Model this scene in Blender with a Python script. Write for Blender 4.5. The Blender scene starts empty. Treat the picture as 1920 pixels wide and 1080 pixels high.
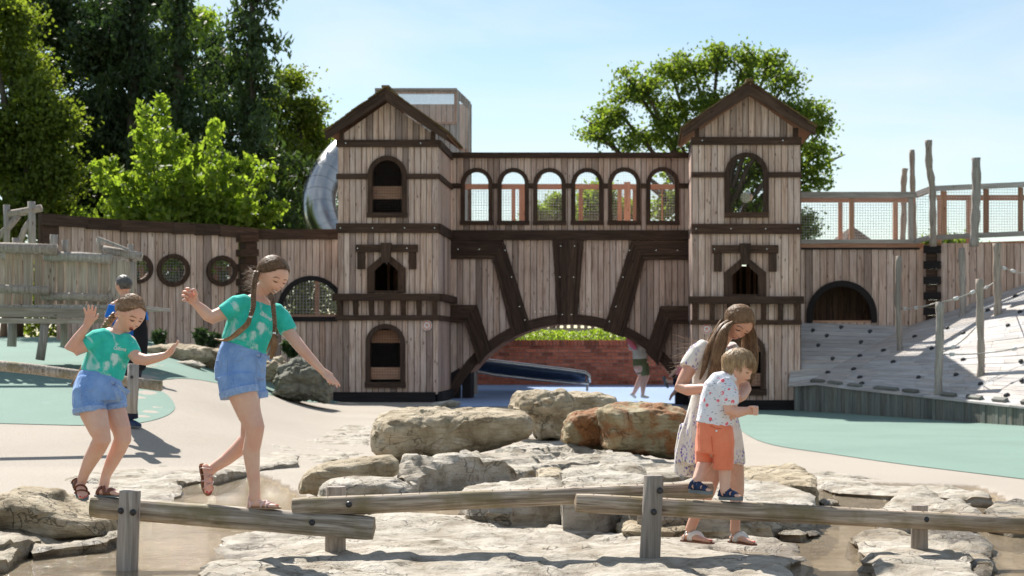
import bpy, bmesh, math, random
import numpy as np
from mathutils import Vector, Matrix, noise, geometry
from mathutils.bvhtree import BVHTree
random.seed(7)
SC = bpy.context.scene
COL = SC.collection
# ---------------------------------------------------------------- camera
F, CX, HY, EH = 3045.0, 960.0, 645.0, 1.26
cam_d = bpy.data.cameras.new('camera'); cam = bpy.data.objects.new('camera', cam_d); COL.objects.link(cam)
cam.location = (0, 0, EH); cam.rotation_euler = (math.pi/2, 0, 0)
cam_d.sensor_width = 36.0; cam_d.lens = F/1920*36.0; cam_d.shift_y = (HY-540)/1920
cam_d.clip_start = 0.1; cam_d.clip_end = 6000
cam_d.dof.use_dof = True; cam_d.dof.focus_distance = 9.8; cam_d.dof.aperture_fstop = 5.0
SC.camera = cam
# ---------------------------------------------------------------- light
SUN_EL, SUN_AZ = math.radians(47), math.radians(27)      # sun stands behind the castle, to the left
sun_dir = Vector((-math.sin(SUN_AZ)*math.cos(SUN_EL), math.cos(SUN_AZ)*math.cos(SUN_EL), math.sin(SUN_EL)))
sd = bpy.data.lights.new('sun', 'SUN'); sun = bpy.data.objects.new('sun', sd); COL.objects.link(sun)
sd.energy = 4.8; sd.angle = math.radians(0.53); sd.color = (1.0, 0.95, 0.87)
sun.rotation_euler = sun_dir.to_track_quat('Z', 'Y').to_euler()
W = bpy.data.worlds.new('World'); SC.world = W; W.use_nodes = True
nt = W.node_tree; nt.nodes.clear()
def wn(t, **k):
    n = nt.nodes.new(t)
    for a, b in k.items(): setattr(n, a, b)
    return n
out = wn('ShaderNodeOutputWorld'); bg = wn('ShaderNodeBackground'); bg.inputs[1].default_value = 0.094
sky = wn('ShaderNodeTexSky', sky_type='NISHITA'); sky.sun_disc = False
sky.sun_elevation = SUN_EL; sky.sun_rotation = -SUN_AZ; sky.altitude = 50
sky.air_density = 1.0; sky.dust_density = 0.1; sky.ozone_density = 3.0
tc = wn('ShaderNodeTexCoord'); mp = wn('ShaderNodeMapping'); mp.inputs['Scale'].default_value = (1.0, 1.0, 5.5)
mp.inputs['Rotation'].default_value = (0, math.radians(-7), 0)
nz = wn('ShaderNodeTexNoise'); nz.inputs['Scale'].default_value = 2.6; nz.inputs['Detail'].default_value = 7; nz.inputs['Distortion'].default_value = 0.5
cr = wn('ShaderNodeMapRange'); cr.inputs[1].default_value = 0.40; cr.inputs[2].default_value = 0.72; cr.inputs[4].default_value = 0.85
mx = wn('ShaderNodeMix', data_type='RGBA'); mx.inputs[7].default_value = (5.2, 5.6, 5.75, 1)
nt.links.new(tc.outputs['Generated'], mp.inputs[0]); nt.links.new(mp.outputs[0], nz.inputs['Vector'])
nt.links.new(nz.outputs[0], cr.inputs[0]); nt.links.new(cr.outputs[0], mx.inputs[0])
wb = wn('ShaderNodeMix', data_type='RGBA', blend_type='MULTIPLY'); wb.inputs[0].default_value = 1; wb.inputs[7].default_value = (.93, .85, .74, 1)
nt.links.new(sky.outputs[0], wb.inputs[6]); nt.links.new(wb.outputs[2], mx.inputs[6]); nt.links.new(mx.outputs[2], bg.inputs[0]); nt.links.new(bg.outputs[0], out.inputs[0])
SC.view_settings.view_transform = 'Standard'; SC.view_settings.look = 'None'
SC.view_settings.gamma = 1; SC.view_settings.exposure = 0.92
SC.view_settings.use_curve_mapping = False
SC.render.engine = 'CYCLES'
SC.cycles.max_bounces = 6; SC.cycles.transparent_max_bounces = 8
# ---------------------------------------------------------------- pixel maths (one pixel of a 1920 wide picture -> a place in metres)
def P(px, py, Y): return Vector(((px-CX)/F*Y, Y, EH-(py-HY)/F*Y))
def sm(t):
    t = max(0., min(1., t)); return t*t*(3-2*t)
def lerp(a, b, t): return a+(b-a)*t
HP = [(13, 0), (16.4, .02), (18.7, .31), (24, .85), (30, 1.15), (34, 1.4), (60, 1.5)]
def interp(tab, x):
    if x <= tab[0][0]: return tab[0][1]
    for (a, u), (b, v) in zip(tab, tab[1:]):
        if x <= b: return u+(v-u)*(x-a)/(b-a)
    return tab[-1][1]
def basin(X, Y):           # 1 inside the shallow stream bed, 0 outside it
    t = X/max(Y, 1)
    far = 13.3 + 0.4*math.sin(X*0.9) + 2.9*sm((t+.240)/.04)*sm((-.115-t)/.045) + 1.5*sm((t-.175)/.02)*sm((.31-t)/.03)
    far += .25*noise.noise(Vector((X*1.7, Y*1.7, 0)))
    return sm((far-Y)/0.45)
def terrain(X, Y):
    t = -X/max(Y, 1)
    z = interp(HP, Y)*sm((t-.10)/.14)
    z += -0.15*sm(X/5)*sm((Y-20)/10)*(1-sm((Y-38)/3))
    z += 0.2*sm((Y-38)/4)*(1-sm((t-.1)/.1))
    if Y < 17.5: z -= 0.14*basin(X, Y)
    return z
def G(px, py, off=0.0, fn=terrain):
    Y = 5.0; last = None
    while Y < 90:
        p = P(px, py, Y); h = p.z-(fn(p.x, p.y)+off)
        if h < 0:
            lo, hi = Y-.4, Y
            for _ in range(12):
                m = (lo+hi)/2; p = P(px, py, m)
                if p.z-(fn(p.x, p.y)+off) < 0: hi = m
                else: lo = m
            return P(px, py, hi)
        Y += .4
    return P(px, py, 90)
def ZP(px, py, z):          # the pixel's place on the level plane z
    Y = (EH-z)*F/(py-HY); return P(px, py, Y)
# ---------------------------------------------------------------- object helpers
def tagit(o, label=None, cat=None, group=None, kind=None):
    if label: o['label'] = label
    if cat: o['category'] = cat
    if group: o['group'] = group
    if kind: o['kind'] = kind
    return o
def thing(name, loc, label, cat, group=None):
    o = bpy.data.objects.new(name, None); o.location = loc; o.empty_display_size = .1; COL.objects.link(o)
    return tagit(o, label, cat, group)
def link(name, me, mats, parent=None, mw=None):
    """mesh data given in world coordinates (or with its own matrix mw); keeps the world place under the parent"""
    o = bpy.data.objects.new(name, me); COL.objects.link(o)
    if mats is not None:
        for m in (mats if isinstance(mats, (list, tuple)) else [mats]): me.materials.append(m)
    mw = mw or Matrix.Identity(4)
    if parent is not None:
        o.parent = parent
        o.matrix_parent_inverse = Matrix.Identity(4)
        o.matrix_local = world_of(parent).inverted() @ mw
    else: o.matrix_world = mw
    return o
def world_of(o):
    m = o.matrix_basis.copy()
    return world_of(o.parent) @ m if o.parent else m
def recentre(verts):
    c = Vector((0, 0, 0))
    for v in verts: c += v
    return c/len(verts)
class MB:
    """collects shapes (world coordinates) into one mesh"""
    def __init__(s): s.v = []; s.f = []; s.mi = []; s.m = 0
    def add(s, vs, fs, mi=None):
        n = len(s.v); s.v += [Vector(v) for v in vs]; s.f += [tuple(i+n for i in f) for f in fs]
        s.mi += [s.m if mi is None else mi]*len(fs)
    def prism(s, pts, t):
        n = len(pts); pts = [Vector(p) for p in pts]; t = Vector(t)
        s.add(pts+[p+t for p in pts], [tuple(range(n))]+[tuple(range(2*n-1, n-1, -1))]+[(i, i+n, (i+1) % n+n, (i+1) % n) for i in range(n)])
    def box(s, c, sx, sy, sz, R=None):
        c = Vector(c); vs = []
        for z in (-1, 1):
            for x, y in ((-1, -1), (1, -1), (1, 1), (-1, 1)):
                d = Vector((x*sx/2, y*sy/2, z*sz/2)); vs.append(c+(R @ d if R else d))
        s.add(vs, [(3, 2, 1, 0), (4, 5, 6, 7), (0, 1, 5, 4), (1, 2, 6, 5), (2, 3, 7, 6), (3, 0, 4, 7)])
    def tube(s, path, rad, n=8, cap=True, jit=0, ell=None, up=None):
        path = [Vector(p) for p in path]
        if not isinstance(rad, (list, tuple)): rad = [rad]*len(path)
        rings = []; vs = []; prev = None
        for i, p in enumerate(path):
            d = (path[min(i+1, len(path)-1)]-path[max(i-1, 0)])
            if d.length < 1e-9: d = Vector((0, 0, 1))
            d.normalize()
            if prev is None:
                a = Vector(up) if up else (Vector((0, 0, 1)) if abs(d.z) < .9 else Vector((0, 1, 0)))
                u = a.cross(d).normalized()
            else:
                u = prev-d*prev.dot(d)
                u = u.normalized() if u.length > 1e-6 else d.orthogonal().normalized()
            prev = u; w = d.cross(u)
            r = rad[i]; r1, r2 = (r if isinstance(r, (tuple, list)) else (r, r))
            for k in range(n):
                a = 2*math.pi*k/n; q = 1+(random.uniform(-jit, jit) if jit else 0)
                vs.append(p+u*(math.cos(a)*r1*q)+w*(math.sin(a)*r2*q))
        fs = []
        for i in range(len(path)-1):
            for k in range(n):
                a = i*n+k; b = i*n+(k+1) % n
                fs.append((a, b, b+n, a+n))
        if cap:
            fs.append(tuple(range(n-1, -1, -1))); L = (len(path)-1)*n; fs.append(tuple(range(L, L+n)))
        s.add(vs, fs)
    def mesh(s, name='mesh', origin=None, smooth=False):
        me = bpy.data.meshes.new(name); o = origin or Vector((0, 0, 0))
        me.from_pydata([v-o for v in s.v], [], s.f)
        if any(s.mi): me.polygons.foreach_set('material_index', s.mi)
        if smooth: me.polygons.foreach_set('use_smooth', [True]*len(me.polygons))
        me.update(); return me
    def build(s, name, mats, parent=None, smooth=False, origin=None):
        if not s.v: return None
        c = Vector(origin) if origin is not None else recentre(s.v)
        return link(name, s.mesh(name, c, smooth), mats, parent, Matrix.Translation(c))
def prism(name, pts, t, grain, mats, parent=None, tongue=None):
    """one board: planar polygon pts pushed along t; its own Z axis runs along the grain"""
    pts = [Vector(p) for p in pts]; t = Vector(t); c = recentre(pts)+t/2
    z = Vector(grain).normalized(); y = t.normalized(); x = y.cross(z).normalized(); y = z.cross(x)
    R = Matrix((x, y, z)).transposed().to_4x4(); mw = Matrix.Translation(c) @ R; inv = mw.inverted()
    b = MB(); b.prism([inv @ p for p in pts], inv.to_3x3() @ t)
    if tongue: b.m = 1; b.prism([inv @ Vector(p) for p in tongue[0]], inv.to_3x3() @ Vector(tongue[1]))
    return link(name, b.mesh(name), mats, parent, mw)
def beam(name, a, b, w, t, n, mats, parent=None):
    """straight timber from a to b, w wide, t thick; n = outward normal; a, b lie on its back face's middle line"""
    a = Vector(a); b = Vector(b); d = (b-a).normalized(); n = Vector(n); s = d.cross(n).normalized()*w/2
    return prism(name, [a-s, a+s, b+s, b-s], n.normalized()*t, d, mats, parent)
def copy_tree(o, parent=None):
    c = o.copy(); COL.objects.link(c)
    if parent is not None: c.parent = parent
    for ch in list(o.children): copy_tree(ch, c)
    return c
# ---------------------------------------------------------------- material helpers
class N:
    def __init__(s, name, rough=.8, spec=.3):
        s.m = bpy.data.materials.new(name); s.m.use_nodes = True; s.t = s.m.node_tree
        s.b = s.t.nodes['Principled BSDF']; s.o = s.t.nodes['Material Output']
        s.b.inputs['Roughness'].default_value = rough; s.b.inputs['Specular IOR Level'].default_value = spec
    def n(s, t, **k):
        x = s.t.nodes.new(t)
        for a, b in k.items(): setattr(x, a, b)
        return x
    def l(s, a, b): s.t.links.new(a, b)
    def coord(s, scale=(1, 1, 1), kind='Object', rnd=False, rot=(0, 0, 0)):
        c = s.n('ShaderNodeTexCoord'); m = s.n('ShaderNodeMapping')
        m.inputs['Scale'].default_value = scale; m.inputs['Rotation'].default_value = rot
        s.l(c.outputs[kind], m.inputs[0])
        if rnd:
            oi = s.n('ShaderNodeObjectInfo'); mu = s.n('ShaderNodeMath', operation='MULTIPLY'); mu.inputs[1].default_value = 137.
            s.l(oi.outputs['Random'], mu.inputs[0]); s.l(mu.outputs[0], m.inputs['Location'])
        return m.outputs[0]
    def world(s, scale=(1, 1, 1)):
        g = s.n('ShaderNodeNewGeometry'); m = s.n('ShaderNodeMapping'); m.inputs['Scale'].default_value = scale
        s.l(g.outputs['Position'], m.inputs[0]); return m.outputs[0]
    def noise(s, v, scale, detail=5, rough=.55, dist=0):
        x = s.n('ShaderNodeTexNoise'); s.l(v, x.inputs['Vector'])
        x.inputs['Scale'].default_value = scale; x.inputs['Detail'].default_value = detail
        x.inputs['Roughness'].default_value = rough; x.inputs['Distortion'].default_value = dist
        return x.outputs[0]
    def voro(s, v, scale, feature='F1', out=0, rnd=1):
        x = s.n('ShaderNodeTexVoronoi', feature=feature); s.l(v, x.inputs['Vector']); x.inputs['Scale'].default_value = scale
        x.inputs['Randomness'].default_value = rnd
        return x.outputs[out]
    def ramp(s, v, *stops):
        r = s.n('ShaderNodeValToRGB'); e = r.color_ramp.elements
        while len(e) < len(stops): e.new(.5)
        for i, (p, c) in enumerate(stops):
            e[i].position = p; e[i].color = tuple(c)+(1,) if len(c) == 3 else c
        s.l(v, r.inputs[0]); return r.outputs[0]
    def rng(s, v, a, b, c=0, d=1):
        r = s.n('ShaderNodeMapRange'); s.l(v, r.inputs[0])
        for i, q in enumerate((a, b, c, d)): r.inputs[i+1].default_value = q
        return r.outputs[0]
    def math(s, op, a, b=None):
        m = s.n('ShaderNodeMath', operation=op)
        for i, q in enumerate((a, b)):
            if q is None: continue
            if isinstance(q, (int, float)): m.inputs[i].default_value = q
            else: s.l(q, m.inputs[i])
        return m.outputs[0]
    def mix(s, f, a, b, blend='MIX'):
        m = s.n('ShaderNodeMix', data_type='RGBA', blend_type=blend)
        for i, q in ((0, f), (6, a), (7, b)):
            if isinstance(q, (int, float)): m.inputs[i].default_value = q
            elif isinstance(q, (tuple, list)): m.inputs[i].default_value = tuple(q)+(1,) if len(q) == 3 else q
            else: s.l(q, m.inputs[i])
        return m.outputs[2]
    def rand(s):
        return s.n('ShaderNodeObjectInfo').outputs['Random']
    def base(s, c):
        if isinstance(c, (tuple, list)): s.b.inputs['Base Color'].default_value = tuple(c)+(1,)
        else: s.l(c, s.b.inputs['Base Color'])
    def bump(s, h, dist=.01, strength=1, into=None):
        b = s.n('ShaderNodeBump'); b.inputs['Distance'].default_value = dist; b.inputs['Strength'].default_value = strength
        s.l(h, b.inputs['Height'])
        if into is not None: s.l(into, b.inputs['Normal'])
        s.l(b.outputs[0], s.b.inputs['Normal']); return b.outputs[0]
def wood(name, c1, c2, c3, knot=(.12, .07, .05), knots=True, rough=.8, gs=1., rv=.35, green=None, bumpd=.004):
    m = N(name, rough, .25); v = m.coord((22*gs, 22*gs, 1.1*gs), rnd=True)
    g = m.noise(v, 1.6, 6, .6, .8); col = m.ramp(g, (.28, c1), (.5, c2), (.72, c3))
    big = m.noise(m.coord((1, 1, .6), rnd=True), 2.3, 4)
    col = m.mix(m.rng(big, .35, .7, 0, .6), col, m.mix(1, col, (.72, .74, .8), 'MULTIPLY'))
    if knots:
        k = m.voro(m.coord((9, 9, 3.2), rnd=True), 1.0); k = m.rng(k, .05, .16, 1, 0)
        col = m.mix(m.math('MULTIPLY', k, .85), col, knot)
    if green: col = m.mix(m.rng(m.noise(m.coord((2, 2, 2)), 2.5, 5), .48, .66, 0, .7), col, green)
    r = m.rand(); col = m.mix(1, col, m.ramp(r, (0, (1-rv, 1-rv*1.02, 1-rv)), (.35, (1.0, .93, .88)), (.7, (.93, .93, .96)), (1, (1+rv*.35, 1+rv*.33, 1+rv*.3))), 'MULTIPLY')
    m.base(col); m.bump(g, bumpd); return m.m
def plain(name, c, rough=.7, spec=.3, metal=0, var=.15, sc=8):
    m = N(name, rough, spec); m.b.inputs['Metallic'].default_value = metal
    n = m.noise(m.coord(), sc, 4); m.base(m.mix(m.rng(n, .3, .7), [q*(1-var) for q in c], [min(1, q*(1+var)) for q in c])); return m.m
M_plank = wood('larch_planks', (.36, .215, .15), (.66, .48, .385), (.82, .66, .57), rv=.55, knot=(.10, .045, .03))
M_tongue = plain('groove_shade', (.055, .035, .027), .95)  # shade of the board joints painted into the dark tongue colour
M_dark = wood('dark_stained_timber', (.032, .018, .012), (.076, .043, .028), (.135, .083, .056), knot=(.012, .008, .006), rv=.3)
M_black = wood('black_brown_plinth_timber', (.014, .011, .011), (.024, .019, .019), (.036, .030, .030), knots=False, rv=.2)
M_orange = wood('fresh_orange_timber', (.38, .19, .115), (.50, .28, .18), (.62, .38, .26))
M_grey = wood('silvered_timber', (.27, .25, .23), (.42, .395, .365), (.56, .53, .50), rv=.3)
M_log = wood('weathered_log', (.13, .10, .07), (.40, .34, .265), (.68, .62, .53), gs=1.3, green=(.20, .17, .08), rv=.15, bumpd=.008)
M_logend = wood('log_end_grain', (.16, .12, .08), (.30, .24, .17), (.42, .35, .27), rv=.1)
M_post = wood('grey_robinia_post', (.21, .18, .15), (.37, .33, .285), (.53, .48, .42), rv=.3, bumpd=.008)
M_wire = plain('net_cord', (.42, .40, .38), .8)
M_wired = plain('dark_net_cord', (.07, .06, .055), .8)
M_steel = plain('brushed_steel', (.50, .49, .47), .26, .5, 1, .05)
M_bolt = plain('black_bolt', (.02, .02, .024), .4, .5)
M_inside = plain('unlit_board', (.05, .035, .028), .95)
# ================================================================ ground
def m_ground(name, c1, c2, sc=260, bump=.002, patch=None, c3=None):
    m = N(name, .9, .15); w = m.world()
    n = m.noise(w, sc, 3, .7); col = m.mix(m.rng(n, .3, .7), c1, c2)
    b = m.noise(w, .45, 5, .6); col = m.mix(m.rng(b, .38, .68, 0, .55), col, m.mix(1, col, (.78, .78, .78), 'MULTIPLY'))
    if c3:
        k = m.rng(m.noise(w, 3.1, 6, .7), .56, .72, 0, .5); col = m.mix(k, col, c3)
    sp = m.rng(m.voro(w, 9), .02, .05, .6, 0); col = m.mix(sp, col, (.12, .11, .09))
    m.base(col); m.bump(n, bump); return m.m
M_sand = m_ground('resin_bound_gravel', (.29, .255, .215), (.49, .44, .38), 240, c3=(.36, .31, .25))
M_green = m_ground('green_rubber', (.125, .205, .17), (.25, .34, .295), 150, c3=(.21, .30, .265))
M_blue = m_ground('blue_rubber', (.23, .33, .53), (.35, .45, .65), 300)
M_bed = m_ground('muddy_stream_bed', (.20, .145, .085), (.33, .25, .155), 60, .004, c3=(.11, .075, .04))
def m_sand_bed():
    m = N('gravel_and_stream_bed', .9, .15); w = m.world(); at = m.n('ShaderNodeAttribute'); at.attribute_name = 'bed'
    n = m.noise(w, 130, 4, .75); sand = m.mix(m.rng(n, .34, .66), (.23, .195, .16), (.49, .445, .39)); b = m.noise(w, .45, 5, .6)
    sand = m.mix(m.rng(b, .38, .68, 0, .5), sand, m.mix(1, sand, (.80, .79, .78), 'MULTIPLY')); sand = m.mix(m.rng(m.noise(w, 3.1, 6, .7), .56, .72, 0, .5), sand, (.36, .31, .25))
    lf = m.rng(m.voro(w, 5), .012, .03, .8, 0); sand = m.mix(lf, sand, (.16, .11, .06))
    n2 = m.noise(w, 7, 7, .7); bed = m.ramp(n2, (.3, (.16, .11, .06)), (.5, (.30, .225, .135)), (.7, (.40, .32, .21)))
    edge = m.math('ADD', at.outputs['Fac'], m.math('MULTIPLY', m.math('SUBTRACT', n2, .5), .5)); wet = m.rng(edge, .0, .12); sand = m.mix(m.math('MULTIPLY', wet, m.rng(at.outputs['Fac'], .001, .02)), sand, m.mix(1, sand, (.6, .55, .48), 'MULTIPLY')); col = m.mix(m.rng(edge, .15, .4), sand, bed)
    m.base(col); m.bump(n, .002); return m.m
M_earth = m_ground('grassy_earth', (.05, .07, .02), (.10, .12, .04), 30)
def grid_ground():
    ys = []; y = 5.0
    while y < 17.6: ys.append(y); y += .11
    while y < 60: ys.append(y); y += .5
    while y < 2500: ys.append(y); y *= 1.35
    ys = [-400, -60, -10, 0, 3]+ys
    xs = []
    for k in range(-80, 81): xs.append(k/80*.42)
    vs = []; fs = []
    xs = [-3, -1.4, -.8, -.55]+xs+[.55, .8, 1.4, 3]
    for yy in ys:
        sc = max(yy, 12)
        for t in xs:
            X = t*sc*(1 if abs(t) <= .42 else 1+max(0, 60-yy)/10*abs(t)); vs.append((X, yy, terrain(X, yy) if yy > 3 else -.14))
    nx = len(xs); mi = []
    for j in range(len(ys)-1):
        for i in range(nx-1):
            a = j*nx+i; fs.append((a, a+1, a+nx+1, a+nx))
            yc = (ys[j]+ys[j+1])/2; xc = (vs[a][0]+vs[a+1][0])/2
            mi.append(2 if yc > 46 or abs(xc) > yc*.5+4 else 0)
    me = bpy.data.meshes.new('ground'); me.from_pydata(vs, [], fs); me.polygons.foreach_set('material_index', mi)
    me.polygons.foreach_set('use_smooth', [True]*len(fs)); me.update()
    a_ = me.attributes.new('bed', 'FLOAT', 'POINT'); a_.data.foreach_set('value', [basin(v[0], v[1]) if v[1] < 17.5 else 0. for v in vs])
    tagit(link('ground', me, [m_sand_bed(), M_bed, M_earth]), kind='structure')
grid_ground()
def sheet(name, poly, spacing, off, mat, fn=terrain, kind='structure'):
    """a thin surface laid over the ground inside the outline poly (world xy)"""
    poly = [Vector((p[0], p[1])) for p in poly]; n = len(poly)
    b = []
    for i in range(n):
        a, c = poly[i], poly[(i+1) % n]; k = max(1, int((c-a).length/spacing))
        b += [a.lerp(c, j/k) for j in range(k)]
    x0 = min(p.x for p in b); x1 = max(p.x for p in b); y0 = min(p.y for p in b); y1 = max(p.y for p in b)
    pts = list(b); edges = [(i, (i+1) % len(b)) for i in range(len(b))]
    yy = y0+spacing/2
    while yy < y1:
        xx = x0+spacing/2
        while xx < x1: pts.append(Vector((xx, yy))); xx += spacing
        yy += spacing
    r = geometry.delaunay_2d_cdt(pts, edges, [list(range(len(b)))], 1, 1e-5)
    me = bpy.data.meshes.new(name); me.from_pydata([(p.x, p.y, fn(p.x, p.y)+off) for p in r[0]], [], r[2])
    bm = bmesh.new(); bm.from_mesh(me)
    for f in bm.faces:
        if f.normal.z < 0: f.normal_flip()
        f.smooth = True
    bm.to_mesh(me); bm.free()
    o = link(name, me, mat)
    if kind: tagit(o, kind=kind)
    return o
def spline(pts, k=6):
    """smooth curve through points (Catmull-Rom)"""
    o = []
    n = len(pts)
    for i in range(n-1):
        p0, p1, p2, p3 = [Vector(pts[max(0, min(n-1, j))]) for j in (i-1, i, i+1, i+2)]
        for s in range(k):
            t = s/k
            o.append(.5*((2*p1)+(-p0+p2)*t+(2*p0-5*p1+4*p2-p3)*t*t+(-p0+3*p1-3*p2+p3)*t**3))
    o.append(Vector(pts[-1])); return o
lg = spline([(-60, 793), (60, 796), (160, 798), (250, 795), (305, 783), (328, 766), (318, 745), (296, 728), (300, 714), (360, 711), (450, 728), (560, 752), (634, 756)])
lg = [G(p.x, p.y) for p in lg]
sheet('green_safety_surface', lg+[Vector((-3.9, 36.5, 0)), Vector((-13, 36.5, 0)), Vector((-13, 17, 0))], .45, .006, M_green)
rg = spline([(1388, 768), (1380, 790), (1398, 814), (1450, 835), (1560, 852), (1700, 872), (1920, 899), (2050, 915)])
rg = [G(p.x, p.y) for p in rg]
sheet('green_safety_surface', rg+[Vector((9.5, 16, 0)), Vector((13, 26, 0)), Vector((13, 36, 0)), Vector((4.5, 36, 0))], .45, .006, M_green)
bl = [G(p[0], p[1]) for p in ((855, 764), (960, 762), (1120, 762), (1275, 762))]
sheet('blue_safety_surface', bl+[Vector((5.2, 43.5, 0)), Vector((-3.5, 43.5, 0))], .4, .006, M_blue)
# ================================================================ castle playhouse
CA = 0.0788; EX = Vector((math.cos(CA), -math.sin(CA), 0)); EY = Vector((math.sin(CA), math.cos(CA), 0)); A0 = Vector((0, 35, 0))
UP = Vector((0, 0, 1))
class Wall:
    """an upright surface; Yf(px) is its distance at each pixel column"""
    def __init__(s, Yf, flip=1): s.Yf = Yf; s.flip = flip
    def n(s, px):
        a = P(px-3, HY, s.Yf(px-3)); b = P(px+3, HY, s.Yf(px+3)); t = (b-a).normalized()
        return Vector((t.y, -t.x, 0))*s.flip
    def q(s, px, py, out=0): return P(px, py, s.Yf(px))+s.n(px)*out
    def z(s, px, z, out=0): p = P(px, HY, s.Yf(px)); p.z = z; return p+s.n(px)*out
    def zof(s, px, py): return P(px, py, s.Yf(px)).z
def frontal(ly):
    def f(px):
        k = (px-CX)/F     # point (kY, Y): ((p-A0).EY = ly)
        return (ly+35*EY.y)/(k*EY.x+EY.y)
    return Wall(f)
def line_wall(pa, pb, flip=1):
    """upright plane through two plan points"""
    (xa, ya), (xb, yb) = pa, pb; dx, dy = xb-xa, yb-ya
    def f(px):
        k = (px-CX)/F     # kY - xa = s dx ; Y - ya = s dy
        return (xa*dy-ya*dx)/(k*dy-dx)
    return Wall(f, flip)
FW, BW = frontal(0), frontal(2.45)
def rect(W, x0, y0, x1, y1, out, th, name, mat, root, grain='h'):
    pts = [W.q(x0, y0, out), W.q(x1, y0, out), W.q(x1, y1, out), W.q(x0, y1, out)]
    g = (pts[1]-pts[0]) if grain == 'h' else UP
    return prism(name, pts, -W.n((x0+x1)/2)*th, g, mat, root)
def poly(W, pts, out, th, name, mat, root, grain=None):
    v = [W.q(x, y, out) for x, y in pts]
    if grain is None: g = v[1]-v[0]
    else: g = W.q(*grain[1])-W.q(*grain[0])
    return prism(name, v, -W.n(sum(p[0] for p in pts)/len(pts))*th, g, mat, root)
def planks(root, W, xs, top, bot, holes=(), th=.028, name='plank', mat=None, gap=1.25, jit=.008):
    """upright boards between the px columns xs; top/bot: px height as a function of px; holes: (xa, xb, top(x), bot)"""
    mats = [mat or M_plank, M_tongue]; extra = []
    for a, b in zip(xs, xs[1:]):
        b2 = b-gap; m = (a+b)/2; n = W.n(m); o = random.uniform(0, jit)
        polys = None
        tm = [m] if abs(top(a)-2*top(m)+top(b)) > 2 and a < m < b else []
        T = [(b2, top(b2))]+[(x, top(x)) for x in tm]+[(a, top(a))]
        for xa, xb, ht, hb in holes:
            if xb <= a+.5 or xa >= b2-.5: continue
            hbf = hb if callable(hb) else (lambda x, hb=hb: hb)
            l, r = max(a, xa), min(b2, xb); hm = (l+r)/2
            arch = [(l, ht(l)), (hm, ht(hm)), (r, ht(r))]
            lows = [(l, hbf(l)), (hm, hbf(hm)), (r, hbf(r))]
            if l <= a+.5 and r >= b2-.5:
                polys = []
                up = [(a, arch[0][1]), arch[1], (b2, arch[2][1])]
                if min(p[1] for p in up)-top(m) > 1: polys.append(up+T)
                if bot(m)-max(p[1] for p in lows) > 1: polys.append([(a, bot(a)), (b2, bot(b2))]+[(b2, lows[2][1]), lows[1], (a, lows[0][1])])
            elif l > a+.5:
                polys = [[(a, bot(a)), (b2, bot(b2)), (b2, lows[2][1]), (l, lows[0][1]), (l, arch[0][1]), (b2, arch[2][1])]+T]
            else:
                polys = [[(a, bot(a)), (b2, bot(b2))]+T[:-1]+[(a, top(a)), (a, arch[0][1]), (r, arch[2][1]), (r, lows[2][1]), (a, lows[0][1])]]
        if polys is None: polys = [[(a, bot(a)), (b2, bot(b2))]+T]
        for pl in polys:
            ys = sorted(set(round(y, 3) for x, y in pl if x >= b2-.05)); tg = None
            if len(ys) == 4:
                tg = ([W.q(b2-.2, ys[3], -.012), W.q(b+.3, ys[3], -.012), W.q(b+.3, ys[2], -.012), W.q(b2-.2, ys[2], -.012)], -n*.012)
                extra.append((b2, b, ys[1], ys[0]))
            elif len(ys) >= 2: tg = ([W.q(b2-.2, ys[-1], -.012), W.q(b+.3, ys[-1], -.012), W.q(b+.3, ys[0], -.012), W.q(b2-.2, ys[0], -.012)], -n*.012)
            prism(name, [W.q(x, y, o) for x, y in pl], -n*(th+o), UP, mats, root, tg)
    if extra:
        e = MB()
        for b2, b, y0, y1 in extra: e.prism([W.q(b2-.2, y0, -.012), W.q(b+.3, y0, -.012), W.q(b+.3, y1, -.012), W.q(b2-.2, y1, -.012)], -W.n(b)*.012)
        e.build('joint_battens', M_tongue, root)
def cols(x0, x1, w, j=1.2):
    n = max(1, round((x1-x0)/w)); xs = [x0+(x1-x0)*i/n for i in range(n+1)]
    return [xs[0]]+[x+random.uniform(-j, j) for x in xs[1:-1]]+[xs[-1]]
def archtop(xa, xb, ytop, ratio=None):
    c = (xa+xb)/2; r = (xb-xa)/2; h = ratio if ratio else r
    return lambda x: ytop+h-h*math.sqrt(max(0, 1-((x-c)/r)**2))
def arch_frame(W, root, x0, x1, ytop, ybot, w, out=.035, th=.07, name='window_frame', mat=None, seg=12, sill=None):
    mat = mat or M_dark; b = MB(); c = (x0+x1)/2; R = (x1-x0)/2; n = W.n(c)*-th
    yc = ytop+R; sill = sill or w
    for i in range(seg):
        a0 = math.pi*(1-i/seg); a1 = math.pi*(1-(i+1)/seg); o = out+(.004 if i % 2 else 0)
        pts = [(c+R*math.cos(a0), yc-R*math.sin(a0)), (c+R*math.cos(a1), yc-R*math.sin(a1)),
               (c+(R-w)*math.cos(a1), yc-(R-w)*math.sin(a1)), (c+(R-w)*math.cos(a0), yc-(R-w)*math.sin(a0))]
        b.prism([W.q(x, y, o) for x, y in pts], n)
    for xa, xb in ((x0, x0+w), (x1-w, x1)):
        b.prism([W.q(x, y, out) for x, y in ((xa, yc), (xb, yc), (xb, ybot-sill-.3), (xa, ybot-sill-.3))], n)
    f = b.build(name, mat, root)
    rect(W, x0-1, ybot-sill, x1+1, ybot, out+.02, th+.02, 'window_sill', mat, root)
    return f
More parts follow.
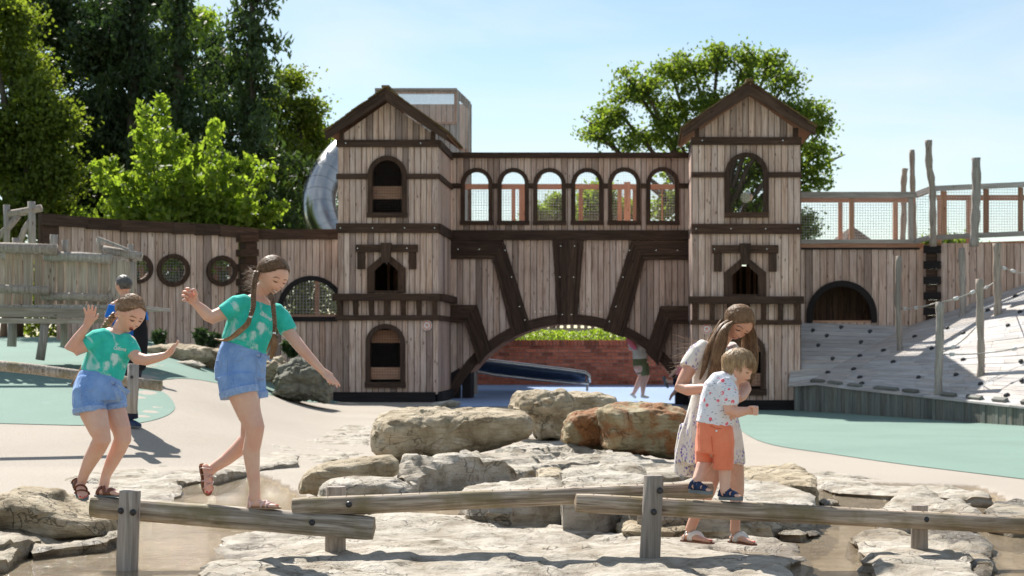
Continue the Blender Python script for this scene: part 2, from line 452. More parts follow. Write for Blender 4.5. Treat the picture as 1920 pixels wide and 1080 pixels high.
def net(W, root, x0, x1, top, bot, sp, out=-.03, r=.003, name='safety_net', mat=None, spy=None):
    b = MB(); spy = spy or sp
    def wire(p, q):
        d = (q-p).normalized(); n = W.n(x0); s = d.cross(n).normalized()*r; n = n*r
        b.add([p-s, p-n, p+s, p+n, q-s, q-n, q+s, q+n], [(0, 1, 5, 4), (1, 2, 6, 5), (2, 3, 7, 6), (3, 0, 4, 7)])
    x = x0+sp/2
    while x < x1: wire(W.q(x, top(x), out), W.q(x, bot, out)); x += sp
    y = top((x0+x1)/2)+spy/2
    while y < bot:
        ins = [x0+(x1-x0)*i/40 for i in range(41) if top(x0+(x1-x0)*i/40) <= y]
        if ins: wire(W.q(ins[0], y, out+.002), W.q(ins[-1], y, out+.002))
        y += spy
    o = b.build(name, mat or M_wire, root)
    if o: tagit(o, kind='stuff')
    return o
def bolts(W, root, pts, out=.05, r=.012):
    b = MB()
    for x, y in pts: b.box(W.q(x, y, out), .022, .012, .022)
    tagit(b.build('bolt_heads', M_steel, root), kind='stuff')
def sign(root, px, py, r, fig):
    """round white sign with an orange ring and a small figure"""
    W = FW; n = W.n(px); 
    disc = MB(); disc.prism([W.q(px+r*math.cos(a), py-r*math.sin(a), .045) for a in [2*math.pi*i/24 for i in range(24)]], -n*.02)
    s = disc.build('sign_disc', M_signw, root)
    ring = MB()
    for i in range(24):
        a, c = 2*math.pi*i/24, 2*math.pi*(i+1)/24
        ring.prism([W.q(px+q*math.cos(t), py-q*math.sin(t), .049) for q, t in ((r*.86, a), (r*.86, c), (r*.66, c), (r*.66, a))], -n*.003)
    for pts in fig: ring.prism([W.q(px+x*r, py-y*r, .049) for x, y in pts], -n*.003)
    ring.build('sign_print', M_signo, s)
M_signw = plain('white_sign_plate', (.75, .72, .70), .5); M_signo = plain('orange_sign_print', (.62, .17, .09), .5)
fig_run = [[(-.05, .42), (.12, .42), (.12, .25), (-.05, .25)], [(-.15, .2), (.15, .22), (.1, -.1), (-.08, -.12)], [(-.4, .1), (-.12, .2), (-.1, .08), (-.36, -.02)],
           [(-.05, -.1), (.1, -.1), (.36, -.4), (.24, -.44)], [(-.08, -.1), (.05, -.12), (-.22, -.45), (-.34, -.4)], [(.12, .2), (.4, 0), (.34, -.08), (.1, .08)]]
# ---------------------------------------------------------------- towers
def tower(T, label):
    s = T['s']; ox, oy = T['o']                       # px of the left tower -> px of this one
    X = lambda x: ox+(x-634)*s
    yv = T['y']; W = FW
    base = W.q(X(728), yv['base1']); base.z = T['zb']
    root = thing('castle_tower', base, label, 'tower', 'pair of gabled castle towers')
    gx0, gx1 = X(634), X(822)
    cw = 11.2*s
    pk = T['peak']; 
    gt = lambda x: pk[1]+23+abs(x-pk[0])*.70
    planks(root, W, cols(X(645), X(809), cw), gt, lambda x: yv['gb0']+4)
    aw = T['win']; planks(root, W, cols(gx0, gx1, cw), lambda x: yv['gb1']-4, lambda x: yv['sb0']+4, [(aw[0]+7, aw[1]-7, archtop(aw[0]+7, aw[1]-7, aw[2]+7), aw[3]-8)])
    hx = T['hex']; hc = (hx[0]+hx[1])/2; hin = lambda x: max(hx[2]+11, hx[2]+11+(abs(x-hc)-8*s)*.75)
    planks(root, W, cols(gx0, gx1, cw), lambda x: yv['sb1']-4, lambda x: yv['be0']+4, [(hx[0]+13*s, hx[1]-13*s, hin, hx[3]-3)])
    dw = T['door']; planks(root, W, cols(gx0-1, gx1, cw), lambda x: yv['be0']+8, lambda x: yv['base0']+4, [(dw[0]+8, dw[1]-8, archtop(dw[0]+8, dw[1]-8, dw[2]+8), dw[3]-10)])
    # side wall that turns back to the bridge
    sx0, sx1 = T['side']
    cor = W.q(sx0, HY); rear = BW.q(sx1, HY); fl = line_wall((cor.x, cor.y), (rear.x, rear.y), T['sf'])
    zf = lambda y: W.zof(sx0, y)
    D = (rear-cor); nn = fl.n(sx0)
    def side(za, zb, n, out=0, th=.03, mat=None, name='side_plank', gap=.012):
        for i in range(n):
            p = cor+D*(i/n); q = cor+D*((i+1)/n)-D.normalized()*gap
            a, b = Vector((p.x, p.y, za)), Vector((q.x, q.y, za)); u = Vector((0, 0, zb-za)); o = nn*out
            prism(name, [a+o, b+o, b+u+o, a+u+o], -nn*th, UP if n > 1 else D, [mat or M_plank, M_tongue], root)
    ns = T['ns']
    side(zf(yv['gb1']), zf(yv['sb0']+4), ns); side(zf(yv['sb1']-4), zf(yv['be0']+4), ns); side(zf(yv['lb0']), zf(yv['base0']+4), ns); side(zf(yv['be0']), zf(yv['lb0']), ns)
    for a, b, o, nm in (('gb0', 'gb1', .05, 'side_band'), ('mb0', 'mb1', .04, 'side_band'), ('sb0', 'sb1', .05, 'side_band'), ('be0', 'be1', .14, 'side_ledge'), ('lb0', 'lb1', .05, 'side_band'), ('base0', 'base1', .08, 'side_plinth')):
        side(zf(yv[b]), zf(yv[a]), 1, o, .03+o, M_black if 'plinth' in nm else M_dark, nm, 0)
    # dark bands
    e = 3*s
    rect(W, gx0-e, yv['gb0'], gx1+1, yv['gb1'], .06, .06, 'band', M_dark, root)
    mb0, mb1 = yv['mb0'], yv['mb1']
    rect(W, gx0-e, mb0, aw[0], mb1, .05, .05, 'band', M_dark, root); rect(W, aw[1], mb0, gx1+1, mb1, .05, .05, 'band', M_dark, root)
    rect(W, gx0-e, yv['sb0'], gx1+1, yv['sb1'], .07, .07, 'band', M_dark, root)
    rect(W, gx0-8*s, yv['be0'], gx1+4*s, yv['be1'], .20, .20, 'ledge', M_dark, root)
    rect(W, gx0-4*s, yv['lb0'], gx1+1, yv['lb1'], .08, .08, 'band', M_dark, root)
    rect(W, gx0-8*s, yv['base0'], gx1-5, yv['base1']+4, .09, .09, 'plinth', M_black, root)
    for k in range(7):
        x = gx0+4*s+k*(gx1-gx0-10*s)/6
        v = [W.q(x-4.5*s, yv['be1'], 0), W.q(x+4.5*s, yv['be1'], 0), W.q(x+4.5*s, yv['lb0'], 0), W.q(x-4.5*s, yv['lb0'], 0)]
        n = W.n(x); b = MB(); b.add([v[0], v[1], v[2], v[3], v[0]+n*.16, v[1]+n*.16, v[2]+n*.07, v[3]+n*.07], [(0, 1, 2, 3), (7, 6, 5, 4), (0, 4, 5, 1), (1, 5, 6, 2), (2, 6, 7, 3), (3, 7, 4, 0)])
        b.build('corbel', M_dark, root)
    # windows
    arch_frame(W, root, aw[0], aw[1], aw[2], aw[3], 9*s, out=.07, sill=9*s)
    arch_frame(W, root, dw[0], dw[1], dw[2], dw[3], 9*s, out=.07, sill=11*s)
    net(W, root, aw[0]+8, aw[1]-8, archtop(aw[0]+8, aw[1]-8, aw[2]+8), aw[3]-8, 5*s, r=.0025, mat=M_wired)
    net(W, root, dw[0]+8, dw[1]-8, archtop(dw[0]+8, dw[1]-8, dw[2]+8), dw[3]-10, 5*s, r=.0025, mat=M_wired)
    if T['infill']:
        rect(W, aw[0]+6, 349, aw[1]-6, 373, -.06, .03, 'infill_board', M_orange, root)
    rect(W, dw[0]+6, dw[2]+12, dw[1]-6, dw[2]+36, -.30, .03, 'infill_board', M_orange, root)
    rect(W, dw[0]+6, dw[3]-38*s, dw[1]-6, dw[3]-16*s, -.06, .03, 'infill_board', M_orange, root)
    x0, x1, yt, yb = hx; ys = yt+25*s; w = 14*s
    fr = MB(); n = W.n(hc)*-.09
    for pl in ([(x0, ys), (x0+w, ys+5), (x0+w, yb), (x0, yb)], [(x1, ys), (x1-w, ys+5), (x1-w, yb), (x1, yb)],
               [(x0, ys), (hc-6*s, yt), (hc-6*s, yt+15*s), (x0+w, ys+5)], [(x1, ys), (hc+6*s, yt), (hc+6*s, yt+15*s), (x1-w, ys+5)], [(x0+w, yb-4), (x1-w, yb-4), (x1-w, yb), (x0+w, yb)]):
        fr.prism([W.q(a, b, .07) for a, b in pl], n)
    fr.build('window_frame', M_dark, root)
    li = T['lintel']; rect(W, li[0], li[1], li[2], li[3], .10, .10, 'lintel', M_dark, root)
    h = 14*s
    poly(W, [(hc-10*s, li[1]-3), (hc+10*s, li[1]-3), (hc+7.5*s, li[1]+34*s), (hc-7.5*s, li[1]+34*s)], .15, .15, 'keystone', M_dark, root, ((hc, li[1]), (hc, li[1]+30)))
    for xx in (li[0]+3*s, li[2]-17*s): rect(W, xx, li[3]+.5, xx+14*s, li[3]+32*s, .08, .08, 'bracket', M_dark, root, 'v')
    # interior: decks and back wall
    def at(px, ly, z):
        p = W.q(px, HY); p = p+EY*ly; p.z = z; return p
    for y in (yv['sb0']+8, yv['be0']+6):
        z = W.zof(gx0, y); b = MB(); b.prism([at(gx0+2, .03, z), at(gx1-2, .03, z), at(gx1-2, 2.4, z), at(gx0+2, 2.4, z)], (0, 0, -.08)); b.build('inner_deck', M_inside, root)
    zt = W.zof(gx0, yv['gb0']); z2 = W.zof(gx0, yv['sb1']); z1 = W.zof(gx0, yv['be0']); z0 = T['zb']
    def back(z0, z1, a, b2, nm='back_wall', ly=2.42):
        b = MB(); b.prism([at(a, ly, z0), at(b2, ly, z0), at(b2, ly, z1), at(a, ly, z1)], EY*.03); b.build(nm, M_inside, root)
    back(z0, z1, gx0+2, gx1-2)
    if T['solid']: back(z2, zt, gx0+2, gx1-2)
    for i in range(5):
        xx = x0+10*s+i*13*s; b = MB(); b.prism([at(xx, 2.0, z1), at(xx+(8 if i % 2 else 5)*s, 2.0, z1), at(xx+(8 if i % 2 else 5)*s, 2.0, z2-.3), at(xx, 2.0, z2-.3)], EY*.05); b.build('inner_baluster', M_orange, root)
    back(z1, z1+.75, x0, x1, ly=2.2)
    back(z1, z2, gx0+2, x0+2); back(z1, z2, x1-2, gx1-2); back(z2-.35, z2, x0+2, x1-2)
    # far side walls (closed boxes, seen only from the side)
    px_o = gx0 if T['sf'] > 0 else gx1
    b = MB(); p, q = at(px_o, .03, z0), at(px_o, 2.45, z0); hgt = Vector((0, 0, zt-z0)); b.prism([p, q, q+hgt, p+hgt], EX*(.03 if T['sf'] > 0 else -.03)); b.build('outer_side_wall', M_plank, root)
    # bargeboards
    pkx, pky = pk; L, R = T['eave']; th = 23*s
    for xe, ye, sg in ((L[0], L[1], -1), (R[0], R[1], 1)):
        poly(W, [(pkx, pky), (xe, ye), (xe+sg*-1, ye+17*s), (pkx-sg*0, pky+th)], .30, .05, 'bargeboard', M_dark, root, ((pkx, pky), (xe, ye)))
        rect(W, (X(637) if sg < 0 else X(808)), yv['gb0']-16*s, (X(645) if sg < 0 else X(817)), yv['gb0']+1, .05, .05, 'corner_block', M_dark, root, 'v')
    # roof slopes with shingles laid in courses
    pz = W.q(pkx, pky, .3)
    sh = None
    for xe, ye in (L, R):
        ez = W.q(xe, ye, .3); d = ez-pz; ln = d.length; d.normalize(); back_ = EY; nrm = d.cross(back_).normalized()
        if nrm.z < 0: nrm = -nrm
        depth = 3.1
        b = MB(); b.prism([pz-nrm*.03, ez-nrm*.03, ez-nrm*.03+back_*depth, pz-nrm*.03+back_*depth], -nrm*.03); b.build('roof_boarding', M_orange, root)
        nr = 11; step = ln/nr; wd = depth/9
        if sh is None:
            m = MB(); m.box((0, 0, 0), step*1.45, wd*.96, .022); sh = m.mesh('shingle')
            sh.materials.append(M_shingle)
        tilt = Matrix.Rotation(-.05, 3, 'Y')
        for r in range(nr+1):
            for c in range(9):
                pos = pz+d*(step*(r+.35)+random.uniform(-.01, .01))+back_*(wd*(c+.5)-.03+(random.uniform(-.04, .04) if c == 0 else 0))+nrm*.018
                if r > nr-1: pos = pz+d*(ln-step*.55)+back_*(wd*(c+.5)-.03)-nrm*.01
                Rm = Matrix((d, nrm.cross(d), nrm)).transposed() @ Matrix.Rotation(-.055, 3, 'Y').to_3x3()
                o = bpy.data.objects.new('shingle', sh); COL.objects.link(o); o.parent = root
                o.matrix_local = world_of(root).inverted() @ (Matrix.Translation(pos) @ Rm.to_4x4())
    ridge = MB(); ridge.box(pz+EY*1.5+UP*.03, .16, 3.1, .05, Matrix.Rotation(-CA, 3, 'Z')); ridge.build('ridge_board', M_shingle, root)
    if T['sign']: sign(root, *T['sign'])
    bolts(W, root, [(x, y) for y in ((yv['sb0']+yv['sb1'])/2,) for x in (gx0+6, X(700), X(760), gx1-6)]+[(li[0]+4, (li[1]+li[3])/2), (li[2]-20*s, (li[1]+li[3])/2)]+[(X(650), yv['gb0']+7), (X(790), yv['gb0']+7)], out=.105)
    return root
M_shingle = wood('mossy_cedar_shingle', (.10, .055, .025), (.19, .12, .05), (.27, .19, .08), green=(.13, .13, .04), rv=.35)
TL = dict(s=1, o=(634, 0), zb=0.0, peak=(727, 169), win=(690, 763, 292, 408), hex=(689, 761, 478, 549), door=(686, 760, 607, 727),
          y=dict(gb0=262.5, gb1=276, mb0=326, mb1=336, sb0=419, sb1=437, be0=551, be1=564, lb0=591, lb1=601, base0=735, base1=755),
          side=(822, 846), sf=1, ns=6, infill=True, solid=True, lintel=(668, 459, 784, 473), eave=((614, 249), (841, 250)), sign=(801, 610, 9.5, fig_run))
TR = dict(s=1.078, o=(1299, 0), zb=-.15, peak=(1404, 157), win=(1359, 1440, 286, 408), hex=(1358, 1436, 484, 556), door=(1356, 1436, 624, 741),
          y=dict(gb0=257.5, gb1=272, mb0=323, mb1=333, sb0=420, sb1=439, be0=556, be1=570, lb0=600, lb1=609, base0=750, base1=769),
          side=(1299, 1293), sf=-1, ns=4, infill=False, solid=False, lintel=(1335, 460, 1459, 475), eave=((1278, 243), (1527, 240)), sign=(1325, 617, 9.5, fig_run))
tL = tower(TL, 'left wooden castle tower with gabled shingle roof, between the porthole wall and the arched bridge')
tR = tower(TR, 'right wooden castle tower with gabled shingle roof, beside the climbing ramp')
# telescope in the right tower's upper window
tel = thing('telescope', FW.q(1403, 400, -.5), 'round grey metal telescope in the upper window of the right tower', 'telescope')
b = MB(); c = FW.q(1402, 367, -.35); ax = Vector((.45, 1, .15)).normalized(); b.tube([c-ax*.12, c+ax*.03, c+ax*.05, c+ax*.3], [.115, .12, .07, .055], 18); b.build('telescope_body', M_greym if 'M_greym' in globals() else M_steel, tel)
b = MB(); b.tube([c+Vector((-.02, .1, -.05)), FW.q(1386, 400, -.35)], .02, 8); b.build('bracket', M_steel, tel)
# ---------------------------------------------------------------- bridge
br = thing('castle_bridge', BW.q(1068, 762), 'wooden castle bridge with six arched windows over a large semicircular archway', 'bridge')
bx0, bx1 = 846, 1294
wins = [(864, 924, 315, 422), (933, 992, 315, 422), (1000, 1061, 315, 422), (1071, 1131, 315, 422), (1140, 1201, 314, 422), (1212, 1273, 313.5, 422)]
holes = [(a+7, b_-7, archtop(a+7, b_-7, t+7), c-7) for a, b_, t, c in wins]
planks(br, BW, cols(bx0, bx1, 11.6), lambda x: 293, lambda x: 436, holes)
ARX, ARY, ARR = 1068, 844, 237
def arc_y(x, r): d = r*r-(x-ARX)**2; return ARY-math.sqrt(d) if d > 0 else 760
planks(br, BW, cols(bx0, bx1, 11.6), lambda x: 446, lambda x: min(764, arc_y(x, ARR+9)))
rect(BW, bx0-1, 286.5, bx1, 296.5, .10, .16, 'coping_beam', M_dark, br)
rect(BW, bx0-1, 432, bx1, 450.5, .10, .10, 'beam', M_dark, br)
for a, b_, t, c in wins:
    arch_frame(BW, br, a, b_, t, c, 8, out=.05, sill=8)
    net(BW, br, a+8, b_-8, archtop(a+8, b_-8, t+8), c-8, 4.6, r=.0022)
edges = [bx0]+[v for w in wins for v in (w[0], w[1])]+[bx1]
for a, b_ in zip(edges[::2], edges[1::2]): rect(BW, a+.2, 344, b_-.2, 353.5, .035, .035, 'mid_rail', M_dark, br)
def strips(W, quad, fr, outs, name, root, mat=M_dark, th=.05):
    """splits a quad (top a->b, bottom d->c) into boards along its length"""
    a, b, c, d = [Vector(p) for p in quad]
    for (f0, f1), o in zip(fr, outs):
        pts = [a.lerp(b, f0), a.lerp(b, f1), d.lerp(c, f1), d.lerp(c, f0)]
        m0 = a.lerp(b, (f0+f1)/2); m1 = d.lerp(c, (f0+f1)/2)
        poly(W, [tuple(p) for p in pts], o, o, name, mat, root, (tuple(m0), tuple(m1)))
F3 = ((0, .27), (.27, .76), (.76, 1)); O3 = (.09, .13, .095)
# left shoulder, right shoulder (run along the beam, then slope down to the ring)
for top, q in (((bx0, 450.8, 930, 486), None), ((1190, 452, bx1, 487.5), None)):
    x0, y0, x1, y1 = top
    L_ = x0 == bx0
    for f0, f1, o in ((0, .25, .09), (.25, .75, .13), (.75, 1, .092)):
        ya, yb = lerp(y0, y1, f0), lerp(y0, y1, f1)
        if L_: pts = [(x0, ya), (lerp(944, 925, f0), ya), (lerp(944, 925, f1), yb), (x0, yb)]
        else: pts = [(lerp(1183, 1208, f0), ya), (x1, ya), (x1, yb), (lerp(1183, 1208, f1), yb)]
        poly(BW, pts, o, o, 'shoulder_beam', M_dark, br, ((pts[0][0], ya), (pts[1][0], ya)))
strips(BW, [(924, 485), (945, 452), (997, 618), (961, 632)], F3, O3, 'strut', br)
strips(BW, [(1183, 453), (1209, 487), (1170, 633), (1131, 620)], F3, O3, 'strut', br)
strips(BW, [(1036, 451), (1095, 451), (1082, 608), (1046, 608)], ((0, .2), (.2, .5), (.5, .8), (.8, 1)), (.10, .14, .142, .102), 'keystone_board', br)
for L_ in (True, False):
    x0, x1 = (bx0+1, 896) if L_ else (1238, bx1)
    for f0, f1, o in ((0, .3, .20), (.3, .78, .24), (.78, 1, .205)):
        ya, yb = lerp(572, 605, f0), lerp(572, 605, f1)
        if L_: pts = [(x0, ya), (lerp(895, 872, f0), ya), (lerp(895, 872, f1), yb), (x0, yb)]
        else: pts = [(lerp(1238, 1261, f0), ya+2), (x1, ya+2), (x1, yb+2), (lerp(1238, 1261, f1), yb+2)]
        poly(BW, pts, o, o, 'shoulder_beam', M_dark, br, ((pts[0][0], ya), (pts[1][0], ya)))
strips(BW, [(872, 604), (895, 573), (921, 655), (899, 683)], F3, (.195, .235, .2), 'strut', br)
strips(BW, [(1238, 575), (1262, 607), (1234, 685), (1210, 660)], F3, (.195, .235, .2), 'strut', br)
angs = []
def ang(x, r=ARR+9): return math.acos(max(-1, min(1, (x-ARX)/r)))
seg_x = [846, 884, 917, 960, 1000, 1046, 1082, 1132, 1169, 1211, 1246, 1290]
for i, (xa, xb) in enumerate(zip(seg_x, seg_x[1:])):
    a0, a1 = ang(xa), ang(xb)
    pts = []
    for r in (ARR+18, ARR):
        row = [(ARX+r*math.cos(lerp(a0, a1, t)), ARY-r*math.sin(lerp(a0, a1, t))) for t in (0, .5, 1)]
        pts += row if r > ARR else row[::-1]
    poly(BW, pts, .075, .10, 'arch_ring_board', M_dark, br, (pts[0], pts[2]))
xs = [882, 893, 905, 918, 932, 947, 962, 980, 1000, 1022, 1045, 1068, 1091, 1114, 1136, 1156, 1175, 1192, 1208, 1222, 1235, 1247, 1258, 1268]
for xa, xb in zip(xs, xs[1:]):
    p, q = BW.q(xa, arc_y(xa, ARR-1), -.03), BW.q(xb-.5, arc_y(xb-.5, ARR-1), -.03)
    prism('soffit_board', [p, q, q+EY*1.55, p+EY*1.55], (0, 0, .03), EY, M_orange, br)
poly(BW, [(845, 700), (862, 690), (862, 766), (845, 766)], .06, .3, 'arch_leg', M_black, br, ((850, 700), (850, 760)))
poly(BW, [(866, 702), (882, 698), (882, 764), (866, 764)], -.05, .8, 'arch_leg', M_black, br, ((870, 700), (870, 760)))
poly(BW, [(1266, 716), (1292, 700), (1292, 770), (1266, 770)], .06, .6, 'arch_leg', M_black, br, ((1280, 700), (1280, 760)))
BK = frontal(4.1)
poly(BK, [(883, 685), (893, 683), (893, 742), (883, 744)], 0, .3, 'inner_pier', M_grey, br, ((888, 690), (888, 740)))
for y, nm in ((424, 'walkway_deck'),):
    z = BW.zof(1068, 428); b = MB()
    p, q = BW.z(bx0, z, -.04), BW.z(bx1, z, -.04); b.prism([p, q, q+EY*1.6, p+EY*1.6], (0, 0, -.1)); b.build(nm, M_orange, br)
rb = thing('bridge_back_railing', BK.q(1068, 425), 'orange timber railing with net on the far side of the bridge, seen through its windows', 'railing')
rect(BK, 870, 345, 1285, 355, 0, .05, 'rail', M_orange, rb)
for a, b_ in ((877, 884), (959, 966), (973, 984), (1085, 1093), (1158, 1166), (1170, 1182), (1186, 1193), (1240, 1243)):
    rect(BK, a, 355.3 if (a, b_) != (1170, 1182) else 341, b_, 428, .01, .05, 'baluster', M_orange if a != 877 else M_dark, rb, 'v')
net(BK, rb, 884, 1284, lambda x: 356, 424, 5.2, r=.0035)
bolts(BW, br, [(930+i*7, 585) for i in range(0)]+[(1003+i*9.5, 585) for i in range(4)]+[(1092+i*11, 585) for i in range(4)], out=.006)
bolts(BW, br, [(948, 470), (960, 520), (975, 575), (985, 600), (1180, 470), (1168, 520), (1155, 575), (1143, 603), (1052, 462), (1078, 462), (1050, 520), (1076, 520), (1055, 590), (1072, 590), (860, 468), (900, 468), (1230, 470), (1270, 470)], out=.147)
# ---------------------------------------------------------------- left wing wall A and porthole wall B
WA = frontal(1.0)
wa = thing('arched_window_wall', WA.q(556, 745), 'straight plank wall with a netted half-round window, left of the left tower', 'wall')
cx_, cy_, r_ = 584, 580, 57
def hA(x): d = r_*r_-(x-cx_)**2; return cy_-math.sqrt(max(d, 0))
planks(wa, WA, cols(481, 634, 12), lambda x: 444, lambda x: 752, [(527, 634.5, hA, 596)])
rect(WA, 478, 430, 634, 449, .08, .12, 'coping_beam', M_dark, wa)
b = MB()
for i in range(12):
    a0, a1 = math.pi*(1-i/12*.84), math.pi*(1-(i+1)/12*.84)
    b.prism([WA.q(cx_+q*math.cos(t), cy_-q*math.sin(t), .05) for q, t in ((63, a0), (63, a1), (54, a1), (54, a0))], -WA.n(580)*.1)
b.prism([WA.q(x, y, .05) for x, y in ((521, 578), (530, 578), (530, 600), (521, 600))], -WA.n(580)*.1)
b.build('window_frame', M_black, wa); rect(WA, 520, 594, 634, 603, .07, .12, 'window_sill', M_black, wa)
net(WA, wa, 529, 634, hA, 594, 6, r=.004)
YB = [(40, 32.2), (73, 32.6), (224, 34.3), (364, 35.3), (449, 35.9), (482, 36.3)]
WB = Wall(lambda px: interp(YB, px))
wb = thing('porthole_wall', WB.z(290, 1.2), 'long curved plank wall with three round portholes and a dark top beam', 'wall')
ph = [(258, 504, 28, 20), (324, 507, 31, 23), (415, 508, 29, 21)]
hol = [(c-r, c+r, (lambda x, c=c, y=y, r=r: y-math.sqrt(max(0, r*r-(x-c)**2))), (lambda x, c=c, y=y, r=r: y+math.sqrt(max(0, r*r-(x-c)**2)))) for c, y, R, r in ph]
topB = [(60, 398.5), (73, 400), (224, 412.5), (364, 419), (449, 423), (482, 429)]
planks(wb, WB, cols(108, 448, 13.3), lambda x: interp(topB, x)+18, lambda x: 668, hol)
xs = [73, 160, 224, 323, 364, 410, 482]
for a, b_ in zip(xs, xs[1:]):
    poly(WB, [(a, interp(topB, a)), (b_-.3, interp(topB, b_)), (b_-.3, interp(topB, b_)+20), (a, interp(topB, a)+22)], .09, .13, 'coping_beam', M_dark, wb)
for c, y, R, r in ph:
    b = MB()
    for i in range(20):
        a0, a1 = 2*math.pi*i/20, 2*math.pi*(i+1)/20
        b.prism([WB.q(c+q*math.cos(t), y-q*math.sin(t), .06+(.004 if i % 2 else 0)) for q, t in ((R, a0), (R, a1), (r, a1), (r, a0))], -WB.n(c)*.12)
    b.build('porthole_ring', M_dark, wb)
    nb = net(WB, wb, c-r, c+r, (lambda x, c=c, y=y, r=r: y-math.sqrt(max(0, r*r-(x-c)**2))), y+r, 5.5, r=.003)
rect(WB, 74, 422, 81, 462, .03, .08, 'end_post', M_dark, wb, 'v'); rect(WB, 81, 424, 109, 440, .03, .05, 'end_board', M_dark, wb); rect(WB, 81, 440, 109, 462, .02, .05, 'end_board', M_dark, wb)
for i in range(10):
    y = 441+i*13.6; w_ = (446, 484) if i % 2 == 0 else (456, 478)
    WQ = WB if w_[1] < 483 else WB
    rect(WB, w_[0], y, min(w_[1], 483), y+13.2, .16 if i % 2 == 0 else .08, .2, 'quoin_block', M_dark, wb)
rect(WB, 446, 577, 481, 700, .02, .05, 'corner_board', M_plank, wb, 'v')
# ---------------------------------------------------------------- right wing
WC = Wall(lambda px: 36.0-(px-1500)*.0008); WD = Wall(lambda px: 35.7-(px-1730)*.0062)
wc = thing('tunnel_wall', WC.z(1615, .9), 'plank wall with a half-round tunnel mouth above the shaded part of the climbing ramp', 'wall')
hC = lambda x: 598-math.sqrt(max(0, 58*58-(x-1578)**2))*1.08
planks(wc, WC, cols(1496, 1732, 14), lambda x: 466, lambda x: 650, [(1523, 1633, hC, 604)])
b = MB()
for i in range(18):
    a0, a1 = math.pi*(1-i/18), math.pi*(1-(i+1)/18)
    b.prism([WC.q(1578+q*math.cos(t), 592-q*1.0*math.sin(t), .07) for q, t in ((66, a0), (66, a1), (55, a1), (55, a0))], -WC.n(1578)*.2)
for xa in (1512, 1633): b.prism([WC.q(x, y, .07) for x, y in ((xa, 592), (xa+11, 592), (xa+11, 605), (xa, 605))], -WC.n(1578)*.2)
b.build('tunnel_ring', M_black, wc)
rect(WC, 1523, 601, 1633, 604.5, .02, .6, 'threshold', M_orange, wc)
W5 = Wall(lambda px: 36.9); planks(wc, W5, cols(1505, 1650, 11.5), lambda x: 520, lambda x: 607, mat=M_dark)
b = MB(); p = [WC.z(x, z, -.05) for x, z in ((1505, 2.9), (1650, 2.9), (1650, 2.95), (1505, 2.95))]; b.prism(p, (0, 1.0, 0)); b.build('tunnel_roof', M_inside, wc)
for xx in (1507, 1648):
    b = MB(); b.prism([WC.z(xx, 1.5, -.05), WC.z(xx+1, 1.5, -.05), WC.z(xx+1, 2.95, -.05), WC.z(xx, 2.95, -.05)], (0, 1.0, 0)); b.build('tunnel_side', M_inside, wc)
wd = thing('ramp_back_wall', WD.z(1850, .9), 'tall plank wall behind the sunlit climbing ramp at the right edge', 'wall')
planks(wd, WD, cols(1765, 2010, 14), lambda x: 456, lambda x: 640)
for i in range(11):
    y = 461+i*14.5; a, c = ((1735, 1765) if i % 2 == 0 else (1738, 1757))
    rect(WD, a, y, c, y+14, .14 if i % 2 == 0 else .08, .2, 'quoin_block', M_dark if i % 2 else M_black, wd)
rect(WD, 1757, 460, 1766, 640, .0, .04, 'plank', M_plank, wd, 'v')
rect(WD, 1731, 460, 1739, 640, .0, .04, 'plank', M_plank, wd, 'v')
rc = thing('walkway_railing', WC.q(1605, 463), 'grey and orange timber railing with white net above the tunnel wall', 'railing')
rect(WC, 1500, 360, 1716, 371.5, .06, .12, 'top_rail', M_grey, rc); rect(WC, 1500, 449, 1714, 456.5, .06, .1, 'bottom_rail', M_grey, rc)
rect(WC, 1498, 457, 1722, 464.5, .03, .12, 'edge_beam', M_orange, rc); rect(WC, 1498, 464.8, 1724, 468, .05, .1, 'drip_board', M_black, rc)
for a, b_ in ((1592, 1601), (1703, 1712)): rect(WC, a, 372, b_, 448.5, .05, .08, 'post', M_grey if a > 1700 else M_orange, rc, 'v')
net(WC, rc, 1500, 1703, lambda x: 372, 448, 5, out=.0, r=.004, mat=M_wire)
WE = Wall(lambda px: 37.6)
rect(WE, 1496, 370, 1716, 379.5, 0, .06, 'back_rail', M_orange, rc)
for a, b_ in ((1572, 1580), (1675, 1684)): rect(WE, a, 380, b_, 452, 0, .06, 'back_post', M_orange, rc, 'v')
b = MB(); z = WC.zof(1600, 456); b.prism([WC.z(1498, z, -.1), WC.z(1735, z, -.1), WC.z(1735, z, -1.7), WC.z(1498, z, -1.7)], (0, 0, -.1)); b.build('walkway_deck', M_orange, rc)
# short return to the corner
WR = line_wall((WC.q(1716, HY).x, WC.q(1716, HY).y), (WD.q(1743, HY).x, WD.q(1743, HY).y-.6))
for ya, yb, yc, yd, m in ((360, 371, 350, 361, M_grey), (448, 457, 441, 450, M_grey)):
    poly(WR, [(1717, ya), (1743, yc), (1743, yd), (1717, yb)], .03, .08, 'return_rail', m, rc)
net(WR, rc, 1718, 1743, lambda x: 366, 447, 5, out=0, r=.004)
rd = thing('ramp_top_railing', WD.q(1840, 452), 'grey railing with netted panels along the top of the right-hand wall', 'railing')
topD = lambda x: 349-(x-1752)*.045
for y0, y1, out_, nm, m in ((0, 9.5, .08, 'top_rail', M_grey), (92, 101, .08, 'bottom_rail', M_grey)):
    poly(WD, [(1744, topD(1744)+y0), (2010, topD(2010)+y0), (2010, topD(2010)+y1), (1744, topD(1744)+y1)], out_, .1, nm, m, rd)
for a, b_ in ((1765, 1775), (1845, 1854), (1910, 1918), (1972, 1981)): rect(WD, a, topD(a)+10, b_, 440, .05, .07, 'post', M_orange, rd, 'v')
net(WD, rd, 1756, 2005, lambda x: topD(x)+10, 440, 5, out=.0, r=.004)
WF = Wall(lambda px: WD.Yf(px)+1.7)
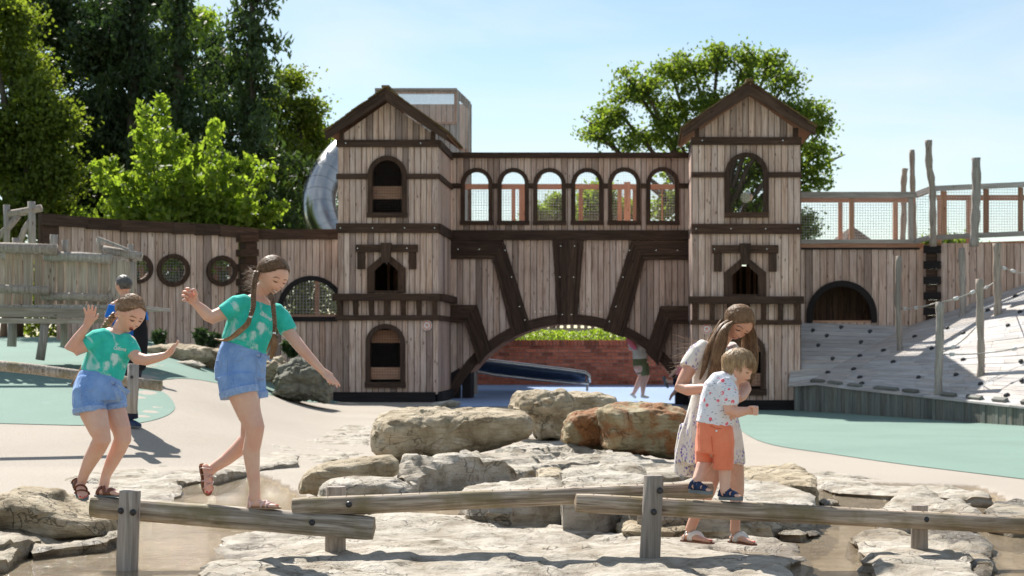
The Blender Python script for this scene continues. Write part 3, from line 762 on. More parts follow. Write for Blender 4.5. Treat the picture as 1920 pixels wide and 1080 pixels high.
rect(WF, 1756, 366, 2010, 375, 0, .06, 'back_rail', M_orange, rd)
for a, b_ in ((1811, 1820), (1757, 1764), (1930, 1938)): rect(WF, a, 376, b_, 455, 0, .06, 'back_post', M_orange, rd, 'v')
b = MB(); z = WD.zof(1800, 455); b.prism([WD.z(1735, z, -.1), WD.z(2010, z, -.1), WD.z(2010, z, -1.9), WD.z(1735, z, -1.9)], (0, 0, -.1)); b.build('walkway_deck', M_orange, rd)
def wiggly(name, pts, rad, label, group, mat=None, cat='post', n=9):
    t = thing(name, pts[0], label, cat, group) if False else None
    b = MB(); sp = spline(pts, 5); k = len(sp)
    b.tube(sp, [rad*(1+.12*math.sin(i*1.7+pts[0].x*9)) for i in range(k)], n, jit=.05)
    o = b.build(name, mat or M_post, None, smooth=True, origin=pts[0])
    return tagit(o, label, cat, group)
def pw(lst, Y): return [P(x, y, Y) for x, y in lst]
wiggly('robinia_post', pw([(1692, 460), (1695, 400), (1694, 350), (1697, 316)], 38.2), .07, 'shortest of the two crooked grey poles standing behind the corner of the walkway railing', 'crooked poles on the walkway')
wiggly('robinia_post', pw([(1714, 460), (1713, 400), (1711, 340), (1710, 281)], 38.4), .065, 'thin crooked grey pole behind the railing corner, just left of the tallest pole', 'crooked poles on the walkway')
wiggly('robinia_post', pw([(1750, 462), (1749, 400), (1748, 350), (1742, 310), (1741, 263)], 34.9), .075, 'tallest crooked grey pole, standing at the railing corner above the stacked dark blocks', 'crooked poles on the walkway')
wiggly('robinia_post', pw([(1826, 462), (1829, 400), (1831, 350), (1830, 296)], 34.5), .095, 'thick crooked grey pole in the middle of the right-hand railing', 'crooked poles on the walkway')
# ================================================================ climbing ramp on the right
M_rampwood = wood('pale_ramp_boards', (.34, .32, .30), (.50, .48, .455), (.64, .62, .60), rv=.22, knots=False)
M_panel = wood('green_grey_panel_boards', (.11, .115, .095), (.19, .195, .17), (.28, .28, .25), rv=.35)
M_hold = plain('black_climbing_hold', (.035, .037, .04), .6)
pA, pB = P(1500, 724, 34.1), WC.q(1497, 604, .02)
pD, pC = P(1510, 718, 34.0), WC.q(1704, 611, .02)
pB2 = WC.q(1497, 604, .02); pE = WD.q(1990, 508, .02); pEm = WD.q(1766, 590, .02)
edge = [pD, P(1600, 730, 32.6), P(1700, 741, 31.0), P(1800, 752, 29.4), P(1920, 765, 27.4), P(2000, 774, 26.4)]
rp = thing('climbing_ramp', Vector((pD.x, pD.y, -.15)), 'large grey boarded climbing ramp with black holds and rope posts on the right', 'climbing ramp')
def facet(corner, nrows, name, lefts, rights, mat, th=.035):
    """boards laid between two polylines lefts/rights (bottom -> top)"""
    def along(pl, t):
        L = [(b-a).length for a, b in zip(pl, pl[1:])]; d = t*sum(L)
        for a, b, l in zip(pl, pl[1:], L):
            if d <= l or (a, b) == (pl[-2], pl[-1]): return a.lerp(b, min(1, d/l))
            d -= l
    for i in range(nrows):
        t0, t1 = i/nrows, (i+.93)/nrows
        a, b, c, d = along(lefts, t0), along(rights, t0), along(rights, t1), along(lefts, t1)
        n = (b-a).cross(d-a).normalized()
        if n.z < 0: n = -n
        # split rows into two or three lengths
        cuts = [0]+sorted(random.uniform(.2, .8) for _ in range(1 if (b-a).length > 2.5 else 0)) +[1]
        for u, v in zip(cuts, cuts[1:]):
            v2 = v-.004/max(.1, 1) if v < 1 else v
            q = [a.lerp(b, u), a.lerp(b, v2), d.lerp(c, v2), d.lerp(c, u)]
            if (q[1]-q[0]).length < .03: continue
            # split into triangles-safe board: keep planar by using mean plane
            prism('ramp_board', [p+n*random.uniform(0, .006) for p in q] if False else q, -n*th, q[1]-q[0], mat, rp)
facet(None, 15, 'left', [pA+Vector((-.25, 0, .0)), pB], [pD, pC], M_rampwood)
# big sunlit facet: rows run nearly level from the fold line / wall to the right
facet(None, 34, 'right', [pD, pC, pEm+Vector((0, -.03, 0)), pE], [edge[-1], edge[-1].lerp(pE, .5), pE+Vector((.02, 0, .02))], M_rampwood) if False else None
rows = 36
botl = edge; topl = [pC, pEm, pE]
def along(pl, t):
    L = [(b-a).length for a, b in zip(pl, pl[1:])]; d = t*sum(L)
    for a, b, l in zip(pl, pl[1:], L):
        if d <= l or b is pl[-1]: return a.lerp(b, min(1, d/l))
        d -= l
def S(u, v):   # u across (0 = fold line side), v up the slope
    return along(botl, u).lerp(along(topl, u), v)
def normal(u, v):
    n = (S(min(1, u+.02), v)-S(max(0, u-.02), v)).cross(S(u, min(1, v+.02))-S(u, max(0, v-.02))).normalized()
    return n if n.z > 0 else -n
for i in range(rows):
    v0, v1 = i/rows, (i+.94)/rows
    cuts = [0, .12]+[.12+.88*(k+random.uniform(.1, .9))/5 for k in range(4)]+[1]
    for u0, u1 in zip(cuts, cuts[1:]):
        if u1-u0 < .01: continue
        u1b = u1-(.0015 if u1 < 1 else 0)
        q = [S(u0, v0), S(u1b, v0), S(u1b, v1), S(u0, v1)]; n = normal((u0+u1)/2, (v0+v1)/2)
        prism('ramp_board', q, -n*.035, q[1]-q[0], M_rampwood, rp)
b = MB(); us = [k/12 for k in range(13)]; vs_ = [k/6 for k in range(7)]
pts = [S(u, v)-normal(u, v)*.045 for v in vs_ for u in us]
b.add(pts, [(j*13+i, j*13+i+1, (j+1)*13+i+1, (j+1)*13+i) for j in range(6) for i in range(12)])
n1 = (pD-pA).cross(pB-pA).normalized(); n1 = n1 if n1.z > 0 else -n1
b.add([p-n1*.045 for p in (pA+Vector((-.25, 0, 0)), pD, pC, pB)], [(0, 1, 2, 3)])
b.build('ramp_underlay', M_inside, rp)
# low retaining panel along the foot of the ramp
ln = [pA+Vector((-.12, -.03, 0))]+edge
tot = sum((b-a).length for a, b in zip(ln, ln[1:])); x = 0; k = 0
while x < tot-.1:
    w = random.uniform(.085, .14)
    a, c = along(ln, x/tot), along(ln, min(1, (x+w-.006)/tot)); d = (c-a); d.z = 0; n = Vector((d.y, -d.x, 0)).normalized()
    lo = -.32; o = n*random.uniform(.03, .045)
    prism('panel_board', [Vector((a.x, a.y, lo))+o, Vector((c.x, c.y, lo))+o, c+o-UP*.01, a+o-UP*.01], -n*.03, UP, M_panel, rp)
    x += w
for i in range(0, 12):
    t0, t1 = i/12, (i+.98)/12
    a, c = along(ln, t0), along(ln, t1); n = Vector(((c-a).y, -(c-a).x, 0)).normalized()
    prism('kerb_board', [a+n*.07-UP*.005, c+n*.07-UP*.005, c-n*.16+UP*.03, a-n*.16+UP*.03], UP*.035, c-a, M_rampwood, rp)
# toe blocks near the foot
for i, u in enumerate((.02, .09, .17, .28, .40, .55, .66, .76, .87)):
    p = S(u, .035); q = S(min(1, u+(.05 if i != 3 else .09)), .035); n = normal(u, .03); d = (q-p).normalized(); s = n.cross(d)
    prism('toe_block', [p, q, q+s*.07 if False else q-s*.09, p-s*.09], n*.07, d, M_panel, rp)
# climbing holds
hm = MB()
for j in range(4):
    r = (.048, .045, .034, .018)[j]; z = (0, .022, .04, .05)[j]
    for i in range(8): hm.v.append(Vector((r*1.25*math.cos(i*math.pi/4)*(1+.12*math.sin(i*2.1)), r*math.sin(i*math.pi/4), z)))
hm.f = [(j*8+i, j*8+(i+1) % 8, (j+1)*8+(i+1) % 8, (j+1)*8+i) for j in range(3) for i in range(8)]+[tuple(range(24, 32))]; hm.mi = [0]*len(hm.f)
hmesh = hm.mesh('climbing_hold', smooth=False); hmesh.materials.append(M_hold)
def ray_ramp(px, py):
    """where the pixel meets the big facet"""
    best = None
    for i in range(60):
        for j in range(30):
            p = S(i/59, j/29); X = CX+p.x/p.y*F; Yp = HY+(EH-p.z)/p.y*F; d = abs(X-px)+abs(Yp-py)
            if best is None or d < best[0]: best = (d, i/59, j/29)
    return best[1], best[2]
hold_px = [(1612, 669), (1601, 692), (1616, 708), (1678, 679), (1726, 708), (1549, 699), (1620, 720), (1656, 657), (1777, 614), (1747, 654), (1805, 624), (1892, 613), (1808, 674), (1911, 677), (1796, 706), (1841, 721), (1919, 718), (1816, 741), (1885, 744), (1717, 632), (1905, 560), (1915, 586), (1842, 693), (1700, 733), (1850, 583)]
for x, y in hold_px:
    u, v = ray_ramp(x, y); p = S(u, v); n = normal(u, v)
    o = bpy.data.objects.new('climbing_hold', hmesh); COL.objects.link(o); o.parent = rp
    o.matrix_local = world_of(rp).inverted() @ (Matrix.Translation(p) @ n.to_track_quat('Z', 'Y').to_matrix().to_4x4() @ Matrix.Rotation(random.uniform(-.6, .6), 4, 'Z'))
fa = pA+Vector((-.25, 0, 0))
for x, y in ((1551, 630), (1632, 622), (1615, 642), (1562, 673), (1535, 648), (1578, 614), (1525, 620)):
    # intersect with the left facet plane
    c = Vector((0, 0, EH)); d = P(x, y, 1)-c; t = (pA-c).dot(n1)/d.dot(n1); p = c+d*t
    o = bpy.data.objects.new('climbing_hold', hmesh); COL.objects.link(o); o.parent = rp
    o.matrix_local = world_of(rp).inverted() @ (Matrix.Translation(p) @ n1.to_track_quat('Z', 'Y').to_matrix().to_4x4())
def surf(px, py): u, v = ray_ramp(px, py); return S(u, v)
def rpost(base_px, top_py, r, lean, label):
    p = surf(*base_px); Y = p.y
    pts = [p-UP*.2, p+Vector((lean*.3, 0, .25)), P(base_px[0]+lean*40, lerp(base_px[1], top_py, .55), Y), P(base_px[0]+lean*25, top_py, Y)]
    return wiggly('rope_post', pts, r, label, 'crooked rope posts on the climbing ramp'), Y
g1, Y1 = rpost((1688, 655), 480, .065, -.1, 'crooked rope post at the shaded left edge of the ramp')
g2, Y2 = rpost((1762, 741), 566, .075, .0, 'stout grey rope post standing lowest on the ramp near the toe blocks')
g3, Y3 = rpost((1834, 704), 523, .07, .1, 'straight grey rope post mid ramp with ropes tied on both sides')
g4, Y4 = rpost((1801, 592), 465, .07, .1, 'crooked grey rope post high on the ramp, close against the back wall')
g5, Y5 = rpost((1868, 590), 456, .08, .05, 'thickest crooked rope post, at the top right of the ramp')
M_rope = plain('worn_white_rope', (.42, .39, .35), .9); M_bead = plain('grey_rope_bead', (.55, .54, .52), .5)
def rope(a, b, sag, label, beads=(.1, .3), r=.013):
    pts = []
    for i in range(13):
        t = i/12; p = a.lerp(b, t); p.z -= sag*4*t*(1-t); pts.append(p)
    t = thing('safety_rope', a, label, 'rope', 'ropes strung between the ramp posts')
    m = MB(); m.tube(pts, r, 6); m.build('rope', M_rope, t, smooth=True)
    for f in beads:
        i = f*12; k = int(i); p = pts[k].lerp(pts[min(12, k+1)], i-k); d = (pts[min(12, k+1)]-pts[k]).normalized()
        m = MB(); m.tube([p-d*.05, p-d*.04, p+d*.04, p+d*.05], [.02, .034, .034, .02], 8); m.build('rope_bead', M_bead, t, smooth=True)
rope(P(1690, 579, Y1), P(1755, 568, Y2), .03, 'white beaded rope from the leftmost rope post to the lowest one', (.12, .45))
rope(P(1768, 566, Y2), P(1830, 545, Y3), .02, 'white beaded rope rising from the lowest post to the middle post', (.4, .9))
rope(P(1842, 543, Y3), P(1864, 530, Y5), .0, 'short beaded rope between the middle post and the thickest post', (.3,))
rope(P(1768, 660, Y2), P(1829, 614, Y3), .06, 'grey rope tied low between the lowest and the middle post', (.3,))
rope(P(1770, 664, Y2), P(1960, 640, Y2-.6), .08, 'long sagging rope leaving the lowest post towards the right edge', (.08, .7))
rope(P(1874, 500, Y5), P(1960, 520, Y5-.5), .03, 'beaded rope from the thickest post out of the right edge', (.1, .3))
# ================================================================ rope deck on the left
M_palis = wood('sunbleached_paling', (.27, .215, .155), (.46, .385, .30), (.63, .55, .45), rv=.35)
dk = thing('raised_play_deck', G(75, 668), 'raised deck of rough split palings and log rails at the left edge', 'play deck')
YD = 24.0
def logp(name, pts, r, root, Y=YD, mat=None, n=10):
    b = MB(); b.tube(pw(pts, Y) if not isinstance(pts[0], Vector) else pts, r, n, jit=.04); return b.build(name, mat or M_post, root, smooth=True)
logp('log_rail', [(-60, 464), (20, 465), (107, 468)], .085, dk, 23.9); logp('log_rail', [(84, 480), (150, 482), (210, 486)], .075, dk, 24.0); logp('log_rail', [(190, 468), (225, 474), (266, 482)], .07, dk, 24.2)
logp('log_rail', [(-60, 540), (20, 542), (92, 545)], .065, dk, 23.85); logp('log_rail', [(78, 556), (140, 556), (202, 560)], .06, dk, 23.95); logp('log_rail', [(195, 550), (230, 552)], .06, dk, 24.2)
for x, w, t0, t1 in ((-30, 16, 473, 572), (-8, 14, 475, 570), (14, 15, 474, 571), (33, 13, 478, 570), (50, 18, 474, 573), (72, 15, 473, 570), (92, 20, 486, 572), (113, 12, 489, 570), (132, 19, 488, 572), (154, 13, 489, 571), (174, 18, 489, 573), (193, 14, 492, 572), (209, 13, 484, 570), (224, 14, 487, 570), (240, 10, 489, 570)):
    l = random.uniform(-3, 3); h = random.uniform(-3, 3)
    a = P(x-w/2+l, t0+h, YD+.12); b_ = P(x+w/2+l, t0-2+h, YD+.12); c = P(x+w/2*.95, t1, YD+.12); d = P(x-w/2, t1, YD+.12); m = P(x+w/2+l*.5+1.5, (t0+t1)/2, YD+.12); m2 = P(x-w/2+l*.5+1, (t0+t1)/2, YD+.12)
    prism('paling', [d, c, m, b_, a, m2], (0, .045, 0), UP, M_palis, dk)
for x, w, t0, t1 in [(i*23-40, 15, 478, 572) for i in range(13)]:
    a = P(x-w/2, t0+random.uniform(-4, 4), YD+2.0); b_ = P(x+w/2, t0, YD+2.0); c = P(x+w/2, t1, YD+2.0); d = P(x-w/2, t1, YD+2.0)
    prism('paling', [d, c, b_, a], (0, .045, 0), UP, M_palis, dk)
logp('log_rail', [(-60, 478), (120, 482), (255, 488)], .065, dk, 25.9)
for i in range(22):
    xa, xb = -60+i*14.5, -60+(i+.95)*14.5
    z = P(0, 572, YD).z; a, b_ = P(xa, HY, YD-.05), P(xb, HY, YD-.05); a.z = b_.z = z
    prism('deck_board', [a, b_, b_+Vector((0, 2.3, 0)), a+Vector((0, 2.3, 0))], (0, 0, -.05), (0, 1, 0), M_grey, dk)
for pts in ([(-60, 574), (193, 579), (193, 596), (-60, 594)], [(-60, 596), (160, 598), (160, 607), (-60, 606)]):
    prism('edge_beam', [P(x, y, YD-.08) for x, y in pts], (0, .08, 0), (1, 0, 0), M_palis, dk)
for pts in ([(160, 598), (193, 598), (215, 594), (215, 604), (160, 607)],): prism('edge_beam', [P(x, y, YD+.1) for x, y in pts], (0, .08, 0), (1, 0, 0), M_palis, dk)
for (x0, y0), (x1, y1), r, Y in (((75, 675), (84, 604), .068, 24), ((120, 650), (120, 604), .06, 25.9), ((22, 650), (22, 604), .075, 25.9), ((-30, 690), (-26, 604), .08, 24),
                                ((99, 480), (101, 440), .06, 24.15), ((122, 480), (122, 450), .05, 24.1), ((29, 472), (30, 446), .06, 24.1), ((246, 575), (246, 491), .075, 24.2), ((245, 492), (244, 458), .045, 24.3), ((186, 480), (186, 446), .045, 24.3)):
    logp('deck_post', [(x0, y0), ((x0+x1)/2+1, (y0+y1)/2), (x1, y1)], r, dk, Y)
b = MB(); b.prism([P(182, 443, 24.1), P(240, 466, 24.0), P(240, 471, 24.0), P(182, 448, 24.1)], (0, .12, 0)); b.build('loose_handrail', M_grey, dk)
af = thing('log_trestle', P(40, 470, 27), 'grey log trestle frame rising behind the rough deck at the far left', 'trestle')
for pts, r in (([(12, 470), (13, 420), (12, 384)], .055), ([(60, 470), (60, 420), (59, 378)], .065), ([(14, 402), (45, 397), (78, 390)], .065), ([(-10, 450), (14, 428), (34, 404)], .06), ([(36, 456), (46, 432), (58, 412)], .055)):
    logp('log', pts, r, af, 27)
# rear balance beam with its post
bb = thing('balance_beam', G(250, 760), 'plain round log balance beam on a bolted post, on the green surface behind the smaller girl', 'balance beam')
logp('log', [(-80, 678), (60, 692), (200, 710), (303, 724)], .058, bb, 17.6, M_log, 12)
logp('post', [(247, 775), (249, 730), (250, 682)], .062, bb, 17.45, M_post, 12)
b = MB(); b.tube([P(247, 707, 17.4), P(247, 707, 17.36)], .018, 8); b.build('bolt', M_bolt, bb)
# ================================================================ box tower, tube slide, trough slide, brick wall behind the castle
YB_ = 41.5
bt = thing('slide_tower', P(780, 740, YB_), 'tall grey boarded slide tower with netted openings rising behind the left tower', 'tower')
WT = Wall(lambda px: YB_)
planks(bt, WT, cols(703, 856, 11), lambda x: 168, lambda x: 640, [(741, 854, lambda x: 175.5, 230)], mat=M_grey)
pa, pb = WT.q(857, HY), P(883, HY, YB_+2.3)
WS = line_wall((pa.x, pa.y), (pb.x, pb.y), 1)
zt = WT.zof(856, 167)
def yz(z, px, W): return HY+(EH-z)/W.Yf(px)*F
planks(bt, WS, [857, 861.5, 866, 870.5, 875, 879, 883], lambda x: yz(zt, x, WS), lambda x: 640, [(860, 880, lambda x: yz(zt-.22, x, WS), lambda x: yz(zt-1.5, x, WS))], mat=M_grey)
rect(WT, 703, 165.5, 857, 170, .04, .1, 'top_trim', M_greym if 'M_greym' in globals() else M_grey, bt)
fr = MB()
for q in ((738, 172, 857, 176), (738, 229, 857, 233), (852, 176.2, 857, 228.8)): fr.prism([WT.q(x, y, .03) for x, y in ((q[0], q[1]), (q[2], q[1]), (q[2], q[3]), (q[0], q[3]))], (0, .04, 0))
fr.build('opening_frame', M_plank, bt)
net(WT, bt, 741, 853, lambda x: 176, 229, 3.2, out=0, r=.006, spy=2.6)
net(WS, bt, 860, 880, lambda x: yz(zt-.22, x, WS), yz(zt-1.4, 870, WS), 3, out=0, r=.006)
W2 = Wall(lambda px: YB_+2.3); planks(bt, W2, cols(716, 884, 11), lambda x: 195, lambda x: 640, mat=M_plank)
ts = thing('tube_slide', P(600, 660, 40), 'polished steel tube slide curving out behind the left tower', 'slide')
path = spline([P(706, 268, 41.3), P(660, 278, 41), P(625, 310, 40.5), P(603, 350, 40), P(599, 390, 39.6), P(612, 430, 39.4), P(640, 470, 39.2)], 18)
for i in range(0, len(path)-1, 9):
    seg = path[i:i+10]
    if len(seg) < 2: break
    b = MB(); b.tube(seg, .41, 48, cap=False); b.build('tube_section', M_steel, ts, smooth=True)
    d = (seg[1]-seg[0]).normalized(); b = MB(); b.tube([seg[0]-d*.012, seg[0]+d*.012], .416, 48, cap=False); b.build('joint_flange', M_steel, ts, smooth=True)
sl = thing('trough_slide', P(1101, 731, 40), 'low steel trough slide running out in front of the brick wall, seen through the arch', 'slide')
M_bluesteel = plain('dark_blue_steel_trough', (.05, .075, .13), .35, .5, .6)
p0, p1, p2 = (840, 676), (920, 684), (1104, 708)
b = MB()
def section(x, yt, yb, Y):
    r = []
    for i in range(9):
        a = math.pi*(1-i/8); r.append(P(x, yt, Y)+Vector((0, -.28*math.cos(a)+.28, -(P(x, yt, Y).z-P(x, yb, Y).z)*math.sin(a))))
    return r
secs = [section(830, 672, 690, 39.6), section(890, 674, 696, 39.6), section(930, 678, 702, 39.5), section(1000, 687, 710, 39.4), section(1070, 696, 717, 39.3), section(1098, 700, 719, 39.3)]
vs = [p for s in secs for p in s]; b.add(vs, [(j*9+i, j*9+i+1, (j+1)*9+i+1, (j+1)*9+i) for j in range(5) for i in range(8)])
o = b.build('trough', M_bluesteel, sl, smooth=True); md = o.modifiers.new('Solid', 'SOLIDIFY'); md.thickness = .02
b = MB(); b.tube(pw([(830, 672), (890, 674), (930, 678), (1070, 695), (1098, 699), (1104, 704), (1104, 718)], 39.25), .05, 8); b.build('rim', M_steel, sl, smooth=True)
b = MB(); b.tube(pw([(830, 690), (895, 697), (930, 703), (1000, 711), (1070, 718), (1104, 719)], 39.25), .032, 8); b.build('lower_rim', M_steel, sl, smooth=True)
b = MB(); b.tube(pw([(830, 672), (890, 674), (930, 678), (1070, 695), (1098, 699)], 40.1), .05, 8); b.build('rim', M_steel, sl, smooth=True)
b = MB(); b.tube(pw([(1101, 716), (1101, 733)], 39.4), .03, 8); b.build('leg', M_steel, sl)
# brick wall: every brick of the stretch seen through the arch
M_brick = wood('red_brick', (.44, .125, .07), (.58, .195, .12), (.66, .30, .21), knots=False, gs=.5, rv=.5, bumpd=.003)
M_mortar = plain('pale_mortar', (.42, .33, .29), .95)
YW = 42.0; WW = Wall(lambda px: YW)
bw = thing('brick_wall', WW.q(1080, 725), 'curved red brick garden wall seen through the arch behind the blue surface', 'wall')
sx = 20.4; cy0 = 648.5; nc = 12; ch = 6.55
shared = {}
for r in range(nc):
    x = 874+(sx/2 if r % 2 else 0)
    while x < 1280:
        a, b_ = WW.q(x, cy0+r*ch), WW.q(x+sx-1.3, cy0+(r+1)*ch-1.2)
        if 'b' not in shared:
            m = MB(); m.box((0, 0, 0), b_.x-a.x, .1, a.z-b_.z); shared['b'] = m.mesh('brick'); shared['b'].materials.append(M_brick)
        o = bpy.data.objects.new('brick', shared['b']); COL.objects.link(o); o.parent = bw
        o.matrix_local = world_of(bw).inverted() @ Matrix.Translation((a+b_)/2+Vector((0, .05+random.uniform(-.006, .006), 0)))
        x += sx
x = 872
while x < 1290:
    a, b_ = WW.q(x, 637.5), WW.q(x+5.6, 647.6)
    if 'c' not in shared:
        m = MB(); m.box((0, 0, 0), b_.x-a.x, .28, a.z-b_.z); shared['c'] = m.mesh('capping_brick'); shared['c'].materials.append(M_brick)
    o = bpy.data.objects.new('capping_brick', shared['c']); COL.objects.link(o); o.parent = bw
    o.matrix_local = world_of(bw).inverted() @ Matrix.Translation((a+b_)/2+Vector((0, .1+random.uniform(-.008, .008), 0)))
    x += 6.6
b = MB(); b.box((WW.q(865, 640)+WW.q(1292, 732))/2+Vector((0, .13, .03)), (1292-865)*YW/F, .22, (732-640)*YW/F); b.build('mortar_core', M_mortar, bw)
# picket fence behind the brick wall
pf = thing('picket_fence', P(1060, 640, 44), 'low wooden picket fence with a flat rail behind the brick wall', 'fence')
for i in range(30):
    x = 900+i*13
    prism('picket', [P(x, 642, 44), P(x+7, 642, 44), P(x+7, 604, 44), P(x+3.5, 601, 44), P(x, 604, 44)], (0, .03, 0), UP, M_palis, pf)
for y in (615, 632): prism('rail', [P(890, y, 43.93), P(1300, y, 43.93), P(1300, y+7, 43.93), P(890, y+7, 43.93)], (0, .05, 0), (1, 0, 0), M_palis, pf)
# round hut roof far beyond the walkway
hut = thing('thatched_hut', P(1598, 520, 62), 'brown conical roofed hut far beyond the walkway netting', 'hut')
b = MB(); b.tube([P(1598, 458, 62), P(1598, 450, 62), P(1598, 436, 62), P(1598, 425, 62)], [1.0, .75, .36, .04], 12); b.build('roof', M_dark, hut)
b = MB(); b.tube([P(1598, 640, 62), P(1598, 458, 62)], .8, 12); b.build('hut_wall', M_dark, hut)
# ================================================================ vegetation
def leafmat(name, c, c2, trans=.5, tcol=None):
    m = N(name, .55, .35); t = m.t
    n = m.noise(m.world(), 1.6, 3); n2 = m.noise(m.world(), 9, 2)
    col = m.mix(m.rng(n2, .35, .65), c, c2); m.base(col)
    tr = m.n('ShaderNodeBsdfTranslucent'); m.l(m.mix(1, col, tcol or (2.5, 2.5, 1.0), 'MULTIPLY'), tr.inputs[0])
    ms = m.n('ShaderNodeMixShader'); ms.inputs[0].default_value = trans
    m.l(m.b.outputs[0], ms.inputs[1]); m.l(tr.outputs[0], ms.inputs[2]); m.l(ms.outputs[0], m.o.inputs[0]); return m.m
L_broad = leafmat('broadleaf_foliage', (.06, .095, .016), (.14, .17, .032), .5)
L_bright = leafmat('bright_young_foliage', (.095, .155, .022), (.19, .245, .05), .55)
L_dark = leafmat('dark_conifer_foliage', (.022, .040, .016), (.052, .080, .027), .25, (1.6, 2.0, 1.0))
L_yew = leafmat('blue_green_conifer_foliage', (.03, .055, .022), (.065, .10, .034), .3, (2.0, 2.1, .9))
L_right = leafmat('tree_foliage', (.055, .10, .02), (.15, .19, .038), .5)
M_bark = wood('tree_bark', (.05, .04, .03), (.10, .08, .06), (.16, .13, .10), knots=False, gs=.4, bumpd=.02)
rng = np.random.default_rng(5)
def leafmesh(cent, size, aspect=1.6, droop=0.0, flat=0.0):
    """cent: (n,3) centres; rhombic leaf faces with random turn"""
    n = len(cent); u = rng.normal(size=(n, 3)); u[:, 2] -= droop; u /= np.linalg.norm(u, axis=1)[:, None]
    w = rng.normal(size=(n, 3)); w[:, 2] += flat; v = np.cross(w, u); v /= np.linalg.norm(v, axis=1)[:, None]
    s = size*rng.uniform(.6, 1.35, size=(n, 1)); nn = np.cross(u, v)
    vs = np.stack([cent-u*s*aspect*.5, cent+v*s*.5+nn*s*.12, cent+u*s*aspect*.5, cent-v*s*.5+nn*s*.12], 1).reshape(-1, 3)
    return vs
def mk_leaves(name, vs, mat, root):
    n = len(vs)//4; me = bpy.data.meshes.new(name); me.vertices.add(len(vs)); me.vertices.foreach_set('co', vs.astype(np.float32).ravel())
    me.loops.add(n*4); me.loops.foreach_set('vertex_index', np.arange(n*4, dtype=np.int32))
    me.polygons.add(n); me.polygons.foreach_set('loop_start', np.arange(0, n*4, 4, dtype=np.int32)); me.polygons.foreach_set('loop_total', np.full(n, 4, dtype=np.int32))
    me.update(); me.validate()
    return tagit(link(name, me, mat, root), kind='stuff') if False else link(name, me, mat, root)
def clumps(blobs, nper, spread):
    """blobs: list of (centre, radius vec); leaves sit in small tufts near each blob's shell"""
    out = []
    for c, r, k in blobs:
        nt_ = int(k*nper); d = rng.normal(size=(nt_, 3)); d /= np.linalg.norm(d, axis=1)[:, None]
        rad = rng.uniform(.45, 1.05, size=(nt_, 1))**.6
        tc_ = np.array(c)+d*rad*np.array(r)
        m = int(rng.integers(44, 60))
        sp_ = spread*rng.uniform(.35, 1.15, size=(nt_, 1, 1))
        pts = tc_[:, None, :]+rng.normal(size=(nt_, m, 3))*sp_*np.array([1, 1, .6])
        out.append(pts.reshape(-1, 3))
    return np.concatenate(out)
def broad_tree(name, label, group, base, blobs_px, Y, mat, nper=60, leaf=.16, spread=.28, trunk=.25, depth=1.0, limbs=True, cat='tree'):
    root = thing(name, base, label, cat, group)
    bl = []
    for x, y, r in blobs_px:
        r = r*.86; R = r/F*Y; c = P(x, y, Y+rng.uniform(-1, 1)*depth*R); bl.append((c, (R, R*1.1, R*.95), (r/40)**1.6))
    sub = []
    for c, r, k in bl:
        ns = 7
        for _ in range(ns):
            d = rng.normal(size=3); d /= np.linalg.norm(d); f_ = rng.uniform(.30, .62)
            sub.append((np.array(c)+d*np.array(r)*rng.uniform(.45, .85), (r[0]*f_, r[1]*f_, r[2]*f_*.75), k/ns))
    pts = clumps(sub, nper, spread)
    mk_leaves('crown', leafmesh(pts, leaf*.52, 1.5, .3), mat, root)
    b = MB(); top = P(sum(q[0] for q in blobs_px)/len(blobs_px), sum(q[1] for q in blobs_px)/len(blobs_px), Y)
    fork = base.lerp(top, .55); b.tube([base-UP*.2, base.lerp(fork, .5)+Vector((.1, 0, 0)), fork], [trunk, trunk*.8, trunk*.65], 9); b.build('trunk', M_bark, root, smooth=True)
    if limbs:
        for c, r, k in bl:
            b = MB(); m = fork.lerp(c, .5)+Vector((rng.uniform(-.3, .3), rng.uniform(-.3, .3), rng.uniform(-.2, .5)))
            b.tube([fork-UP*.1, m, c, c+Vector((rng.uniform(-.5, .5), 0, r[2]*.7))], [trunk*.4, trunk*.25, trunk*.14, trunk*.05], 6); b.build('limb', M_bark, root, smooth=True)
    return root
def conifer(name, label, group, px, ytop, ybot, wpx, Y, mat, seed, dens=1.0, lean=0, cat='tree', droop=.35, bare=.0):
    g = np.random.default_rng(seed); top = P(px+lean, ytop, Y); bot = P(px, ybot, Y); gz = Vector((bot.x, bot.y, 0.2))
    root = thing(name, gz, label, cat, group); H = top.z-bot.z; Wd = wpx/F*Y; out = []
    m = MB(); m.tube([gz-UP*.2, bot, bot.lerp(top, .6), top], [.3, .25, .14, .02], 8); m.build('trunk', M_bark, root, smooth=True)
    lb = MB(); nl = int(H*8*dens)
    for i in range(nl):
        t = (i+g.random())/nl; a = g.uniform(0, 2*math.pi); L = Wd*(max(0, 1-t)**.75*.95+.06)*g.uniform(.45, 1.25)
        if g.random() < .10: L *= 1.3
        o = bot.lerp(top, t); d = Vector((math.cos(a), math.sin(a)*.9, .25+g.uniform(-.1, .25))); d.normalize()
        k = max(3, int(L/.16)); prev = o
        for j in range(1, k+1):
            s = j/k; p = o+d*L*s+UP*(-droop*L*s*s+.0); 
            n_ = int(9*dens*(1-.35*s))+2
            n_ = int(n_*1.9); q = np.array(p)+g.normal(size=(n_, 3))*np.array([.13, .13, .16]); q[:, 2] -= abs(g.normal(size=n_))*.16
            out.append(q)
        if i % 3 == 0: lb.tube([o, o+d*L*.5-UP*droop*L*.25, o+d*L-UP*droop*L], [.035, .02, .008], 4)
    pts = np.concatenate(out)
    mk_leaves('crown', leafmesh(pts, .085, 2.6, 1.2), mat, root); lb.build('limb', M_bark, root)
    return root
gw = 'tall trees beyond the porthole wall'
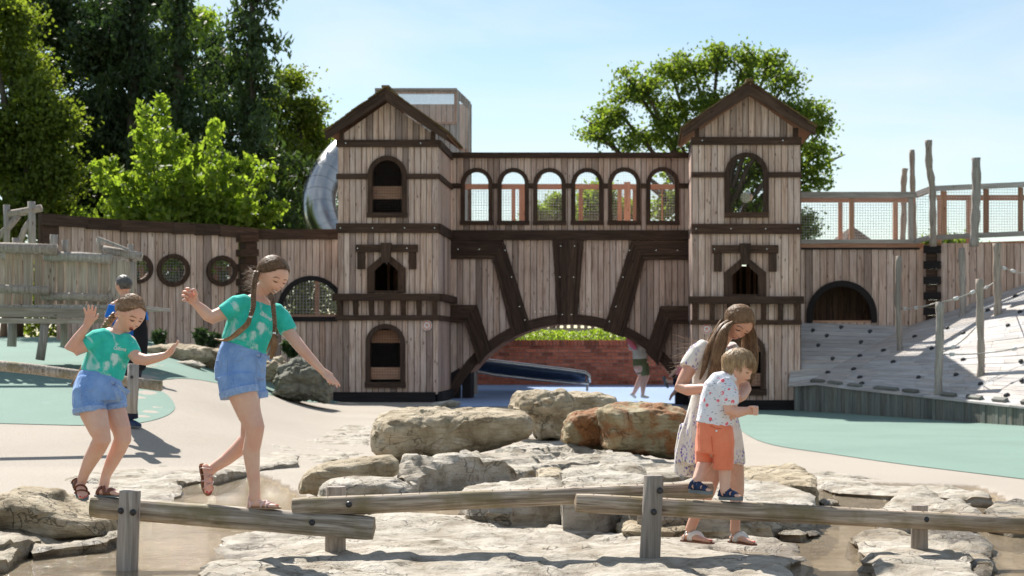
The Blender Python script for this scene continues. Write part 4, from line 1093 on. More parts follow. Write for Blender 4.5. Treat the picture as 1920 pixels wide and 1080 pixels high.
def gb(px, Y): return Vector(((px-CX)/F*Y, Y, terrain((px-CX)/F*Y, Y)))
broad_tree('broadleaf_tree', 'leafy tree with sunlit green edges at the far left of the frame', gw, gb(20, 40), [(-40, 140, 95), (30, 120, 70), (75, 170, 62), (60, 250, 72), (100, 215, 45), (-20, 260, 90), (50, 340, 75), (110, 330, 45), (-20, 400, 80), (90, 415, 55), (20, 40, 40), (-30, 20, 50)], 40, L_broad, nper=56, leaf=.15, trunk=.3)
broad_tree('broadleaf_tree', 'shadowy dark green tree between the far left tree and the first conifer', gw, gb(190, 47), [(130, 30, 90), (190, 80, 90), (230, -10, 80), (150, 180, 95), (210, 220, 90), (150, 320, 100), (230, 330, 90), (60, 0, 70), (130, 420, 80), (250, 130, 60), (300, 300, 80)], 47, L_dark, nper=80, leaf=.17, trunk=.4, limbs=False)
conifer('conifer_tree', 'dark broad conifer whose top runs out of the frame left of the second conifer', gw, 250, -120, 440, 110, 45, L_dark, 1, 1.3)
conifer('conifer_tree', 'dense conifer with a light green fringe near the top, third trunk from the left', gw, 335, -50, 440, 92, 44, L_yew, 2, 1.35)
conifer('conifer_tree', 'tall drooping conifer with an open spiky top nearest the sky gap', gw, 462, -60, 440, 165, 43, L_yew, 3, 1.3, lean=12, droop=.45)
conifer('conifer_tree', 'lower conifer filling the gap between the dense conifer and the drooping one', gw, 400, 60, 440, 80, 46, L_dark, 4, 1.2)
broad_tree('broadleaf_tree', 'light green tree peeping out between conifers and the tube slide', gw, gb(560, 48), [(560, 210, 42), (590, 250, 38), (540, 270, 50), (600, 300, 36), (560, 350, 52), (520, 200, 36), (545, 160, 30), (615, 350, 40), (500, 330, 60), (540, 410, 60), (600, 410, 45)], 48, L_broad, nper=60, leaf=.15)
broad_tree('broadleaf_tree', 'yellow green tree showing between two conifers near the top of the frame', gw, gb(330, 52), [(300, 20, 50), (340, 60, 45), (380, 40, 35), (290, 90, 45), (410, 130, 40), (360, 150, 50)], 52, L_bright, nper=60, limbs=False)
# bright young tree above the porthole wall: upright sprays
def spray_tree():
    Y = 38.5; base = gb(350, Y); root = thing('young_tree', base, 'bright yellow green young tree with upright sprays just above the porthole wall', 'tree')
    g = np.random.default_rng(11); lb = MB(); out = []
    tips = [(270, 205), (300, 185), (310, 260), (205, 300), (180, 310), (240, 330), (405, 232), (365, 280), (430, 300), (468, 300), (450, 340), (505, 310), (525, 385), (500, 400), (150, 400), (200, 385), (260, 250), (345, 310), (395, 320), (320, 330), (230, 380), (290, 360), (420, 370), (470, 380), (360, 370), (280, 300), (340, 255), (375, 345), (440, 400), (310, 400), (250, 410), (390, 400), (215, 345), (285, 235)]
    for x, y in tips:
        tip = P(x, y, Y+g.uniform(-1.2, 1.2)); o = P(340+(x-340)*.35, 460, Y+g.uniform(-.5, .5)); mid = o.lerp(tip, .55)+Vector((0, 0, -.15))
        sp = spline([o, mid, tip], 8); lb.tube(sp, [.03]*4+[.02]*(len(sp)-8)+[.008]*4, 5)
        for i, p in enumerate(sp):
            t = i/len(sp); n_ = int(24+30*(1-t)); r = .22*(1-t)+.075
            out.append(np.array(p)+g.normal(size=(n_, 3))*np.array([r, r, r*.8]))
    for x, y, r in ((300, 395, 50), (380, 410, 48), (240, 410, 38), (440, 418, 42)):
        R = r/F*Y; d = g.normal(size=(1300, 3)); d /= np.linalg.norm(d, axis=1)[:, None]
        out.append(np.array(P(x, y, Y))+d*R*g.uniform(.5, 1.05, (1300, 1)))
    mk_leaves('crown', leafmesh(np.concatenate(out), .10, 1.8, .6), L_bright, root); lb.build('limb', M_bark, root)
    b = MB(); b.tube([base-UP*.2, P(340, 470, Y)], [.12, .07], 8); b.build('trunk', M_bark, root)
spray_tree()
broad_tree('broadleaf_tree', 'spreading green tree behind the right tower, its crown open to the sky', 'trees beyond the bridge', gb(1340, 50),
           [(1120, 240, 34), (1155, 205, 40), (1180, 150, 36), (1215, 175, 44), (1260, 140, 40), (1300, 125, 42), (1345, 115, 40), (1390, 130, 44), (1440, 125, 40), (1470, 160, 34), (1250, 210, 46), (1320, 190, 54), (1200, 250, 42), (1400, 210, 60), (1470, 230, 50), (1520, 215, 34), (1545, 240, 22), (1535, 290, 34), (1560, 300, 18), (1490, 300, 55), (1525, 335, 32), (1270, 260, 44), (1340, 270, 60), (1130, 262, 24), (1420, 310, 60), (1390, 380, 50), (1290, 330, 50), (1250, 380, 46)], 50, L_right, nper=30, leaf=.16, trunk=.3, spread=.24, depth=.9)
for px, Y, bl, lab in ((1030, 58, [(1010, 400, 30), (1045, 385, 26), (1080, 410, 32), (1030, 430, 40)], 'small pale green tree low behind the third bridge window'),
                       (1120, 55, [(1110, 380, 30), (1140, 370, 34), (1095, 405, 30), (1150, 410, 40), (1175, 390, 30)], 'yellow green tree low behind the fourth bridge window'),
                       (1505, 48, [(1505, 420, 12), (1512, 408, 9), (1500, 440, 16), (1518, 432, 8)], 'small bushy tree seen through the walkway net beside the right tower'),
                       (1780, 50, [(1770, 452, 16), (1810, 455, 14), (1740, 456, 12)], 'low green bush behind the corner of the walkway')):
    broad_tree('small_tree', lab, 'small trees beyond the castle', gb(px, Y), bl, Y, L_bright if Y > 50 else L_right, nper=130, leaf=.13, spread=.2, trunk=.1)
# hedge above the brick wall and foliage seen through the round windows
def mass(name, label, px0, px1, y0, y1, Y, d, n, mat, cat='hedge', leaf=.09, amp=8):
    a = P(px0, y0, Y); b_ = P(px1, y1, Y); root = thing(name, Vector(((a.x+b_.x)/2, Y, 0)), label, cat)
    q = rng.uniform(0, 1, size=(n, 3)); xs_ = a.x+(b_.x-a.x)*q[:, 0]; h = a.z+np.array([noise.noise(Vector((x*1.3, Y, 0))) for x in xs_])*amp/F*Y
    zb = b_.z; pts = np.stack([xs_, Y+(q[:, 1]-.5)*d, zb+(h-zb)*q[:, 2]**.8], 1)
    mk_leaves('foliage', leafmesh(pts, leaf*.52, 1.5, .3), mat, root); return root
mass('hedge', 'bright leafy hedge growing between brick wall and picket fence', 880, 1290, 618, 646, 43.2, .8, 5200, L_bright)
mass('hedge', 'green shrubs behind the porthole wall and netted half round window', 30, 640, 470, 660, 42, 2.0, 26000, L_broad, leaf=.15)
bk = thing('garden_rail', P(400, 520, 39.5), 'orange timber rail with white net seen through the round portholes', 'railing')
WG = Wall(lambda px: 39.5); rect(WG, 200, 499, 640, 508, 0, .08, 'rail', M_orange, bk); rect(WG, 520, 589, 640, 600, 0, .08, 'rail', M_orange, bk)
for x in (230, 262, 400, 590, 430): rect(WG, x, 492, x+9, 640, .02, .06, 'post', M_orange, bk, 'v')
net(WG, bk, 200, 640, lambda x: 509, 590, 6, out=0, r=.005)
def plant(px, py, Y, hpx, n, label, mat=None, spread=.5):
    g = rng; base = G(px, py) if Y is None else P(px, py, Y); Yb = base.y; root = thing('small_plant', base, label, 'plant', 'small plants at the foot of the walls'); h = .75*hpx/F*Yb
    out = []; b = MB()
    for i in range(n):
        a = g.uniform(0, 2*math.pi); d = Vector((math.cos(a)*spread*h, math.sin(a)*spread*h*.6, h*g.uniform(.6, 1.1))); pts = spline([base, base+d*.5+UP*.1*h, base+d], 5); b.tube(pts, .006, 4)
        for j, p in enumerate(pts[2:]): out.append(np.array(p)+g.normal(size=(4, 3))*.03)
    mk_leaves('foliage', leafmesh(np.concatenate(out), .05, 3.2, .2), mat or L_dark, root); b.build('stem', L_broad, root)
plant(376, 648, 32, 36, 14, 'narrow green plant at the foot of the wall left of the girls', spread=.25); plant(399, 650, 33, 24, 12, 'low fern like plant at the foot of the porthole wall', spread=.7)
plant(300, 642, 31, 18, 10, 'small weed at the base of the wall behind the man in blue', spread=.7); plant(548, 668, 31, 34, 16, 'leafy plant behind the large dark boulder', spread=.6); plant(505, 640, 33, 26, 12, 'weed growing under the netted half round window', spread=.6)
# ================================================================ stream, rocks, balance beams
WZ = -.04
def m_rock(name, pale, mid, brown, stain=.5, rust=None, wet=False, lichen=(.09, .085, .03)):
    m = N(name, .82, .25); v = m.world(); a = m.noise(v, 3.2, 8, .62, .3); f = m.noise(v, 55, 5, .65)
    lay = m.noise(m.world((1.5, 1.5, 14)), 3.0, 6, .6, .6)
    col = m.ramp(a, (.30, brown), (.46, mid), (.62, pale), (.9, [c*1.08 for c in pale]))
    col = m.mix(m.rng(lay, .52, .72, 0, stain), col, brown)
    col = m.mix(m.rng(m.noise(v, 7.5, 6, .7), .56, .70, 0, .55), col, lichen)
    if rust:
        r = m.rng(m.noise(m.world((1, 1, 1.6)), 1.7, 6, .6, 1.2), .46, .56, 0, .92); col = m.mix(r, col, m.ramp(f, (.3, rust[0]), (.7, rust[1])))
    col = m.mix(m.rng(f, .3, .7, 0, .35), col, m.mix(1, col, (.62, .60, .56), 'MULTIPLY'))
    if wet:
        wv = m.rng(m.noise(v, 1.5, 4), .46, .56); col = m.mix(wv, col, m.mix(1, col, (.45, .42, .38), 'MULTIPLY')); m.l(m.rng(wv, 0, 1, .8, .22), m.b.inputs['Roughness'])
    wv2 = m.n('ShaderNodeVectorMath', operation='ADD'); ns_ = m.n('ShaderNodeTexNoise'); ns_.inputs['Scale'].default_value = 3.0; ns_.inputs['Detail'].default_value = 6; m.l(v, ns_.inputs['Vector']); m.l(v, wv2.inputs[0]); m.l(ns_.outputs['Color'], wv2.inputs[1])
    sc2 = m.n('ShaderNodeMapping'); sc2.inputs['Scale'].default_value = (1, 2.4, 2.0); m.l(wv2.outputs[0], sc2.inputs[0])
    cr = m.rng(m.voro(sc2.outputs[0], 1.5, 'DISTANCE_TO_EDGE'), 0, .022); gate = m.rng(m.noise(v, 1.1, 3), .46, .56); crk = m.math('MULTIPLY', m.math('SUBTRACT', 1.0, cr), gate)
    col = m.mix(m.math('MULTIPLY', crk, .45), col, (.07, .055, .04)); sx_ = m.n('ShaderNodeSeparateXYZ'); m.l(v, sx_.inputs[0]); wz = m.rng(m.math('ADD', sx_.outputs[2], m.math('MULTIPLY', m.math('SUBTRACT', a, .5), .08)), -.03, .0, 1, 0); col = m.mix(wz, col, m.mix(1, col, (.5, .45, .38), 'MULTIPLY')); m.l(m.rng(wz, 0, 1, .82, .3), m.b.inputs['Roughness']) if not wet else None; m.base(col)
    hf = m.noise(v, 13, 8, .72)
    b1 = m.bump(a, .05, .9); b2 = m.bump(lay, .02, .8, b1); b2 = m.bump(hf, .022, .9, b2); b2 = m.bump(m.math('SUBTRACT', 1.0, crk), .02, 1, b2); b3 = m.bump(f, .008, .9, b2)
    return m.m
R_pale = m_rock('pale_sandstone', (.54, .495, .43), (.41, .365, .30), (.21, .165, .115), .6)
R_warm = m_rock('warm_sandstone', (.54, .46, .34), (.38, .31, .21), (.18, .13, .075), .65)
R_rust = m_rock('rust_stained_sandstone', (.46, .40, .27), (.33, .26, .15), (.15, .10, .055), .5, ((.17, .06, .02), (.42, .19, .075)))
R_grey = m_rock('grey_mossy_boulder', (.26, .25, .20), (.17, .165, .13), (.09, .085, .06), .5, lichen=(.055, .07, .028))
R_wet = m_rock('wet_sandstone', (.44, .39, .31), (.33, .28, .21), (.19, .15, .10), .5, wet=True)
wm = N('muddy_water', .06, .5); wv = wm.world((1, 1.6, 1)); wm.b.inputs['IOR'].default_value = 1.33
w1 = wm.noise(wv, 5, 4, .6, 1.5); w2 = wm.noise(wv, 22, 3, .6, .8)
wm.base(wm.mix(wm.rng(wm.noise(wm.world(), 1.3, 5), .35, .65), (.34, .26, .165), (.48, .39, .27))); wm.b.inputs['Alpha'].default_value = .6
wm.bump(w2, .016, .9, wm.bump(w1, .045, .8))
def fb(p, s, o=4): return noise.fractal(Vector(p)*s, .9, 2.1, o)
def water():
    xs = [i*.25 for i in range(-26, 27)]; ys = [5+i*.25 for i in range(0, 52)]
    me = bpy.data.meshes.new('stream_water'); vs = [(x, y, WZ) for y in ys for x in xs]; n = len(xs)
    me.from_pydata(vs, [], [(j*n+i, j*n+i+1, (j+1)*n+i+1, (j+1)*n+i) for j in range(len(ys)-1) for i in range(n-1)])
    tagit(link('stream_water', me, wm.m), kind='structure')
water()
def slab(out_px, z, label, mat=None, thick=None, sp=.045, amp=.014, ter=.024, cat='rock', group='flat rocks round the stream', tilt=0, name='flat_rock', rough=.03):
    poly = [ZP(x, y, z) for x, y in out_px]; poly = [Vector((p.x, p.y)) for p in poly]
    thick = thick or (z+.22); seed = len(label)*1.7+out_px[0][0]*.013
    cx = sum(p.x for p in poly)/len(poly); cy = sum(p.y for p in poly)/len(poly)
    b = []; n = len(poly)
    for i in range(n):
        a, c = poly[i], poly[(i+1) % n]; k = max(1, int((c-a).length/(sp*.9)))
        for j in range(k):
            p = a.lerp(c, j/k); q = Vector((p.x, p.y, seed)); o = fb(q, 3.5)*rough*1.5+fb(q, 14, 3)*rough*.5
            d = Vector((p.x-cx, p.y-cy)).normalized(); b.append(p+d*o)
    nb = len(b); pts = list(b); x0 = min(p.x for p in b); x1 = max(p.x for p in b); y0 = min(p.y for p in b); y1 = max(p.y for p in b)
    yy = y0; r = 0
    while yy < y1:
        xx = x0+(sp/2 if r % 2 else 0)
        while xx < x1: pts.append(Vector((xx+random.uniform(-.2, .2)*sp, yy+random.uniform(-.2, .2)*sp))); xx += sp
        yy += sp*.87; r += 1
    bn = np.array([(p.x, p.y) for p in b]); keep = pts[:nb]
    for p in pts[nb:]:
        if np.min((bn[:, 0]-p.x)**2+(bn[:, 1]-p.y)**2) > (sp*.55)**2: keep.append(p)
    res = geometry.delaunay_2d_cdt(keep, [(i, (i+1) % nb) for i in range(nb)], [list(range(nb))], 1, 1e-5)
    V = res[0]; orig = res[3]; vs = []; bset = {}
    for i, p in enumerate(V):
        d = math.sqrt(np.min((bn[:, 0]-p.x)**2+(bn[:, 1]-p.y)**2)); q = Vector((p.x, p.y, seed))
        h = fb(q, 1.6)*amp*1.6+fb(q, 9, 3)*amp*.35
        if ter:
            t = (fb(q, .9)+.5)*3.0; fl = math.floor(t); fr = t-fl; h += ter*(fl+sm((fr-.80)/.14))-ter*1.5
        e = max(0, 1-d/.05); h -= .022*e*e
        vs.append(Vector((p.x, p.y, z+h+tilt*(p.y-cy))))
        for k in orig[i]:
            if k < nb: bset[k] = i
    faces = [tuple(f) for f in res[2]]
    ring = [bset.get(k) for k in range(nb)]; ring = [r for r in ring if r is not None]
    prev = ring; m = len(ring)
    levels = [.12, .3, .5, .7, .88, 1.0]
    cur = list(prev)
    for li, t in enumerate(levels):
        new = []
        for r0 in ring:
            p = vs[r0]; d = Vector((p.x-cx, p.y-cy, 0)).normalized(); zz = p.z-thick*t
            o = fb(Vector((p.x*1.2, p.y*1.2, zz*7+seed)), 2.6, 4)*rough*1.6+(.012 if li in (1, 3) else -.006)-.01+.02*t
            vs.append(Vector((p.x, p.y, zz))+d*o); new.append(len(vs)-1)
        for k in range(m): faces.append((cur[k], cur[(k+1) % m], new[(k+1) % m], new[k]))
        cur = new
    mb = MB(); mb.v = vs; mb.f = faces; mb.mi = [0]*len(faces)
    c = Vector((cx, cy, z-thick)); me = mb.mesh('flat_rock', c)
    bm = bmesh.new(); bm.from_mesh(me); bmesh.ops.recalc_face_normals(bm, faces=bm.faces)
    up = [f for f in bm.faces if abs(f.normal.z) > .8]
    if up and sum(f.normal.z for f in up) < 0: bmesh.ops.reverse_faces(bm, faces=bm.faces)
    bm.to_mesh(me); bm.free()
    me.polygons.foreach_set('use_smooth', [True]*len(me.polygons)); me.set_sharp_from_angle(angle=math.radians(38)) if hasattr(me, 'set_sharp_from_angle') else None
    return tagit(link(name, me, mat or R_pale, None, Matrix.Translation(c)), label, cat, group)
def boulder(out_px, Y, D, label, mat, amp=.05, pw_=.42, group='boulders by the castle', name='boulder', N_=128, crack=.0):
    cen = Vector((sum(p[0] for p in out_px)/len(out_px), sum(p[1] for p in out_px)/len(out_px)))
    pl = [Vector(p) for p in out_px]; pl.append(pl[0]); L = [(b-a).length for a, b in zip(pl, pl[1:])]; tot = sum(L); o = []
    for k in range(N_):
        d = tot*k/N_
        for a, b, l in zip(pl, pl[1:], L):
            if d <= l: o.append(a.lerp(b, d/max(l, 1e-6))); break
            d -= l
    o = [(o[i-1]+o[i]*2+o[(i+1) % N_])/4 for i in range(N_)]
    C = P(cen.x, cen.y, Y); loc = [P(p.x, p.y, Y)-C for p in o]; M_ = 46; vs = []; seed = cen.x*.03
    for j in range(1, M_):
        ph = math.pi*(j/M_-.5); sc = math.cos(ph)**pw_; yy = math.sin(ph)*D
        for q in loc: vs.append(Vector((q.x*sc, yy+q.z*.12*-1, q.z*sc)))
    a0 = len(vs); vs.append(Vector((0, -D, 0))); vs.append(Vector((0, D, 0)))
    fs = [(j*N_+i, j*N_+(i+1) % N_, (j+1)*N_+(i+1) % N_, (j+1)*N_+i) for j in range(M_-2) for i in range(N_)]
    fs += [(a0, (i+1) % N_, i) for i in range(N_)]+[(a0+1, (M_-2)*N_+i, (M_-2)*N_+(i+1) % N_) for i in range(N_)]
    out = []
    for v in vs:
        q = v+Vector((seed, Y, seed)); r = v.normalized()
        h = fb(q, 1.9)*amp*1.5+(1-abs(fb(q, 3.2, 3))*2)*amp*.35-amp*.3+fb(q, 9, 3)*amp*.3
        vd = noise.voronoi(q*2.6+Vector((fb(q, 4, 2)*.5, 0, fb(q+Vector((9, 2, 4)), 4, 2)*.5)))[0]; h += amp*1.5*(min(vd[1]-vd[0], .35)-.17)+fb(q, 22, 3)*amp*.12; st = fb(Vector((q.x*.6, q.y*.6, q.z*2.4)), 2.2, 3); h += amp*.5*(sm((st-.0)/.08)-.5)
        out.append(v+r*h+C)
    mb = MB(); mb.v = out; mb.f = fs; mb.mi = [0]*len(fs); c = Vector((C.x, C.y, min(p.z for p in out)))
    me = mb.mesh(name, c, True); me.set_sharp_from_angle(angle=math.radians(35))
    return tagit(link(name, me, mat, None, Matrix.Translation(c)), label, 'rock', group)
# big boulders in front of the arch
boulder([(700, 850), (700, 812), (704, 792), (722, 778), (750, 769), (800, 765), (870, 767), (950, 768), (990, 772), (1004, 785), (1004, 808), (994, 820), (960, 832), (900, 848), (800, 862), (745, 868), (712, 864)], 17.0, .55, 'long low tan boulder, widest of the boulders in front of the arch', R_warm, .045, .34)
boulder([(955, 770), (958, 748), (974, 734), (1008, 730), (1060, 735), (1078, 750), (1066, 775), (1056, 800), (1054, 826), (1010, 830), (1000, 812), (985, 780)], 19.2, .45, 'rounded tan boulder standing behind the gap between the long boulder and the rusty one', R_warm, .045, .42)
boulder([(1020, 742), (1050, 736), (1120, 735), (1150, 742), (1158, 754), (1150, 775), (1060, 780), (1030, 775)], 20.3, .5, 'pale flat topped boulder farthest back, right in front of the blue surface', R_warm, .04, .42)
boulder([(1055, 826), (1056, 795), (1064, 778), (1080, 769), (1125, 762), (1140, 775), (1140, 842), (1100, 836), (1070, 834)], 17.3, .35, 'small rusty boulder with a pale face left of the big rusty boulder', R_rust, .035, .4)
boulder([(1126, 842), (1125, 768), (1145, 759), (1200, 755), (1235, 758), (1275, 767), (1290, 785), (1290, 858), (1260, 862), (1200, 852)], 16.8, .5, 'big rust coloured boulder directly left of the long haired girl', R_rust, .035, .34)
boulder([(562, 925), (562, 892), (575, 878), (610, 866), (680, 855), (733, 852), (744, 866), (746, 888), (732, 900), (640, 905), (605, 930)], 13.3, .30, 'low dark brown rock left of the layered slab, beside the water', R_warm, .03, .38, 'rocks on the far bank')
boulder([(594, 930), (596, 912), (612, 900), (652, 893), (740, 896), (766, 908), (775, 922), (765, 935), (620, 940)], 12.3, .3, 'low pale rounded rock just above the left log crossing', R_pale, .02, .38, 'rocks on the far bank')
boulder([(515, 740), (518, 712), (534, 690), (560, 676), (590, 678), (612, 700), (620, 730), (618, 752), (560, 754)], 30.5, .7, 'tallest dark mossy boulder against the straight wall, right of the taller girl', R_grey, .09, .5)
boulder([(476, 715), (480, 688), (495, 672), (525, 670), (545, 690), (530, 718)], 31.5, .5, 'middle sized brown boulder tucked behind the tallest mossy boulder', R_warm, .06, .5)
boulder([(382, 690), (388, 662), (405, 649), (430, 655), (445, 690), (430, 704)], 31.0, .5, 'rounded brown boulder behind the taller girl at the green edge', R_warm, .06, .5)
boulder([(270, 678), (272, 652), (300, 645), (345, 648), (392, 652), (396, 670), (380, 680), (320, 680)], 30.2, .5, 'long low brown stone lying below the portholes', R_warm, .04, .34)
boulder([(325, 688), (335, 678), (370, 678), (384, 686), (370, 692)], 29.0, .25, 'small pale flat stone at the foot of the long low brown stone', R_pale, .02, .5)
boulder([(-30, 1000), (-30, 938), (0, 928), (50, 918), (95, 924), (130, 940), (168, 952), (215, 970), (225, 1000), (100, 1010)], 10.7, .45, 'sloping tan rock at the left edge behind the first beam post', R_warm, .03, .4, 'rocks on the near bank')
boulder([(600, 760), (640, 752), (700, 752), (760, 762), (700, 772)], 33.5, .2, 'thin grey stone at the left tower plinth', R_pale, .02, .6) if False else None
boulder([(795, 765), (812, 754), (845, 749), (866, 753), (864, 766)], 32.6, .3, 'small pale stone at the left foot of the arch', R_pale, .03, .5)
# flat slabs: outline of the upper surface, its height
slab([(-60, 985), (0, 972), (60, 966), (100, 972), (104, 982), (74, 996), (48, 1004), (20, 1012), (-60, 1018)], .10, 'thick pale slab cut by the left edge of the frame', R_wet, .25, rough=.04)
slab([(44, 1006), (70, 988), (110, 978), (165, 975), (222, 980), (232, 990), (200, 1001), (130, 1008), (60, 1016)], .075, 'thick wet slab in the water just left of the first beam post', R_wet, .22, rough=.02)
slab([(-60, 1030), (0, 1018), (40, 1012), (44, 1030), (10, 1052), (-60, 1065)], .03, 'brown low stone in the bottom left corner', R_wet, .2)
slab([(205, 897), (290, 893), (330, 902), (340, 912), (315, 928), (285, 934), (250, 925), (190, 925), (160, 912)], .04, 'pale bank slab right of the smaller girl with a rounded brown edge', R_pale, .2)
slab([(120, 898), (180, 880), (230, 872), (300, 868), (385, 872), (396, 884), (380, 892), (335, 900), (285, 890), (200, 905)], .03, 'long pale bank slab behind the smaller girl and her sandals', R_pale, .2)
slab([(392, 888), (400, 868), (440, 852), (520, 846), (560, 848), (556, 866), (500, 872), (440, 880), (405, 890)], .06, 'bank slab with a dark layered front edge behind the striding girl', R_pale, .2, ter=.01)
slab([(480, 850), (540, 835), (600, 826), (690, 830), (702, 845), (650, 852), (600, 850), (560, 862), (500, 858)], .02, 'low pale slab between the bank edge and the dark brown rock', R_pale, .15)
slab([(575, 826), (600, 808), (660, 800), (720, 804), (730, 820), (680, 826), (620, 828)], .02, 'upper pale slab beside the left end of the long boulder', R_pale, .15)
slab([(560, 858), (600, 852), (640, 850), (660, 860), (610, 868), (570, 872)], .0, 'tiny flat stone at the water above the dark brown rock', R_pale, .15)
slab([(748, 884), (756, 868), (800, 860), (870, 851), (950, 843), (1000, 836), (1090, 831), (1120, 836), (1145, 846), (1120, 852), (1040, 856), (1010, 862), (960, 870), (900, 874), (850, 878), (800, 882), (765, 892)], .20, 'long layered slab in the middle, below the long boulder', R_pale, .30, ter=.045, rough=.045, amp=.02)
slab([(930, 845), (990, 822), (1050, 820), (1066, 832), (1010, 840), (960, 848)], .12, 'pale sloping slab between the long boulder and the layered slab', R_pale, .25)
slab([(1040, 858), (1120, 836), (1200, 858), (1300, 868), (1310, 885), (1240, 890), (1160, 880), (1080, 880)], .10, 'broad pale slab below the big rusty boulder', R_pale, .25, ter=.03)
slab([(1006, 880), (1020, 875), (1050, 874), (1056, 884), (1030, 888), (1010, 888)], .15, 'small square stone block in the middle of the slabs', R_warm, .3, rough=.012, ter=0)
slab([(1052, 888), (1056, 870), (1100, 863), (1165, 862), (1208, 874), (1216, 888), (1170, 897), (1110, 906), (1056, 906)], .33, 'tall blocky stone above the middle beam, with a brown cut face below it', R_pale, .48, ter=.03, rough=.035)
slab([(868, 915), (900, 902), (1000, 896), (1050, 896), (1054, 915), (1052, 944), (960, 948), (876, 944)], .16, 'pale level slab right behind the middle beam', R_pale, .28, rough=.03)
slab([(1150, 935), (1160, 905), (1260, 898), (1400, 893), (1470, 903), (1516, 922), (1524, 936), (1490, 950), (1400, 953), (1300, 955), (1200, 953)], .17, 'large pale slab behind the long haired girl with a brown front face', R_pale, .34, ter=.02, rough=.04)
slab([(1388, 880), (1400, 870), (1450, 866), (1510, 876), (1536, 888), (1530, 900), (1480, 896), (1400, 890)], .22, 'thick ledge stone right of the dress hem with a rough dark front', R_warm, .4, ter=.02, rough=.03)
slab([(1500, 890), (1560, 886), (1650, 892), (1780, 908), (1852, 926), (1860, 936), (1760, 930), (1660, 922), (1560, 914), (1535, 903)], -.0+.03, 'thin long ledge at the far edge of the right hand pool', R_pale, .14, rough=.03)
slab([(1530, 938), (1545, 930), (1570, 934), (1575, 942), (1550, 946)], .0, 'small dark wet stone beside the thick ledge stone', R_wet, .15)
slab([(1640, 960), (1655, 938), (1690, 924), (1725, 922), (1780, 938), (1840, 958), (1820, 975), (1700, 980), (1650, 975)], .06, 'pale humped stone behind the short post of the right beam', R_pale, .2, amp=.04)
slab([(1846, 945), (1865, 930), (1900, 927), (1980, 932), (1980, 965), (1900, 968), (1852, 962)], .10, 'dark sided block at the right edge beyond the right beam', R_wet, .25)
slab([(1590, 990), (1640, 984), (1760, 984), (1815, 994), (1862, 1014), (1856, 1028), (1800, 1030), (1740, 1030), (1690, 1014), (1640, 1020), (1610, 1008)], .03, 'grey wet slab under the right beam', R_wet, .16)
slab([(1604, 1010), (1640, 1014), (1690, 1008), (1770, 1016), (1820, 1048), (1852, 1090), (1670, 1100), (1640, 1060), (1625, 1040)], .045, 'pale slab in the bottom right that carries the short post', R_pale, .18)
slab([(1795, 1046), (1810, 1036), (1850, 1044), (1868, 1062), (1850, 1074), (1815, 1070)], .0, 'small round edged stone right of the slab with the short post', R_wet, .14)
slab([(330, 1110), (380, 1070), (425, 1040), (412, 1012), (418, 994), (500, 984), (620, 974), (800, 962), (868, 964), (930, 972), (1010, 980), (1080, 990), (1150, 996), (1260, 1002), (1400, 1000), (1488, 1008), (1508, 1024), (1478, 1048), (1500, 1110)], .022, 'huge pale bedrock slab under the beams where the long haired girl stands', R_pale, .2, sp=.05, ter=.022, amp=.014, rough=.035)
slab([(1155, 975), (1200, 966), (1300, 964), (1400, 963), (1450, 968), (1448, 982), (1300, 986), (1170, 988)], .07, 'brown fronted step stone behind the sandals of the long haired girl', R_warm, .2, rough=.03, ter=.01)
slab([(1450, 985), (1490, 975), (1530, 978), (1540, 990), (1500, 1000), (1460, 998)], .02, 'dark wet stone at the little waterfall right of the woman\'s slab'.replace("woman's slab", 'step stone'), R_wet, .15)
# ---------------------------------------------------------------- balance beam trail
bmr = thing('balance_beam_trail', P(930, 1060, 9.5), 'zigzag balance trail of three weathered round logs bolted to short posts', 'balance beam')
def flatlog(p0, p1, r0, r1, name='log'):
    p0, p1 = Vector(p0), Vector(p1); d = (p1-p0).normalized(); s = UP.cross(d).normalized(); u = d.cross(s); n = 22; K = 40; b = MB(); vs = []
    for i in range(K+1):
        t = i/K; c = p0.lerp(p1, t); r = lerp(r0, r1, t)*(1+.03*fb(c, 2.5, 3))
        e = min(i, K-i); r *= (1, )[0] if e > 0 else .93
        for k in range(n):
            a = 2*math.pi*k/n; y = math.sin(a)*r; x = math.cos(a)*r*(1+.02*noise.noise(Vector((t*9, a*3, r0*99))))
            y = min(y, r*.80)
            vs.append(c+s*x+u*y+d*(0 if 0 < i < K else 0))
    fs = [(i*n+k, i*n+(k+1) % n, (i+1)*n+(k+1) % n, (i+1)*n+k) for i in range(K) for k in range(n)]
    b.add(vs, fs)
    b.add([vs[k] for k in range(n)]+[p0-d*.012], [(n, (k+1) % n, k) for k in range(n)], 1); b.add([vs[K*n+k] for k in range(n)]+[p1+d*.012], [(n, k, (k+1) % n) for k in range(n)], 1)
    c = (p0+p1)/2; x = d; R = Matrix((s, u, x)).transposed().to_4x4(); mw = Matrix.Translation(c) @ R; inv = mw.inverted()
    b.v = [inv @ v for v in b.v]; me = b.mesh(name, None, True); me.set_sharp_from_angle(angle=math.radians(40))
    o = link(name, me, [M_log, M_logend], bmr, mw)
    g = MB(); L = (p1-p0).length; k = .10
    while k < L-.05:
        cc = p0+d*k+u*(lerp(r0, r1, k/L)*.80+.0012); g.box(cc-u*.0008, .0035, r0*.98, .0025, Matrix((d, s, u)).transposed()); k += .107
    return o, g
YL = 9.5
def LP(x, y, Y=YL): return P(x, y, Y)
_, g1_ = flatlog(LP(172, 948), LP(701, 989), .069, .076)
_, g2_ = flatlog(LP(549, 950), LP(1335, 917, 9.62), .062, .055)
_, g3_ = flatlog(LP(1080, 941, 9.465), LP(2010, 988), .061, .056)
for g in (g2_, g3_): tagit(g.build('grip_grooves', M_tongue, bmr), kind='stuff')
